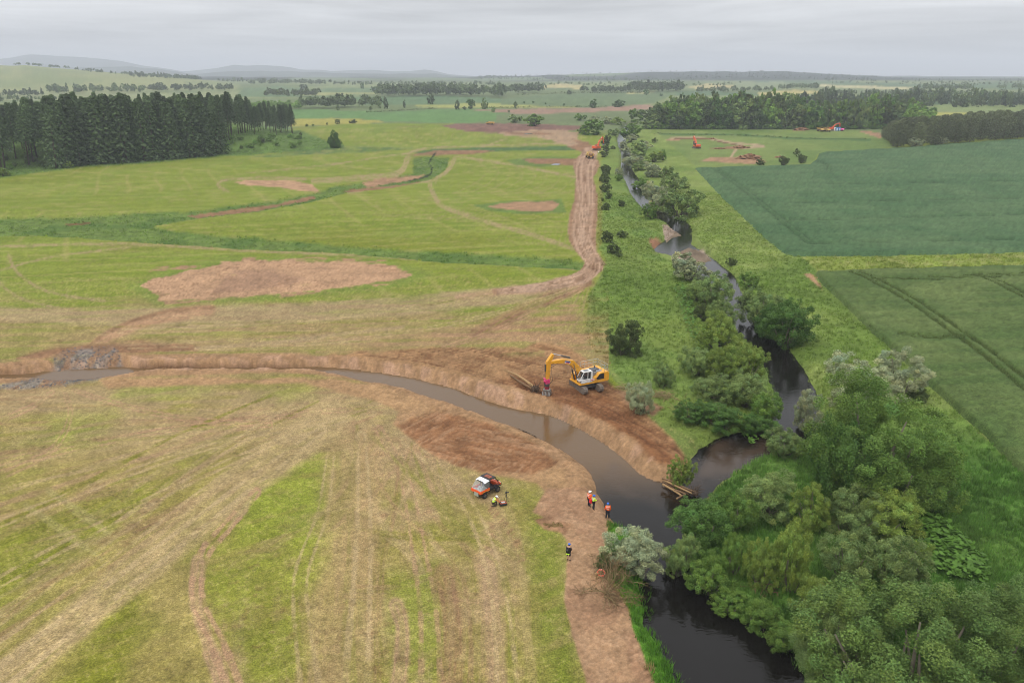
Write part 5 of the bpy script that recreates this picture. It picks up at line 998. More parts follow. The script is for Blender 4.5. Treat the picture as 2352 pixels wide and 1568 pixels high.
# ------------------------------------------------------------------ mesh builder for made things
class MB:
    def __init__(s): s.V, s.F = [], []
    def poly(s, pts, faces):
        b = len(s.V); s.V += [tuple(p) for p in pts]; s.F += [tuple(b + i for i in f) for f in faces]; return s
    def box(s, c, d, rot=None, taper=1.0):
        R = rot if rot is not None else Matrix.Identity(3); c = Vector(c); P = []
        for z in (-1, 1):
            for y in (-1, 1):
                for x in (-1, 1):
                    k = taper if z > 0 else 1.0
                    P.append(c + R @ Vector((x * d[0] / 2 * k, y * d[1] / 2 * k, z * d[2] / 2)))
        return s.poly(P, [(0, 2, 3, 1), (4, 5, 7, 6), (0, 1, 5, 4), (2, 6, 7, 3), (0, 4, 6, 2), (1, 3, 7, 5)])
    def prism(s, pts, y0, y1):           # outline in x, z; extruded along y
        n = len(pts); P = [(p[0], y0, p[1]) for p in pts] + [(p[0], y1, p[1]) for p in pts]
        return s.poly(P, [tuple(range(n)), tuple(range(2 * n - 1, n - 1, -1))] + [(i, i + n, (i + 1) % n + n, (i + 1) % n) for i in range(n)])
    def tube(s, pts, rad, n=8):
        if not hasattr(rad, '__len__'): rad = [rad] * len(pts)
        tube(s.V, s.F, pts, rad, n); return s
    def ell(s, c, r, nu=10, nv=7, half=False):
        b = len(s.V); v0 = 0.0 if half else -math.pi / 2
        for j in range(nv + 1):
            v = v0 + (math.pi / 2 - v0) * j / nv
            for i in range(nu): u = 2 * math.pi * i / nu; s.V.append((c[0] + r[0] * math.cos(v) * math.cos(u), c[1] + r[1] * math.cos(v) * math.sin(u), c[2] + r[2] * math.sin(v)))
        for j in range(nv):
            for i in range(nu): s.F.append((b + j * nu + i, b + j * nu + (i + 1) % nu, b + (j + 1) * nu + (i + 1) % nu, b + (j + 1) * nu + i))
        return s
    def wheel(s, c, r, w, n=18):         # axle along y
        P = []; 
        for y, k in ((-w / 2, .82), (-w / 2 + w * .18, 1), (w / 2 - w * .18, 1), (w / 2, .82)):
            P += [(c[0] + r * k * math.cos(2 * math.pi * i / n), c[1] + y, c[2] + r * k * math.sin(2 * math.pi * i / n)) for i in range(n)]
        F = [tuple(range(n)), tuple(range(4 * n - 1, 3 * n - 1, -1))]
        for j in range(3): F += [(j * n + i, (j + 1) * n + i, (j + 1) * n + (i + 1) % n, j * n + (i + 1) % n) for i in range(n)]
        return s.poly(P, F)
    def torus(s, c, R, r, axis=(0, 0, 1), n=20, m=8, sq=1.0):
        q = Vector((0, 0, 1)).rotation_difference(Vector(axis).normalized()).to_matrix(); b = len(s.V); c = Vector(c)
        for i in range(n):
            for j in range(m):
                u, v = 2 * math.pi * i / n, 2 * math.pi * j / m
                s.V.append(tuple(c + q @ Vector(((R + r * math.cos(v)) * math.cos(u), (R + r * math.cos(v)) * math.sin(u) * sq, r * math.sin(v)))))
        for i in range(n):
            for j in range(m): s.F.append((b + i * m + j, b + ((i + 1) % n) * m + j, b + ((i + 1) % n) * m + (j + 1) % m, b + i * m + (j + 1) % m))
        return s
    def build(s, name, m, parent=None, smooth=False, bevel=0.0):
        me = bpy.data.meshes.new(name); me.from_pydata(s.V, [], s.F); me.materials.append(m); me.update()
        bm = bmesh.new(); bm.from_mesh(me); bmesh.ops.recalc_face_normals(bm, faces=bm.faces)
        if bevel: bmesh.ops.bevel(bm, geom=[e for e in bm.edges if len(e.link_faces) == 2 and e.calc_face_angle(0) > .6], offset=bevel, segments=1, affect='EDGES', clamp_overlap=True)
        bm.to_mesh(me); bm.free()
        if smooth: me.polygons.foreach_set('use_smooth', [True] * len(me.polygons))
        return link(name, me, parent)
def RY(a): return Matrix.Rotation(a, 3, 'Y')
def RZ(a): return Matrix.Rotation(a, 3, 'Z')

MUD = (.17, .115, .08)
def paintm(n, c, r=.35, dirt=True): return mat(n, c, r, .5, var=.08, scale=1.5, dirt=tuple(np.array(c) * .5 + np.array(MUD) * .5) if dirt else None)
M['yellow'] = paintm('yellow_paint', (.72, .34, .022)); M['orange'] = paintm('orange_paint', (.70, .10, .025)); M['white'] = paintm('white_paint', (.72, .72, .70)); M['grey'] = paintm('grey_paint', (.20, .215, .24)); M['dgrey'] = paintm('dark_grey_paint', (.055, .058, .062))
M['pink'] = paintm('magenta_paint', (.62, .035, .16)); M['maroon'] = paintm('dark_red_paint', (.20, .02, .035)); M['steel'] = mat('worn_steel', (.26, .25, .235), .5, .5, .6, var=.35, scale=5, dirt=MUD); M['chrome'] = mat('cylinder_rod', (.6, .6, .6), .2, .5, .9, var=.1)
M['black'] = mat('black_rubber', (.022, .022, .023), .65, .3, var=.25, scale=4); M['track'] = mat('muddy_track_steel', (.17, .14, .115), .75, .3, .2, var=.4, scale=3, bump=.3); M['rail'] = mat('galvanised_rail', (.46, .50, .47), .45, .5, .5, var=.15)
M['dumper'] = paintm('dumper_yellow', (.58, .36, .09)); M['blue'] = paintm('blue_cabin', (.03, .26, .62)); M['magenta'] = paintm('pink_tank', (.70, .06, .30)); M['spoil'] = mat('loaded_spoil', tuple(alb(172, 136, 106)), .95, .1, var=.25, scale=2, bump=.2)
M['wood'] = mat('peeled_wood', tuple(alb(196, 160, 112)), .75, .2, var=.35, scale=4, bump=.2); M['logbark'] = mat('log_bark', tuple(alb(148, 118, 88)), .85, .15, var=.45, scale=4, bump=.4); M['cutend'] = mat('sawn_wood', tuple(alb(216, 176, 124)), .8, .2, var=.2, scale=20); M['root'] = mat('muddy_roots', (.085, .058, .04), .9, .1, var=.4, scale=6, bump=.5); M['twig'] = mat('bare_twigs', tuple(alb(176, 156, 112)), .85, .15, var=.3, scale=5); M['brush'] = mat('dead_brush', tuple(alb(140, 116, 84)), .9, .1, var=.4, scale=6)
def glass(n, c=(.05, .06, .065), t_=.45):
    m = bpy.data.materials.new(n); m.use_nodes = True; t = m.node_tree; b = t.nodes['Principled BSDF']; b.inputs['Base Color'].default_value = (*c, 1); b.inputs['Roughness'].default_value = .06
    tr = t.nodes.new('ShaderNodeBsdfTransparent'); ms = t.nodes.new('ShaderNodeMixShader'); ms.inputs[0].default_value = t_
    no = t.nodes.new('ShaderNodeTexNoise'); no.inputs['Scale'].default_value = 3; r = t.nodes.new('ShaderNodeMapRange'); r.inputs[3].default_value = .04; r.inputs[4].default_value = .16; t.links.new(no.outputs['Fac'], r.inputs[0]); t.links.new(r.outputs[0], b.inputs['Roughness'])
    t.links.new(b.outputs[0], ms.inputs[1]); t.links.new(tr.outputs[0], ms.inputs[2]); t.links.new(ms.outputs[0], t.nodes['Material Output'].inputs[0]); return m
M['glass'] = glass('cab_glass'); M['clear'] = glass('clear_canopy', (.5, .52, .54), .72)
M['sblue'] = paintm('sticker_blue', (.03, .06, .25), .4, False); M['sred'] = paintm('sticker_red', (.6, .03, .05), .4, False); M['swhite'] = paintm('sticker_white', (.75, .75, .75), .4, False)

# ------------------------------------------------------------------ excavators
def beam(mb, line, hts, wid, y=0.0):
    """box-section beam along a line in the x,z plane with changing depth"""
    L = [Vector((p[0], 0, p[1])) for p in line]; up, lo = [], []
    for i, p in enumerate(L):
        d = (L[min(i + 1, len(L) - 1)] - L[max(i - 1, 0)]).normalized(); n = Vector((-d.z, 0, d.x)); up.append(p + n * hts[i] / 2); lo.append(p - n * hts[i] / 2)
    o = [(p.x, p.z) for p in up] + [(p.x, p.z) for p in reversed(lo)]; n = len(L); b = len(mb.V); m = len(o)
    mb.V += [(p[0], y - wid / 2, p[1]) for p in o] + [(p[0], y + wid / 2, p[1]) for p in o]
    for i in range(n - 1): mb.F += [(b + i, b + i + 1, b + m - 2 - i, b + m - 1 - i), (b + m + i, b + 2 * m - 1 - i, b + 2 * m - 2 - i, b + m + i + 1)]
    mb.F += [(b + i, b + m + i, b + m + (i + 1) % m, b + (i + 1) % m) for i in range(m)]
def excavator(loc, head, thead, scale, mats, boom, arm, tool, label, detail=True, group=None):
    pm, cabm, ctr = mats
    r = tag(empty('excavator', loc, head), label, 'excavator', group); r.scale = (scale,) * 3
    ta = thead - head
    def put(o): o.rotation_euler = (0, 0, ta); return o
    for sgn in (-1, 1):                                   # crawler tracks
        y = sgn * 1.28; L, Rr = 4.5, .44; N_ = 46; out = []
        per = 2 * (L - 2 * Rr) + 2 * math.pi * Rr; q = []
        for i in range(N_):
            s = per * i / N_; a = L - 2 * Rr
            if s < a: p = (-a / 2 + s, 2 * Rr); n = (0, 1)
            elif s < a + math.pi * Rr: t = (s - a) / Rr; p = (a / 2 + Rr * math.sin(t), Rr + Rr * math.cos(t)); n = (math.sin(t), math.cos(t))
            elif s < 2 * a + math.pi * Rr: p = (a / 2 - (s - a - math.pi * Rr), 0); n = (0, -1)
            else: t = (s - 2 * a - math.pi * Rr) / Rr; p = (-a / 2 - Rr * math.sin(t), Rr - Rr * math.cos(t)); n = (-math.sin(t), -math.cos(t))
            q.append((p, n))
        mb = MB(); mb.prism([(p[0] * .985, (p[1] - Rr) * .93 + Rr) for p, n in q], y - .29, y + .29)
        to = put(mb.build('track', M['track'], r)); me_s = None
        for p, n in q:
            k = MB().box((0, 0, 0), (.20, .62, .07)); 
            if me_s is None: so_ = k.build('track_shoe', M['track'], to); me_s = so_.data
            else: so_ = link('track_shoe', me_s, to)
            so_.location = (p[0] + n[0] * .02, y, p[1] + n[1] * .02); so_.rotation_euler = (0, math.atan2(n[0], n[1]), 0)
            if not detail: so_.scale = (1.2, 1, 1)
        for wx in (-1.78, 1.78): MB().wheel((wx, y, Rr), .34, .40, 14).build('idler_wheel', M['dgrey'], to)
    mb = MB(); mb.box((0, 0, .72), (2.2, 1.9, .42), None, .8); mb.box((.9, 0, .62), (.5, 2.3, .34)); mb.box((-.9, 0, .62), (.5, 2.3, .34)); put(mb.build('undercarriage', M['dgrey'], r, bevel=.04))
    MB().tube([(0, 0, .85), (0, 0, 1.12)], .72, 18).build('slew_ring', M['dgrey'], r)
    # upper works
    mb = MB(); mb.prism([(-2.75, 1.15), (2.0, 1.15), (2.0, 1.35), (-2.75, 1.40)], -1.42, 1.42); mb.build('turntable', pm, r, bevel=.03)
    mb = MB(); mb.prism([(-2.95, 1.2), (-2.2, 1.12), (-2.2, 2.62), (-2.75, 2.62), (-2.98, 2.3)], -1.45, 1.45); mb.build('counterweight', pm, r, bevel=.08)
    mb = MB(); mb.prism([(-2.19, 1.41), (-.25, 1.41), (-.25, 1.95), (-.9, 2.05), (-1.3, 2.50), (-2.19, 2.58)], .78, 1.43); mb.build('engine_side_panel', pm, r, bevel=.03)
    mb = MB(); mb.prism([(-2.19, 1.41), (1.7, 1.41), (1.7, 2.15), (.3, 2.45), (-2.19, 2.58)], -1.43, -.62); mb.build('tank_side_panel', pm, r, bevel=.03)
    MB().prism([(-2.05, 1.60), (-1.0, 1.60), (-.72, 1.78), (-.95, 2.0), (-1.35, 2.40), (-2.05, 2.42)], 1.432, 1.45).build('side_grille', M['black'], r)
    MB().box((-1.3, .08, 2.02), (1.78, 1.38, 1.16)).build('engine_hood', M['grey'], r, bevel=.05)
    mb = MB(); mb.box((-1.35, -.2, 2.66), (1.2, .9, .14)); mb.box((-.9, .55, 2.66), (.5, .35, .18)); mb.tube([(-1.7, -.6, 2.6), (-1.7, -.6, 2.95)], .08, 8); mb.build('hood_top', M['dgrey'], r, bevel=.02)
    # cab on the left side
    ca = tag(empty('cab')); ca.parent = r
    mb = MB(); mb.prism([(-.12, 1.42), (1.72, 1.42), (1.95, 1.75), (1.95, 2.0), (-.12, 2.0)], .42, 1.42); mb.build('cab_base', cabm, ca, bevel=.03)
    mb = MB(); mb.prism([(-.12, 2.98), (1.40, 2.98), (1.34, 3.12), (-.06, 3.12)], .42, 1.42); mb.build('cab_roof', cabm, ca, bevel=.04)
    MB().box((.75, .92, 3.13), (.8, .6, .03)).build('roof_window', M['glass'], ca)
    mb = MB()
    for yy in (.46, 1.38):
        mb.prism([(-.12, 2.0), (.16, 2.0), (.12, 2.98), (-.12, 2.98)], yy - .04, yy + .04); mb.prism([(1.86, 2.0), (1.95, 2.0), (1.40, 2.98), (1.31, 2.98)], yy - .04, yy + .04); mb.prism([(.62, 1.9), (.72, 1.9), (.72, 2.98), (.62, 2.98)], yy - .035, yy + .035)
    mb.build('cab_pillar', M['dgrey'] if cabm is not M['white'] else cabm, ca)
    MB().poly([(1.93, .5, 2.0), (1.93, 1.34, 2.0), (1.40, 1.34, 2.96), (1.40, .5, 2.96)], [(0, 1, 2, 3)]).build('windscreen', M['glass'], ca)
    for x0, x1 in ((.16, .62), (.72, 1.40)):
        MB().box(((x0 + x1) / 2, 1.40, 2.48), (x1 - x0, .012, .94)).build('side_window', M['glass'], ca)
    MB().box((.64, .44, 2.48), (1.2, .012, .94)).build('side_window', M['glass'], ca)
    mb = MB(); mb.box((.45, .92, 1.95), (.5, .5, .14)); mb.box((.22, .92, 2.3), (.14, .5, .6)); mb.build('seat', M['black'], ca)
    # boom, arm, rams
    mb = MB(); beam(mb, boom, [.55, .85, .80, .62, .42][:len(boom)] if len(boom) == 5 else [.6] * len(boom), .62); bo = mb.build('boom', pm, r, bevel=.04)
    mb = MB(); beam(mb, arm, [.30, .72, .58, .34][:len(arm)], .46); ao = mb.build('arm', pm, r, bevel=.03)
    mid = boom[2]
    for yy in (-.46, .46):
        a0 = (1.75, yy, 1.45); a1 = (mid[0] - .1, yy, mid[1] - .05); h_ = tuple((np.array(a0) * .42 + np.array(a1) * .58))
        c_ = MB().tube([a0, h_], .10, 10).build('boom_cylinder', M['dgrey'], r); MB().tube([h_, a1], .055, 8).build('rod', M['chrome'], c_)
    a0 = (mid[0] + .25, 0, mid[1] + .75); a1 = (arm[0][0], 0, arm[0][1]); h_ = tuple(np.array(a0) * .5 + np.array(a1) * .5)
    c_ = MB().tube([a0, h_], .12, 10).build('arm_cylinder', M['dgrey'], r); MB().tube([h_, a1], .06, 8).build('rod', M['chrome'], c_)
    w0 = arm[-1]; e0 = arm[1]; dn = np.array(w0) - np.array(e0); dn /= np.linalg.norm(dn); nx = np.array([dn[1], -dn[0]]) * (-1 if tool != 'bucket' else 1)
    if nx[0] < 0: nx = -nx
    p0 = np.array(e0) + dn * .3 + nx * .5; p1 = np.array(w0) - dn * .45 + nx * .38; pm_ = p0 * .45 + p1 * .55
    c_ = MB().tube([(p0[0], 0, p0[1]), (pm_[0], 0, pm_[1])], .10, 10).build('bucket_cylinder', M['dgrey'], r); MB().tube([(pm_[0], 0, pm_[1]), (p1[0], 0, p1[1])], .055, 8).build('rod', M['chrome'], c_)
    wx, wz = w0
    if tool == 'bucket':
        mb = MB(); o = [(wx + .05, wz + .1), (wx + .35, wz - .15), (wx + .30, wz - .75), (wx - .15, wz - 1.15), (wx - .75, wz - 1.15), (wx - 1.0, wz - .9), (wx - .55, wz - .85), (wx - .15, wz - .5), (wx - .2, wz - .1)]
        mb.prism(o, -.65, .65); mb.build('bucket', M['dgrey'], r)
    else:
        mb = MB(); mb.box((wx + .15, 0, wz - .05), (.75, .5, .22), RY(.5)); mb.tube([(wx - .05, -.3, wz), (wx - .05, .3, wz)], .12, 10); mb.tube([(wx + .42, -.3, wz + .2), (wx + .42, .3, wz + .2)], .1, 10); mb.box((wx + .05, .24, wz - .3), (.7, .06, .6)); mb.box((wx + .05, -.24, wz - .3), (.7, .06, .6)); mb.build('quick_hitch', M['pink'], r, bevel=.02)
        MB().tube([(wx + .05, 0, wz - .55), (wx + .05, 0, wz - .95)], [.42, .36], 14).build('tilt_unit', M['dgrey'], r)
        MB().tube([(wx + .05, 0, wz - .95), (wx + .05, 0, wz - 1.4)], [.36, .34], 14).build('rotator', M['maroon'], r)
        g = tag(empty('grapple')); g.parent = r; g.location = (wx + .05, 0, wz - 1.4); g.rotation_euler = (0, 0, .9)
        MB().box((0, 0, -.1), (.7, .95, .24)).build('grapple_head', M['steel'], g, bevel=.03)
        for sg in (-1, 1):
            for k in range(6):
                y = -.5 + k * .2; mb = MB(); pts = [(sg * .18, y, -.15), (sg * .55, y, -.30), (sg * .72, y, -.70), (sg * .62, y, -1.05), (sg * .34, y, -1.28)]; mb.tube(pts, [.07, .075, .07, .06, .03], 6); mb.build('claw', M['steel'], g)
            mb = MB(); mb.tube([(sg * .72, -.55, -.70), (sg * .72, .55, -.70)], .05, 6); mb.tube([(sg * .60, -.55, -1.05), (sg * .60, .55, -1.05)], .04, 6); mb.build('jaw_bar', M['steel'], g)
        hz = [MB().tube([(boom[3][0], s_ * .2, boom[3][1]), (arm[1][0] - .35, s_ * .25, arm[1][1] - .7), (wx - .55, s_ * .3, wz + .9), (wx - .65, s_ * .3, wz - .2), (wx - .2, s_ * .2, wz - .7)], .035, 6).build('hydraulic_hose', M['black'], r) for s_ in (-1, 1)]
    if detail:                                            # rails on the roof, stickers
        mb = MB(); P = [(.2, -1.35), (-2.7, -1.35), (-2.7, 1.35), (-1.6, 1.35)]
        for hz_ in (3.15, 3.62): mb.tube([(p[0], p[1], hz_) for p in P], .028, 5)
        for (x0, y0), (x1, y1), n in (((.2, -1.35), (-2.7, -1.35), 4), ((-2.7, -1.35), (-2.7, 1.35), 3), ((-2.7, 1.35), (-1.6, 1.35), 2)):
            for i in range(n + 1): t = i / n; x, y = x0 + (x1 - x0) * t, y0 + (y1 - y0) * t; mb.tube([(x, y, 2.45), (x, y, 3.62)], .024, 5)
        mb.build('guard_rail', M['rail'], r)
        mb = MB(); mb.tube([(.25, 1.46, 1.5), (.25, 1.50, 2.9)], .02, 5); mb.tube([(-.3, 1.46, 2.0), (-.3, 1.46, 2.9), (-.7, 1.46, 2.9), (-.7, 1.46, 2.1)], .02, 5); mb.build('grab_rail', M['rail'], r)
        bx = np.array(boom[3]) * .55 + np.array(boom[2]) * .45; an = -math.atan2(boom[3][1] - boom[2][1], boom[3][0] - boom[2][0])
        st = MB().box((bx[0], .315, bx[1]), (.95, .012, .36), RY(an)).build('sticker', M['swhite'], bo); MB().box((bx[0], .323, bx[1] + .07), (.9, .012, .18), RY(an)).build('sticker_band', M['sblue'], st); MB().box((bx[0], .323, bx[1] - .1), (.6, .012, .10), RY(an)).build('sticker_band', M['sred'], st)
        st = MB().box((-.12, 1.44, 1.72), (.62, .03, .26)).build('sticker', M['swhite'], r); MB().box((-.12, 1.457, 1.75), (.56, .012, .12)).build('sticker_band', M['sred'], st)
        MB().tube([(-.5, .6, 2.62), (-.5, .6, 2.78)], .07, 8).build('beacon', M['dumper'], r)
        MB().box((1.86, 1.415, 1.78), (.3, .02, .12)).build('door_badge', M['dgrey'], ca)
    return r
gp = lambda x, y: (lambda p: (p[0], p[1], gz(p[0], p[1])))(G(x, y))
BOOM_Y = [(.55, 1.75), (1.35, 3.0), (2.6, 4.35), (4.1, 4.85), (6.1, 5.0)]
ARM_Y = [(5.7, 6.15), (6.35, 5.05), (6.45, 3.7), (6.5, 2.45)]
ex = excavator((10.5, 105.0, gz(10.5, 105.0) + .02), math.radians(-152.5), math.atan2(-3.95, 1.78), .98, (M['yellow'], M['white'], None), BOOM_Y, ARM_Y, 'grapple', 'yellow tracked excavator with white cab holding a log grapple by the new channel')
BOOM_O = [(.55, 1.75), (1.2, 3.2), (2.2, 4.7), (3.8, 6.0), (5.3, 6.6)]; ARM_O = [(4.9, 7.3), (5.7, 6.5), (6.4, 5.0), (6.9, 3.4)]
p = gp(1371, 345.5); excavator(p, math.radians(52), math.radians(-15), 1.05, (M['orange'], M['orange'], None), BOOM_O, ARM_O, 'bucket', 'orange excavator at the far end of the haul road', False, 'distant orange excavators')
p = gp(1599.7, 341); excavator(p, math.radians(100), math.radians(8), 1.0, (M['orange'], M['orange'], None), BOOM_O, [(4.6, 7.0), (5.4, 6.5), (4.7, 5.0), (4.2, 3.6)], 'bucket', 'orange excavator alone in the middle of the right pasture', False, 'distant orange excavators')
p = gp(1909, 300.5); excavator(p, math.radians(8), math.radians(0), 1.05, (M['orange'], M['orange'], None), [(.55, 1.75), (1.4, 3.0), (2.8, 4.4), (4.4, 5.0), (5.9, 5.2)], [(5.6, 5.9), (6.3, 5.1), (6.5, 3.4), (6.5, 1.9)], 'bucket', 'orange excavator parked by the blue cabins below the right wood', False, 'distant orange excavators')

def dump_truck(loc, head, label, loaded=True, group='dump trucks', sc=1.0):
    r = tag(empty('dump_truck', loc, head), label, 'dump truck', group); r.scale = (sc,) * 3
    for x in (3.1, -1.3, -3.0):
        for y in (-1.12, 1.12):
            w = MB().wheel((x, y, .78), .78, .62).build('wheel', M['black'], r); MB().wheel((x, y + math.copysign(.2, y), .78), .36, .3, 12).build('rim', M['dumper'], w)
    MB().box((0, 0, 1.0), (7.2, .9, .5)).build('chassis', M['dgrey'], r, bevel=.04)
    mb = MB(); mb.prism([(2.1, 1.1), (4.6, 1.1), (4.8, 1.5), (4.5, 2.0), (3.4, 2.15), (2.1, 2.1)], -1.2, 1.2); mb.build('bonnet', M['dumper'], r, bevel=.06)
    mb = MB(); mb.prism([(1.5, 1.3), (3.0, 1.3), (3.1, 2.2), (2.8, 2.35), (1.5, 2.35)], -.85, .85); cb = mb.build('cab', M['dumper'], r, bevel=.04)
    MB().box((2.1, 0, 2.78), (1.25, 1.6, .82)).build('cab_window', M['glass'], cb); MB().box((2.1, 0, 3.24), (1.6, 1.8, .12)).build('cab_roof', M['dumper'], cb, bevel=.03)
    mb = MB(); o = [(-4.4, 1.9), (-3.6, 1.35), (.9, 1.35), (1.25, 2.7), (1.6, 3.1)]
    P = []; 
    for (x, z) in o:
        hw = 1.15 + .28 * (z - 1.35) / 1.7; P.append((x, z, hw))
    V = [(x, -h, z) for x, z, h in P] + [(x, h, z) for x, z, h in P]; n = len(P); F = [(i, i + 1, n + i + 1, n + i) for i in range(n - 1)]
    T = [(-4.5, 2.75), (1.3, 2.9)]; b = len(V); V += [(T[0][0], -1.48, T[0][1]), (T[1][0], -1.48, T[1][1]), (T[1][0], 1.48, T[1][1]), (T[0][0], 1.48, T[0][1])]
    F += [(0, 1, b), (1, 2, b + 1, b), (2, 3, b + 1), (n, b + 3, n + 1), (n + 1, b + 3, b + 2, n + 2), (n + 2, b + 2, n + 3), (3, 4, b + 1), (n + 3, b + 2, n + 4)]
    bd = MB().poly(V, F).build('skip_body', M['dumper'], r); md = bd.modifiers.new('thick', 'SOLIDIFY'); md.thickness = .08
    if loaded: MB().ell((-1.4, 0, 2.2), (2.5, 1.25, .95), 14, 8).build('load', M['spoil'], r, True)
    MB().box((-4.0, 0, 1.1), (.5, 1.0, .5)).build('rear_axle_box', M['dumper'], r, bevel=.04)
    return r
p = gp(1354, 363.5); dump_truck(p, math.radians(97), 'loaded yellow dump truck driving up the haul road', True)
p = gp(1884, 302); dump_truck(p, math.radians(-88), 'yellow dump truck parked left of the pair below the right wood', False)
p = gp(1897.5, 302.5); dump_truck(p, math.radians(-82), 'yellow dump truck parked right of the pair, beside the orange excavator', False)
p = gp(1126, 286.5); dump_truck(p, math.radians(150), 'small yellow machine on the brown bare field at the horizon of the lime hill', False, 'dump trucks', .8)
def cabin(x, y, w, h, m, label, cat='cabin', name='site_cabin'):
    p = gp(x, y); r = tag(empty(name, p, .1), label, cat)
    MB().box((0, 0, h / 2 + .1), (w, 1.4, h)).build('wall', m, r, bevel=.05); MB().prism([(-w / 2 - .06, h + .1), (w / 2 + .06, h + .1), (0, h + .38)], -.75, .75).build('roof', m, r); MB().box((0, -.71, h * .48), (w * .45, .05, h * .8)).build('door', M['swhite'] if m is M['blue'] else M['dgrey'], r)
cabin(1921.3, 301, 1.7, 2.5, M['blue'], 'left blue portable toilet beside the far orange excavator', 'toilet'); cabin(1927.6, 300.8, 1.5, 2.5, M['blue'], 'right blue portable toilet next to its twin', 'toilet'); cabin(1917.2, 301, 1.0, 2.4, M['swhite'], 'narrow white cabinet left of the blue toilets', 'cabinet')
p = gp(1934.5, 301.6); r = tag(empty('fuel_bowser', p, .2), 'pink fuel tank on wheels right of the blue toilets', 'fuel tank'); MB().tube([(-1.3, 0, 1.3), (-1.15, 0, 1.3), (1.15, 0, 1.3), (1.3, 0, 1.3)], [.6, .85, .85, .6], 16).build('tank', M['magenta'], r, True)
for y in (-.75, .75): MB().wheel((0, y, .38), .38, .25, 14).build('wheel', M['black'], r)
MB().box((0, 0, .5), (3.2, .9, .16)).build('chassis', M['dgrey'], r); MB().box((.4, -.82, 1.3), (.5, .1, .5)).build('hatch', M['swhite'], r)
def mound(x, y, w, h, m, label):
    p = gp(x, y); rr = np.random.default_rng(int(x)); mb = MB().ell((0, 0, 0), (w, w * .6, h), 22, 8, True); mb.V = [tuple(np.array(v) * (1 + .22 * rr.normal() * (v[2] > .05))) for v in mb.V]; o = mb.build('soil_heap', m, None, False); o.location = (p[0], p[1], p[2] - .15); tag(o, label, 'soil heap')
mound(1722, 365, 6.5, 2.2, M['spoil'], 'large reddish soil heap left of the dark pasture bush'); mound(1840, 299, 5.5, 1.9, M['spoil'], 'grey soil heap left of the parked dump trucks'); mound(1700, 340, 4.5, 1.3, M['spoil'], 'low soil heap beside the curved dug trench in the pasture'); mound(1635, 320, 2.2, .9, M['spoil'], 'small soil heap on the far side of the pasture trench'); mound(1790, 362, 2.6, .8, M['spoil'], 'flat soil heap beside the wheat corner bushes'); mound(1652, 342, 3, .8, M['spoil'], 'little soil heap on the near side of the pasture trench')
p = gp(1375, 351); o = MB().tube([(0, -.6, .35), (0, .6, .35)], [.35, .35], 12).build('white_drum', M['swhite'], None, True); o.location = p; tag(o, 'small white drum lying beside the far haul road', 'drum')

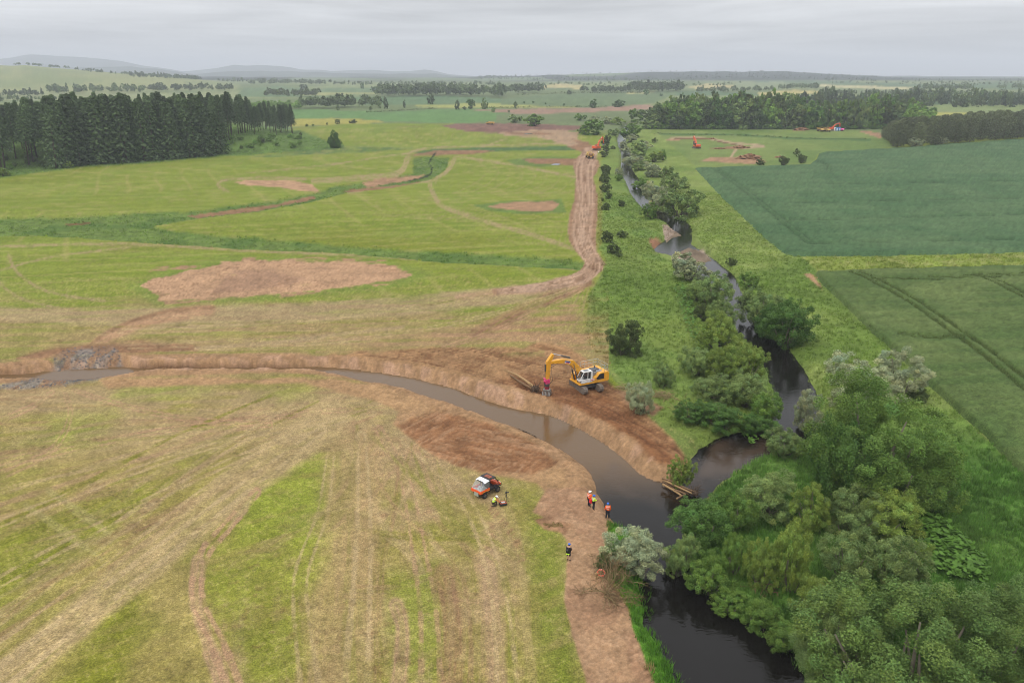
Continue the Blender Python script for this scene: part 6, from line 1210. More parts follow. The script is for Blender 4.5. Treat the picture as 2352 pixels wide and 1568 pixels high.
# ------------------------------------------------------------------ utility vehicle
M['obed'] = paintm('orange_bed', (.78, .10, .02), .35, False); M['ublack'] = mat('black_plastic', (.02, .02, .022), .5, .4, var=.2); M['upanel'] = paintm('white_panel', (.74, .75, .78), .35, False)
M['stripe'] = paintm('yellow_marking', (.75, .55, .05), .4, False)
def utility_vehicle(loc, head):
    r = tag(empty('utility_vehicle', loc, head), 'orange and black utility vehicle with a white canopy parked on the dry grass', 'utility vehicle')
    for x in (-.98, .98):
        for y in (-.62, .62):
            w = MB().wheel((x, y, .33), .33, .27, 18).build('tyre', M['black'], r); MB().wheel((x, y + math.copysign(.07, y), .33), .19, .17, 12).build('rim', M['dgrey'], w)
    MB().box((0, 0, .52), (2.7, .95, .22)).build('chassis', M['ublack'], r, bevel=.04)
    b = MB(); b.box((-.95, 0, .74), (1.35, 1.42, .10)); b.box((-.95, .69, .90), (1.35, .06, .26)); b.box((-.95, -.69, .90), (1.35, .06, .26)); b.box((-1.60, 0, .90), (.06, 1.42, .26)); bed = b.build('cargo_bed', M['obed'], r, bevel=.015)
    for y in (-.725, .725):
        for k in range(6): MB().box((-1.45 + k * .2, y, .82), (.09, .012, .06), RY(.4)).build('marking', M['stripe'], bed)
    MB().box((-1.63, -.05, .58), (.04, .62, .42)).build('tail_plate', M['rail'], r)
    mb = MB()
    for k in range(9): mb.box((-1.4 + .14 * k % 1.0, -.5 + (k * .37) % 1.0, .86), (.34, .3, .16), RZ(k))
    mb.build('bagged_cargo', M['rail'], r, bevel=.02)
    # clear sided canopy with a white front roof
    MB().prism([(-.95, 1.72), (-.30, 1.80), (-.30, 1.86), (-.95, 1.78)], -.70, .70).build('canopy_roof', M['upanel'], r, bevel=.01)
    MB().box((-.62, 0, 1.835), (.60, .02, .02), RY(-.11)).build('roof_seam', M['rail'], r)
    MB().poly([(-.95, -.69, 1.74), (-.95, .69, 1.74), (-1.6, .69, 1.04), (-1.6, -.69, 1.04)], [(0, 1, 2, 3)]).build('canopy_rear_window', M['clear'], r)
    for y in (-.69, .69): MB().poly([(-.95, y, 1.74), (-.3, y, 1.80), (-.3, y, 1.04), (-1.6, y, 1.04)], [(0, 1, 2, 3)]).build('canopy_side_window', M['clear'], r)
    MB().box((-.98, 0, 1.80), (.08, .9, .05)).build('light_bar', M['ublack'], r)
    # cab frame
    mb = MB()
    for y in (-.66, .66): mb.tube([(-.28, y, .6), (-.28, y, 1.88), (.62, y, 1.86), (1.08, y, 1.05)], .045, 6); mb.tube([(.35, y, .6), (.40, y, 1.0), (1.05, y, 1.0)], .03, 6)
    mb.tube([(-.28, -.66, 1.88), (-.28, .66, 1.88)], .045, 6); mb.tube([(.62, -.66, 1.86), (.62, .66, 1.86)], .045, 6); mb.build('roll_cage', M['ublack'], r)
    MB().prism([(-.25, 1.90), (.62, 1.88), (.66, 1.92), (-.25, 1.96)], -.66, .66).build('cab_roof', M['ublack'], r, bevel=.02)
    rb = MB(); rb.box((.12, -.30, 1.96), (.5, .36, .04)); rb.box((.12, .12, 1.96), (.5, .36, .04)); rb.build('roof_panel', mat('faded_red_panel', (.26, .075, .04), .6, .3, var=.2), r)
    MB().poly([(.64, -.6, 1.84), (.64, .6, 1.84), (1.07, .6, 1.08), (1.07, -.6, 1.08)], [(0, 1, 2, 3)]).build('windscreen', M['glass'], r)
    MB().prism([(1.0, .55), (1.58, .55), (1.60, .78), (1.40, .98), (1.05, 1.06), (.95, .95)], -.55, .55).build('bonnet', M['orange'], r, bevel=.05)
    for y in (-.62, .62):
        MB().prism([(.62, .62), (.75, .74), (1.2, .74), (1.38, .60), (1.3, .78), (.8, .82)], y - .17, y + .17).build('mudguard', M['ublack'], r); MB().prism([(-1.35, .60), (-1.2, .73), (-.75, .73), (-.6, .6), (-.7, .76), (-1.3, .76)], y - .15, y + .15).build('mudguard', M['ublack'], r)
    MB().box((1.62, 0, .62), (.10, 1.1, .30)).build('bumper', M['ublack'], r, bevel=.02)
    for y in (-.38, .38): MB().ell((1.58, y, .84), (.06, .11, .07)).build('headlight', M['swhite'], r, True)
    for y in (-.32, .32):
        s = MB(); s.box((.05, y, .78), (.5, .5, .16)); s.box((-.2, y, 1.1), (.14, .5, .6)); s.build('seat', M['ublack'], r, bevel=.04)
    MB().torus((.62, .32, 1.08), .17, .02, (-.7, 0, .7)).build('steering_wheel', M['ublack'], r); MB().tube([(.62, .32, 1.08), (.95, .32, .85)], .025, 6).build('steering_column', M['ublack'], r)
    for y in (-.80, .80): MB().ell((.86, y, 1.46), (.05, .11, .08)).build('mirror', M['ublack'], r, True)
    return r
p = np.array([-2.65, 74.9]); utility_vehicle((p[0], p[1], gz(*p) + .01), math.radians(47))

# ------------------------------------------------------------------ people
M['skin'] = mat('skin', (.48, .28, .20), .6, .3, var=.08); M['hivis_o'] = mat('orange_hivis', (.90, .13, .02), .7, .2, var=.10, scale=5); M['hivis_y'] = mat('yellow_hivis', (.58, .86, .06), .7, .2, var=.10, scale=5); M['navy'] = mat('dark_trousers', (.018, .02, .028), .8, .2, var=.3, scale=5); M['blackcloth'] = mat('black_jacket', (.014, .014, .016), .75, .25, var=.3, scale=5); M['olive'] = mat('olive_trousers', (.075, .065, .045), .85, .15, var=.3, scale=5); M['boot'] = mat('brown_boots', (.07, .045, .03), .7, .3, var=.3); M['reflect'] = mat('reflective_tape', (.75, .76, .74), .4, .4, var=.08)
M['h_blue'] = mat('blue_helmet', (.02, .12, .55), .35, .5, var=.05); M['h_white'] = mat('white_helmet', (.82, .82, .82), .35, .5, var=.05); M['redbag'] = mat('red_fabric', (.55, .02, .03), .7, .2, var=.2); M['hair'] = mat('brown_hair', (.05, .03, .02), .7, .2, var=.3); M['shirt'] = mat('orange_shirt', (.60, .22, .05), .8, .2, var=.15)
def skin_mesh(name, verts, edges, radii, root, m, parent, sub=1):
    me = bpy.data.meshes.new(name); me.from_pydata(verts, edges, []); o = bpy.data.objects.new(name, me); COL.objects.link(o)
    md = o.modifiers.new('skin', 'SKIN'); md.use_smooth_shade = True
    for i, r in enumerate(radii): sv = me.skin_vertices[0].data[i]; sv.radius = (r if hasattr(r, '__len__') else (r, r)); sv.use_root = (i == root)
    if sub: o.modifiers.new('sub', 'SUBSURF').levels = sub; o.modifiers['sub'].render_levels = sub
    bpy.context.view_layer.update()
    dg = bpy.context.evaluated_depsgraph_get(); nm = bpy.data.meshes.new_from_object(o.evaluated_get(dg)); bpy.data.objects.remove(o)
    nm.materials.clear(); nm.materials.append(m); nm.polygons.foreach_set('use_smooth', [True] * len(nm.polygons))
    return link(name, nm, parent)
STAND = dict(pel=(0, 0, .95), sp=(0, 0, 1.15), ch=(.01, 0, 1.36), nk=(.01, 0, 1.50), hd=(.03, 0, 1.60), top=(.03, 0, 1.72), shL=(0, .19, 1.43), elL=(-.02, .26, 1.15), wrL=(.06, .25, .91), shR=(0, -.19, 1.43), elR=(-.02, -.26, 1.15), wrR=(.06, -.25, .91),
             hiL=(0, .10, .92), knL=(.02, .11, .50), anL=(-.01, .11, .10), toL=(.17, .13, .04), hiR=(0, -.10, .92), knR=(.02, -.11, .50), anR=(-.01, -.11, .10), toR=(.17, -.13, .04))
def person(loc, rz, label, helmet, jacket, trousers, pose=None, shorts=False, bands=True, h=1.76, vest=False):
    J = dict(STAND); J.update(pose or {}); J = {k: Vector(v) for k, v in J.items()}
    r = tag(empty('person', loc, rz), label, 'person', 'people at the works'); k = h / 1.78; r.scale = (k, k, k)
    names = ['pel', 'sp', 'ch', 'nk', 'hd', 'top', 'shL', 'elL', 'wrL', 'shR', 'elR', 'wrR', 'hiL', 'knL', 'anL', 'toL', 'hiR', 'knR', 'anR', 'toR']
    V = [tuple(J[n]) for n in names]; ix = {n: i for i, n in enumerate(names)}
    E = [('pel', 'sp'), ('sp', 'ch'), ('ch', 'nk'), ('nk', 'hd'), ('hd', 'top'), ('ch', 'shL'), ('shL', 'elL'), ('elL', 'wrL'), ('ch', 'shR'), ('shR', 'elR'), ('elR', 'wrR'), ('pel', 'hiL'), ('hiL', 'knL'), ('knL', 'anL'), ('anL', 'toL'), ('pel', 'hiR'), ('hiR', 'knR'), ('knR', 'anR'), ('anR', 'toR')]
    E = [(ix[a], ix[b]) for a, b in E]; R = [.13, .125, .14, .055, .095, .075, .065, .045, .03, .065, .045, .03, .085, .06, .042, .035, .085, .06, .042, .035]
    for s in ('L', 'R'):                                   # palm, four fingers and a thumb
        w = J['wr' + s]; d = (w - J['el' + s]).normalized(); sd = Vector((d.z, 0, -d.x)); sd = sd.normalized() if sd.length > .1 else Vector((1, 0, 0)); nn = d.cross(sd)
        pm_ = w + d * .075; V.append(tuple(pm_)); R.append(.030); pi = len(V) - 1; E.append((ix['wr' + s], pi))
        for f, (o, L) in enumerate(((-.03, .075), (-.01, .088), (.01, .082), (.03, .062))):
            a = pm_ + d * .03 + sd * o; b = a + d * L * .5 + nn * .006; c = b + d * L * .5 + nn * .02
            V += [tuple(a), tuple(b), tuple(c)]; R += [.011, .009, .007]; n = len(V); E += [(pi, n - 3), (n - 3, n - 2), (n - 2, n - 1)]
        a = w + d * .03 - sd * .035; b = a + d * .045 - sd * .02; V += [tuple(a), tuple(b)]; R += [.012, .009]; n = len(V); E += [(ix['wr' + s], n - 2), (n - 2, n - 1)]
    f = (J['hd'] - J['nk']); hd = J['hd']; up = (J['top'] - J['hd']).normalized(); fw = Vector((up.z, 0, -up.x)).normalized()
    V += [tuple(hd + fw * .115 - up * .01), tuple(hd + Vector((0, .095, 0))), tuple(hd - Vector((0, .095, 0)))]; R += [.013, .016, .016]; n = len(V); E += [(ix['hd'], n - 3), (ix['hd'], n - 2), (ix['hd'], n - 1)]
    skin_mesh('body', V, E, R, 0, M['skin'], r)
    for s in (-1, 1): MB().ell(tuple(hd + fw * .088 + Vector((0, s * .035, 0)) + up * .02), (.012, .014, .010), 8, 5).build('eye', M['ublack'], r, True)
    MB().tube([tuple(hd + fw * .094 - up * .055 + Vector((0, .025, 0))), tuple(hd + fw * .094 - up * .055 - Vector((0, .025, 0)))], .006, 5).build('mouth', M['shirt'], r)
    mb = MB(); q = hd + up * .0; mb.ell((0, 0, 0), (.102, .10, .10), 12, 6); ho = mb.build('hair', M['hair'], r, True); ho.location = tuple(hd - fw * .018 + up * .01)
    hm = MB(); hm.ell((0, 0, 0), (.145, .125, .135), 14, 6, True); hm.torus((.015, 0, .005), .128, .014, (0, 0, 1), 18, 6, .9); hm.box((.15, 0, 0), (.09, .17, .016)); he = hm.build('helmet', M[helmet], r, True); he.location = tuple(hd + up * .055); he.rotation_euler = (0, -math.atan2(fw.z, fw.x), 0)
    # clothes
    jn = ['sp', 'ch', 'shL', 'elL', 'wrL', 'shR', 'elR', 'wrR', 'pel']; ji = {n: i for i, n in enumerate(jn)}
    JV = [tuple(J[n]) for n in jn]; JV[ji['pel']] = tuple(J['pel'] * .9 + J['sp'] * .1)
    JR = [.155, .17, .085, .068, .050, .085, .068, .050, .165]; JE = [('pel', 'sp'), ('sp', 'ch'), ('ch', 'shL'), ('ch', 'shR')]
    if vest: JV[ji['elL']] = tuple(J['shL'] * .75 + J['elL'] * .25); JV[ji['elR']] = tuple(J['shR'] * .75 + J['elR'] * .25); jn = jn; JE += [('shL', 'elL'), ('shR', 'elR')]; keep = [i for i in range(9) if jn[i] not in ('wrL', 'wrR')]
    else: JE += [('shL', 'elL'), ('elL', 'wrL'), ('shR', 'elR'), ('elR', 'wrR')]; keep = list(range(9))
    mp_ = {o: i for i, o in enumerate(keep)}
    jk = skin_mesh('vest' if vest else 'jacket', [JV[i] for i in keep], [(mp_[ji[a]], mp_[ji[b]]) for a, b in JE], [JR[i] for i in keep], mp_[ji['sp']], M[jacket], r)
    if vest: skin_mesh('sleeve', [tuple(J['shL']), tuple(J['elL']), tuple(J['wrL'])], [(0, 1), (1, 2)], [.07, .06, .045], 0, M['shirt'], r); skin_mesh('sleeve', [tuple(J['shR']), tuple(J['elR']), tuple(J['wrR'])], [(0, 1), (1, 2)], [.07, .06, .045], 0, M['shirt'], r)
    tn = ['pel', 'hiL', 'knL', 'hiR', 'knR'] + ([] if shorts else ['anL', 'anR']); ti = {n: i for i, n in enumerate(tn)}; TR = {'pel': .145, 'hiL': .115, 'hiR': .115, 'knL': .088, 'knR': .088, 'anL': .075, 'anR': .075}
    TE = [('pel', 'hiL'), ('hiL', 'knL'), ('pel', 'hiR'), ('hiR', 'knR')] + ([] if shorts else [('knL', 'anL'), ('knR', 'anR')])
    skin_mesh('shorts' if shorts else 'trousers', [tuple(J[n]) for n in tn], [(ti[a], ti[b]) for a, b in TE], [TR[n] for n in tn], 0, M[trousers], r)
    for s in ('L', 'R'):
        a, t = J['an' + s], J['to' + s]; d = (t - a); skin_mesh('boot', [tuple(a + (J['kn' + s] - a).normalized() * .10), tuple(a - Vector((0, 0, .03))), tuple(t + Vector((0, 0, .012)))], [(0, 1), (1, 2)], [.06, .062, .05], 1, M['boot'], r)
    if bands:
        ax = (J['ch'] - J['sp']).normalized()
        for t, rr in ((.15, .172), (.95, .186)):
            c = J['sp'] * (1 - t) + J['ch'] * t; MB().torus(tuple(c), rr, .016, tuple(ax), 18, 6, 1.0).build('reflective_band', M['reflect'], jk, True)
        for s in (-1, 1):
            c0 = J['ch'] + Vector((-.165, s * .09, .10)); c1 = J['sp'] + Vector((-.16, s * .09, .06)); MB().tube([tuple(c0), tuple(c1)], .016, 6).build('reflective_band', M['reflect'], jk)
    return r
def pp(x, y): p = G(x, y); return (p[0], p[1], gz(p[0], p[1]))
ARMS_UP = dict(elR=(.10, -.25, 1.17), wrR=(.30, -.12, 1.20), elL=(.10, .25, 1.17), wrL=(.30, .12, 1.20))
person(pp(1352.9, 1163.3), math.radians(35), 'person in orange jacket and white helmet standing behind the one with the red bag', 'h_white', 'hivis_o', 'navy', dict(knL=(.05, .11, .5), hd=(.05, 0, 1.60)), h=1.84)
P2 = pp(1362.5, 1171); person(P2, math.radians(20), 'person in yellow green jacket and blue helmet with a red bag on the back', 'h_blue', 'hivis_y', 'navy', dict(ARMS_UP, knL=(.08, .12, .50), toL=(.2, .14, .04)), h=1.74)
o = tag(empty('rucksack', (P2[0] - .30, P2[1] - .10, P2[2] + .92), math.radians(20)), 'red bag carried by the person in the yellow green jacket', 'bag')
MB().box((0, 0, .16), (.20, .34, .46)).build('pack', M['redbag'], o, bevel=.05); MB().box((-.11, 0, .08), (.07, .24, .2)).build('pocket', M['redbag'], o, bevel=.02)
person(pp(1395.2, 1187.7), math.radians(88), 'person in orange jacket and blue helmet standing alone at the bank edge', 'h_blue', 'hivis_o', 'navy', dict(anL=(-.01, .14, .1), toL=(.15, .18, .04), anR=(-.01, -.14, .1), toR=(.15, -.18, .04), wrL=(.10, .27, .93), wrR=(.10, -.27, .93)), h=1.84)
P4 = pp(1305.5, 1287.5); person(P4, math.radians(60), 'person in black jacket and shorts with a blue helmet looking down on the soil shelf', 'h_blue', 'blackcloth', 'navy', dict(ARMS_UP, hd=(.09, 0, 1.58), top=(.13, 0, 1.69), wrR=(.25, -.10, 1.05), wrL=(.25, .10, 1.05), knR=(.06, -.11, .5)), shorts=True, bands=False, h=1.82)
o = tag(empty('rucksack', (P4[0] - .10, P4[1] - .22, P4[2] + 1.0), math.radians(60)), 'black rucksack on the back of the person in shorts', 'bag'); MB().box((0, 0, .18), (.18, .32, .44)).build('pack', M['blackcloth'], o, bevel=.05); MB().box((-.10, 0, .30), (.03, .2, .1)).build('pocket', M['dgrey'], o); MB().box((-.02, -.02, -.10), (.2, .3, .04)).build('reflective_strap', M['hivis_y'], o)
KN = dict(pel=(-.05, 0, .42), sp=(.04, 0, .60), ch=(.16, 0, .78), nk=(.24, 0, .89), hd=(.29, 0, .97), top=(.34, 0, 1.08), shL=(.15, .19, .84), elL=(.36, .24, .64), wrL=(.56, .12, .52), shR=(.15, -.19, .84), elR=(.36, -.24, .64), wrR=(.56, -.12, .52),
          hiL=(-.05, .10, .38), knL=(.34, .13, .40), anL=(.26, .13, .09), toL=(.42, .14, .04), hiR=(-.05, -.10, .38), knR=(.26, -.12, .09), anR=(-.16, -.12, .09), toR=(-.30, -.13, .05))
P5 = pp(1134.0, 1161.5); person(P5, math.radians(15), 'person kneeling in a yellow vest and white helmet beside the utility vehicle', 'h_white', 'hivis_y', 'olive', KN, h=1.80, vest=True)
q = (P5[0] + .95, P5[1] + .24); o = tag(empty('survey_case', (q[0], q[1], gz(*q)), math.radians(20)), 'open black equipment case with orange frame before the kneeling person', 'case')
MB().box((0, 0, .14), (.75, .55, .28)).build('case', M['ublack'], o, bevel=.06); mb = MB(); mb.tube([(-.32, -.22, .31), (.32, -.22, .31), (.32, .22, .31), (-.32, .22, .31), (-.32, -.22, .31)], .03, 6); mb.build('frame', M['orange'], o); MB().box((.02, 0, .31), (.4, .26, .06)).build('tray', M['rail'], o, bevel=.01)
q = pp(1163, 1153.5); o = tag(empty('camera_tripod', q, .4), 'camera on a black tripod right of the kneeling person', 'tripod')
for k in range(3): a = 2.1 * k + .3; MB().tube([(.30 * math.cos(a), .30 * math.sin(a), 0), (.03 * math.cos(a), .03 * math.sin(a), .95)], [.016, .022], 6).build('leg', M['ublack'], o)
MB().tube([(0, 0, .6), (0, 0, 1.12)], .025, 8).build('centre_column', M['ublack'], o); MB().box((0, 0, 1.18), (.24, .14, .14)).build('camera_body', M['ublack'], o, bevel=.02); MB().tube([(.10, 0, 1.18), (.28, 0, 1.18)], [.05, .055], 10).build('lens', M['ublack'], o); MB().tube([(-.06, 0, 1.12), (-.30, -.06, 1.02)], .012, 6).build('pan_handle', M['ublack'], o); MB().tube([(0, 0, 1.25), (.02, 0, 1.45)], .02, 6).build('microphone', M['ublack'], o)
# the operator in the cab of the yellow excavator
SIT = dict(pel=(-.02, 0, .28), sp=(-.06, 0, .46), ch=(-.06, 0, .68), nk=(-.05, 0, .82), hd=(-.02, 0, .92), top=(-.02, 0, 1.04), shL=(-.06, .19, .75), elL=(.06, .25, .50), wrL=(.30, .22, .46), shR=(-.06, -.19, .75), elR=(.06, -.25, .50), wrR=(.30, -.22, .46), hiL=(-.02, .10, .28), knL=(.40, .13, .30), anL=(.42, .13, -.10), toL=(.56, .14, -.13), hiR=(-.02, -.10, .28), knR=(.40, -.13, .30), anR=(.42, -.13, -.10), toR=(.56, -.14, -.13))
em = Matrix.Translation(ex.location) @ Matrix.Rotation(math.radians(-152.5), 4, 'Z'); sp_ = em @ Vector((.42, .90, 1.80)); person(tuple(sp_), math.radians(-152.5), 'operator in orange sitting at the controls inside the yellow excavator cab', 'h_white', 'hivis_o', 'navy', SIT, h=1.72)

# ------------------------------------------------------------------ timber, dead wood, lifebuoy
def log_thing(a, b, r0, r1, label, m='logbark', name='log', group=None, bend=.08, za=0.0, zb=0.0):
    a = Vector(a); b = Vector(b); mid = (a + b) / 2 + Vector((random.uniform(-bend, bend), random.uniform(-bend, bend), random.uniform(0, bend)))
    o = tag(empty(name, tuple(a)), label, 'log', group); mb = MB().tube([(0, 0, 0), tuple(mid - a), tuple(b - a)], [r0, (r0 + r1) / 2, r1], 10); mb.build('trunk', M[m], o, True)
    d = (b - a).normalized()
    for p, r, s in ((Vector((0, 0, 0)), r0, -1), (b - a, r1, 1)): MB().tube([tuple(p + d * s * .004), tuple(p + d * s * .03)], r * .93, 10).build('cut_end', M['cutend'], o)
    return o
def gpt(x, y, z):                       # point above the ground at height z
    P = flat(x, y, z); return (P[0], P[1], z)
Z0 = -.5
LG = [((1521.4, 1097.9), (1550, 1107), .16, .15, 'logbark', 'short thick log on top at the left end of the stacked logs', .25), ((1540, 1106), (1592, 1128), .17, .12, 'logbark', 'long dark log along the back of the stacked logs', .05), ((1524.7, 1102), (1588, 1132), .16, .12, 'wood', 'long pale peeled log in the middle of the stacked logs', 0.1), ((1523, 1112), (1566, 1138), .17, .13, 'wood', 'pale log at the water side of the stacked logs', -.25), ((1549, 1124), (1574, 1134), .12, .10, 'logbark', 'short log wedged between the long ones of the stack', -.1), ((1555, 1144), (1577, 1133), .12, .09, 'logbark', 'crooked log lying across the right end of the stack', -.2), ((1530, 1107), (1580, 1134), .13, .10, 'logbark', 'thin bark covered log underneath the stacked logs', -.35), ((1522, 1105), (1560, 1131), .12, .10, 'logbark', 'grey thin log showing in the gap of the stacked logs', -.4)]
for a, b, r0, r1, m, lab, dz in LG: log_thing(gpt(*a, Z0 + dz + .2), gpt(*b, Z0 + dz + .15), r0 * .8, r1 * .75, lab, m, 'log', 'logs stacked at the river junction')
q = gpt(1537.5, 1114, -1.0); o = tag(empty('timber_post', q), 'upright pale timber post driven in among the stacked logs', 'post'); MB().box((0, 0, .7), (.13, .13, 1.7)).build('shaft', M['wood'], o, bevel=.01); MB().box((0, 0, 1.56), (.11, .11, .02)).build('sawn_top', M['cutend'], o)
q = gpt(1550, 1104.5, -.8); o = tag(empty('timber_post', q), 'short grey post behind the stacked logs', 'post'); MB().box((0, 0, .5), (.12, .12, 1.1)).build('shaft', M['rail'], o, bevel=.01); MB().box((0, 0, 1.06), (.10, .10, .02)).build('sawn_top', M['cutend'], o)
def rock(x, y, z, r, label, m):
    rr = np.random.default_rng(int(x * 3)); mb = MB().ell((0, 0, 0), (r, r * .7, r * .5), 9, 6); mb.V = [tuple(np.array(v) * (1 + .18 * rr.normal())) for v in mb.V]; o = mb.build('boulder', m, None); P = gpt(x, y, z); o.location = P; tag(o, label, 'stone')
M['stone'] = mat('pale_stone', (.5, .47, .42), .85, .2, var=.25, scale=5, bump=.3)
rock(1526.5, 1120, -1.25, .38, 'white stone at the water edge below the stacked logs', M['stone']); rock(1541, 1124, -1.3, .28, 'smaller white stone right of the white one below the logs', M['stone']); rock(1836, 1040, -1.2, .55, 'brown boulder at the foot of the round bush on the point', M['stone'])
def roots(mb, c, R, n, r0, seed, dirn=(0, 0, 1), spread=1.0):
    rr = np.random.default_rng(seed); D = np.array(dirn)
    for i in range(n):
        d = rr.normal(size=3) * spread + D; d /= np.linalg.norm(d); p = np.array(c); P = [tuple(p)]
        for k in range(3): d = d + rr.normal(size=3) * .45; d /= np.linalg.norm(d); p = p + d * R * rr.uniform(.25, .42); P.append(tuple(p))
        mb.tube(P, [r0, r0 * .7, r0 * .45, r0 * .12], 4)
# tree held down by the grapple: two stems with a root plate
a = G(1228, 902); b = G(1157, 853); e = G(1172, 866); za, zb = gz(*a[:2]), gz(*b[:2])
o = tag(empty('felled_tree', (a[0], a[1], za)), 'uprooted tree with two pale stems and dark roots under the grapple', 'felled tree')
A = Vector((a[0], a[1], za)); mb = MB().tube([(0, 0, .55), tuple((Vector(b[:2].tolist() + [zb]) - A) * .3 + Vector((.25, .1, .55))), tuple((Vector(b[:2].tolist() + [zb]) - A) * .65 + Vector((.3, .2, .5))), tuple(Vector(b[:2].tolist() + [zb]) - A + Vector((0, 0, .3)))], [.22, .19, .15, .05], 9); mb.build('stem', M['wood'], o, True)
ev = Vector(e[:2].tolist() + [gz(*e[:2])]) - A; MB().tube([(-.1, -.2, .35), tuple(ev * .5 + Vector((-.2, -.2, .3))), tuple(ev + Vector((0, 0, .2)))], [.18, .15, .10], 9).build('stem', M['logbark'], o, True)
mb = MB(); roots(mb, (.1, 0, .5), 1.5, 46, .06, 5, (.5, -.4, .1), .9); mb.ell((.05, 0, .45), (.55, .5, .45), 9, 6); mb.build('root_plate', M['root'], o)
q = gpt(1595, 1133, -.7); o = tag(empty('root_wad', q), 'tangle of brown roots at the right end of the stacked logs', 'roots'); mb = MB(); roots(mb, (0, 0, .1), 1.2, 40, .05, 9, (.3, .1, .2), 1.0); mb.build('root_tangle', M['root'], o); mb = MB(); mb.ell((0, 0, .05), (.45, .4, .35), 9, 6); mb.build('root_core', M['root'], o)
def brush_pile(x, y, R, n, label, m, seed, flat_=.35, name='brush_pile', cat='brushwood', up=.2):
    p = pp(x, y); o = tag(empty(name, p), label, cat); rr = np.random.default_rng(seed); mb = MB()
    for i in range(n):
        c = rr.normal(size=3) * R * .4; c[2] = abs(c[2]) * flat_ + .05; d = rr.normal(size=3); d[2] = d[2] * flat_ + up; d /= np.linalg.norm(d); L = R * rr.uniform(.4, 1.0); k = rr.normal(size=3) * .15
        mb.tube([tuple(c - d * L / 2), tuple(c + k * L * .5), tuple(c + d * L / 2)], [.035, .03, .012], 4)
    mb.build('sticks', M[m], o); return o
brush_pile(1524, 912, 1.9, 90, 'pale heap of cut branches right of the pale silvery bush', 'twig', 1); brush_pile(1432, 892, 1.3, 40, 'small heap of sticks behind the excavator at the grass edge', 'twig', 2); brush_pile(1560, 948, 1.6, 34, 'bleached bare branches standing in the scrub', 'twig', 3, 1.0, 'dead_bush', 'dead bush', .6); brush_pile(1622, 962, 1.6, 60, 'grey driftwood tangle on the inner bank of the bend', 'twig', 4); brush_pile(1600, 1050, 1.5, 36, 'scattered flood wood on the bank by the shallow bend', 'twig', 6, .2); brush_pile(1822, 1350, 1.3, 26, 'grey bare stems at the foot of the tall yellow green willow', 'twig', 7, 1.0, 'dead_bush', 'dead bush', .9); brush_pile(1752, 1352, 1.3, 40, 'tangle of dead twigs under the thicket by the water', 'brush', 8, .4); brush_pile(1385, 608, 1.6, 30, 'dark stakes and sticks at the outside of the road bend', 'twig', 12, .4)
# dead shrub dragged on to the shelf and the bare one behind it
def dead_shrub(x, y, R, label, seed, dirn, nb):
    p = pp(x, y); o = tag(empty('dead_shrub', p), label, 'dead bush'); rr = np.random.default_rng(seed); mb = MB(); tw = MB()
    for i in range(nb):
        d = np.array(dirn) + rr.normal(size=3) * .55; d[2] = abs(d[2]) * .8 + .06; d /= np.linalg.norm(d); pt = np.array([0, 0, .25]) - np.array(dirn) * R * .5 + rr.normal(size=3) * .1; P = [tuple(pt)]; r_ = rr.uniform(.025, .045)
        for k in range(4):
            d = d + rr.normal(size=3) * .28; d[2] -= .05 * k; d /= np.linalg.norm(d); pt = pt + d * R * .34; pt[2] = max(pt[2], .06); P.append(tuple(pt))
            for t_ in range(3):
                e = d + rr.normal(size=3) * .7; e /= np.linalg.norm(e); q2 = pt + e * R * rr.uniform(.2, .45); q2[2] = max(q2[2], .03); (mb if t_ == 0 else tw).tube([tuple(pt), tuple((pt + q2) / 2 + rr.normal(size=3) * .03), tuple(q2)], [r_ * .5, r_ * .35, r_ * .12], 4)
                for u_ in range(4): f = e + rr.normal(size=3) * .8; f /= np.linalg.norm(f); q3 = q2 + f * R * rr.uniform(.1, .28); q3[2] = max(q3[2], .02); tw.tube([tuple(q2), tuple(q3)], [.009, .004], 3)
        mb.tube(P, [r_, r_ * .85, r_ * .7, r_ * .5, r_ * .3], 5)
    mb.build('branches', M['twig'], o); tw.build('fine_twigs', M['brush'], o); return o
dead_shrub(1396, 1372, 1.9, 'bare brown shrub lying uprooted on the soil shelf', 11, (.1, -.5, .25), 22); dead_shrub(1412, 1335, 2.0, 'leafless shrub standing between the lifebuoy and the round silver bush', 12, (.3, .2, .7), 16)
q = pp(1380.4, 1325); o = tag(empty('lifebuoy', (q[0], q[1], q[2] + .42), 0), 'orange lifebuoy ring leaning on a stump at the bank', 'lifebuoy'); o.rotation_euler = (.25, 0, -.5)
MB().torus((0, 0, 0), .31, .075, (.25, -.9, .25), 28, 10).build('ring', mat('orange_ring', (.78, .16, .09), .5, .4, var=.12), o, True)
for k in range(4): a = k * 1.57; MB().torus((.31 * math.cos(a), .08 * math.sin(a), .30 * math.sin(a)), .085, .012, (math.sin(a), 0, -math.cos(a)), 12, 5).build('band', M['swhite'], o, True)
log_thing((q[0] - .45, q[1] + .05, q[2] + .28), (q[0] + .15, q[1] + .12, q[2] + .42), .13, .12, 'short sawn stump holding up the lifebuoy', 'wood', 'stump'); brush_pile(1372, 1325, .6, 24, 'scatter of wood chips beside the lifebuoy', 'wood', 21, .2)
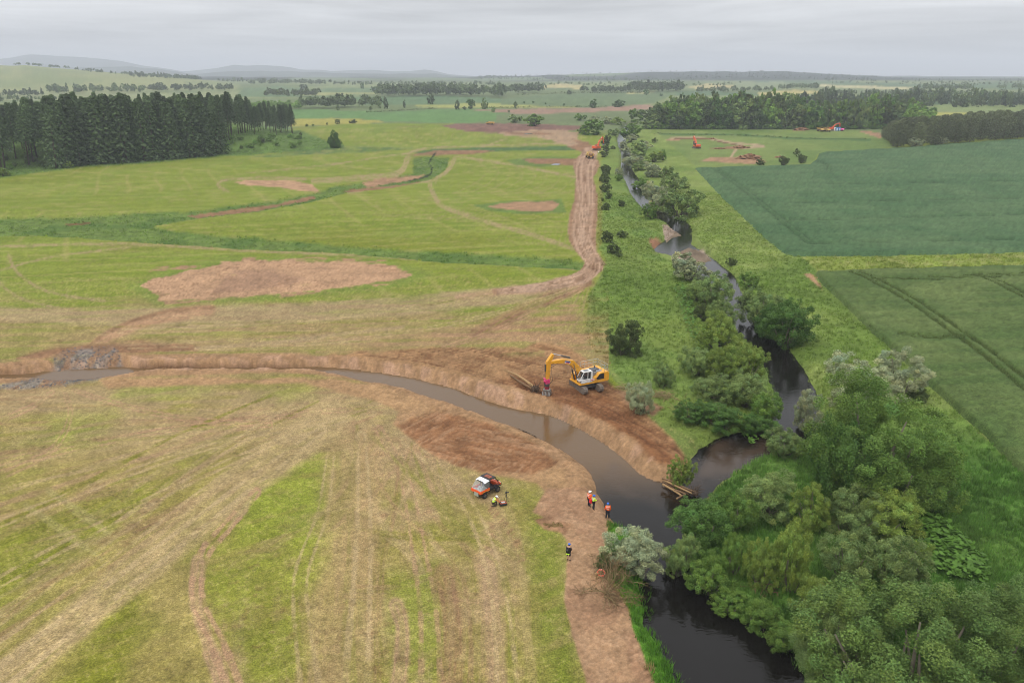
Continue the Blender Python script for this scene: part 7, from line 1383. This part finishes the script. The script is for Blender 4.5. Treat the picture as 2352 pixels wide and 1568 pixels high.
# broken white stone near the grapple, clods in the field
rock(1243, 915, .05, .16, 'small white stone on the soil just below the grapple', M['stone'])
CL = [(1270, 1206, 'mound of dug turf at the edge of the soil shelf')]
M['turf'] = mat('turf_clod', tuple(alb(150, 126, 84)), .95, .1, var=.5, scale=5, bump=.5)
for i, (x, y, lab) in enumerate(CL):
    p = pp(x, y); rr = np.random.default_rng(50 + i); mb = MB(); big = any(w_ in lab for w_ in ('heap', 'mound'))
    for k in range(60 if big else 8):
        c = np.clip(rr.normal(size=3), -1.4, 1.4) * ((.6, .32, .05) if big else (.16, .08, .02)); c[2] = abs(c[2]); s_ = rr.uniform(.05, .13); mb.ell(tuple(c), (s_ * 1.3, s_, s_ * .8), 6, 4)
    mb.V = [tuple(np.array(v) + rr.normal(size=3) * .025) for v in mb.V]; o = mb.build('turf_clod', M['turf'], None); o.location = p; tag(o, lab, 'clod')
# butterbur: big round leaves
def butterbur(poly, n, lab, seed, z0=None):
    P = np.array([flat(*p) for p in poly]); rr = np.random.default_rng(seed); V, F, C = [], [], []; lo, hi = P.min(0), P.max(0); c_ = 0
    while c_ < n:
        q = rr.uniform(lo, hi)
        if sdist(P, np.array([q[0]]), np.array([q[1]]))[0] < rr.uniform(-.4, .6): continue
        z = gz(q[0], q[1]) + rr.uniform(.35, .95); s = rr.uniform(.14, .30); a0 = rr.uniform(0, 6.28); tl = rr.normal(size=2) * .28; b = len(V); V.append((q[0], q[1], z - .06)); t_ = rr.uniform(.75, 1.25)
        for k in range(9): a = a0 + 5.6 * k / 8; dx, dy = s * math.cos(a), s * math.sin(a); V.append((q[0] + dx, q[1] + dy, z + dx * tl[0] + dy * tl[1] + .02 * rr.normal()))
        C += [(t_, t_, t_)] * 10; F += [(b, b + k, b + k + 1) for k in range(1, 9)]; c_ += 1
    me = new_mesh('butterbur', V, F, np.array(C)); me.materials.append(LM['butterbur']); tag(link('butterbur', me), lab, 'plants', kind='stuff')
LM['butterbur'] = leaf_mat('butterbur_leaves', tuple(alb(96, 136, 48) * 1.2), .05, .2)
butterbur([(2090, 1200), (2150, 1190), (2200, 1230), (2260, 1300), (2270, 1340), (2180, 1335), (2120, 1300)], 900, 'patch of big round butterbur leaves on the right bank', 31); butterbur([(1548, 660), (1570, 655), (1600, 720), (1625, 790), (1600, 800), (1570, 740)], 420, 'strip of butterbur leaves on the left bank above the thicket', 32); butterbur([(1700, 960), (1770, 950), (1780, 990), (1720, 1000)], 160, 'butterbur leaves at the inner bank of the bend', 33)
# loose stone on the ford and the gravel bars
rk = MB().ell((0, 0, 0), (.5, .42, .3), 6, 4); rk.V = [tuple(np.array(v) * random.uniform(.75, 1.2)) for v in rk.V]; rme = new_mesh('loose_stone', rk.V, [f for q4 in rk.F for f in ((q4[0], q4[1], q4[2]), (q4[0], q4[2], q4[3]))], np.full((len(rk.V), 3), 1.0)); rme.materials.append(M['tuft'])
grv = np.clip(fd, 0, 1) * (sd_c < .3); col[:] = alb(150, 150, 152)
scatter('ford_stone', grv, 2.5, rme, 'grey broken stone laid at the ford', .10, .36, 130, 0.0, 1.0, 9000, 'stones')

# ------------------------------------------------------------------ the hazy air
def make_haze(density):
    x0, x1, y0, y1, z0, z1 = -14500, 14500, -150, 17200, -6, 315
    V = [(x, y, z) for z in (z0, z1) for y in (y0, y1) for x in (x0, x1)]
    F = [(0, 2, 3, 1), (4, 5, 7, 6), (0, 1, 5, 4), (2, 6, 7, 3), (0, 4, 6, 2), (1, 3, 7, 5)]
    me = new_mesh('haze', V, F); m = bpy.data.materials.new('haze_air'); m.use_nodes = True; t = m.node_tree; t.nodes.clear()
    o = t.nodes.new('ShaderNodeOutputMaterial'); v = t.nodes.new('ShaderNodeVolumePrincipled')
    v.inputs['Density'].default_value = density; v.inputs['Color'].default_value = (.86, .92, 1.0, 1); v.inputs['Anisotropy'].default_value = 0.0
    t.links.new(v.outputs[0], o.inputs['Volume']); me.materials.append(m)
    ob = tag(link('haze', me), kind='stuff'); ob['label'] = 'pale blue haze over the whole valley'; ob['category'] = 'haze'
make_haze(.00016)
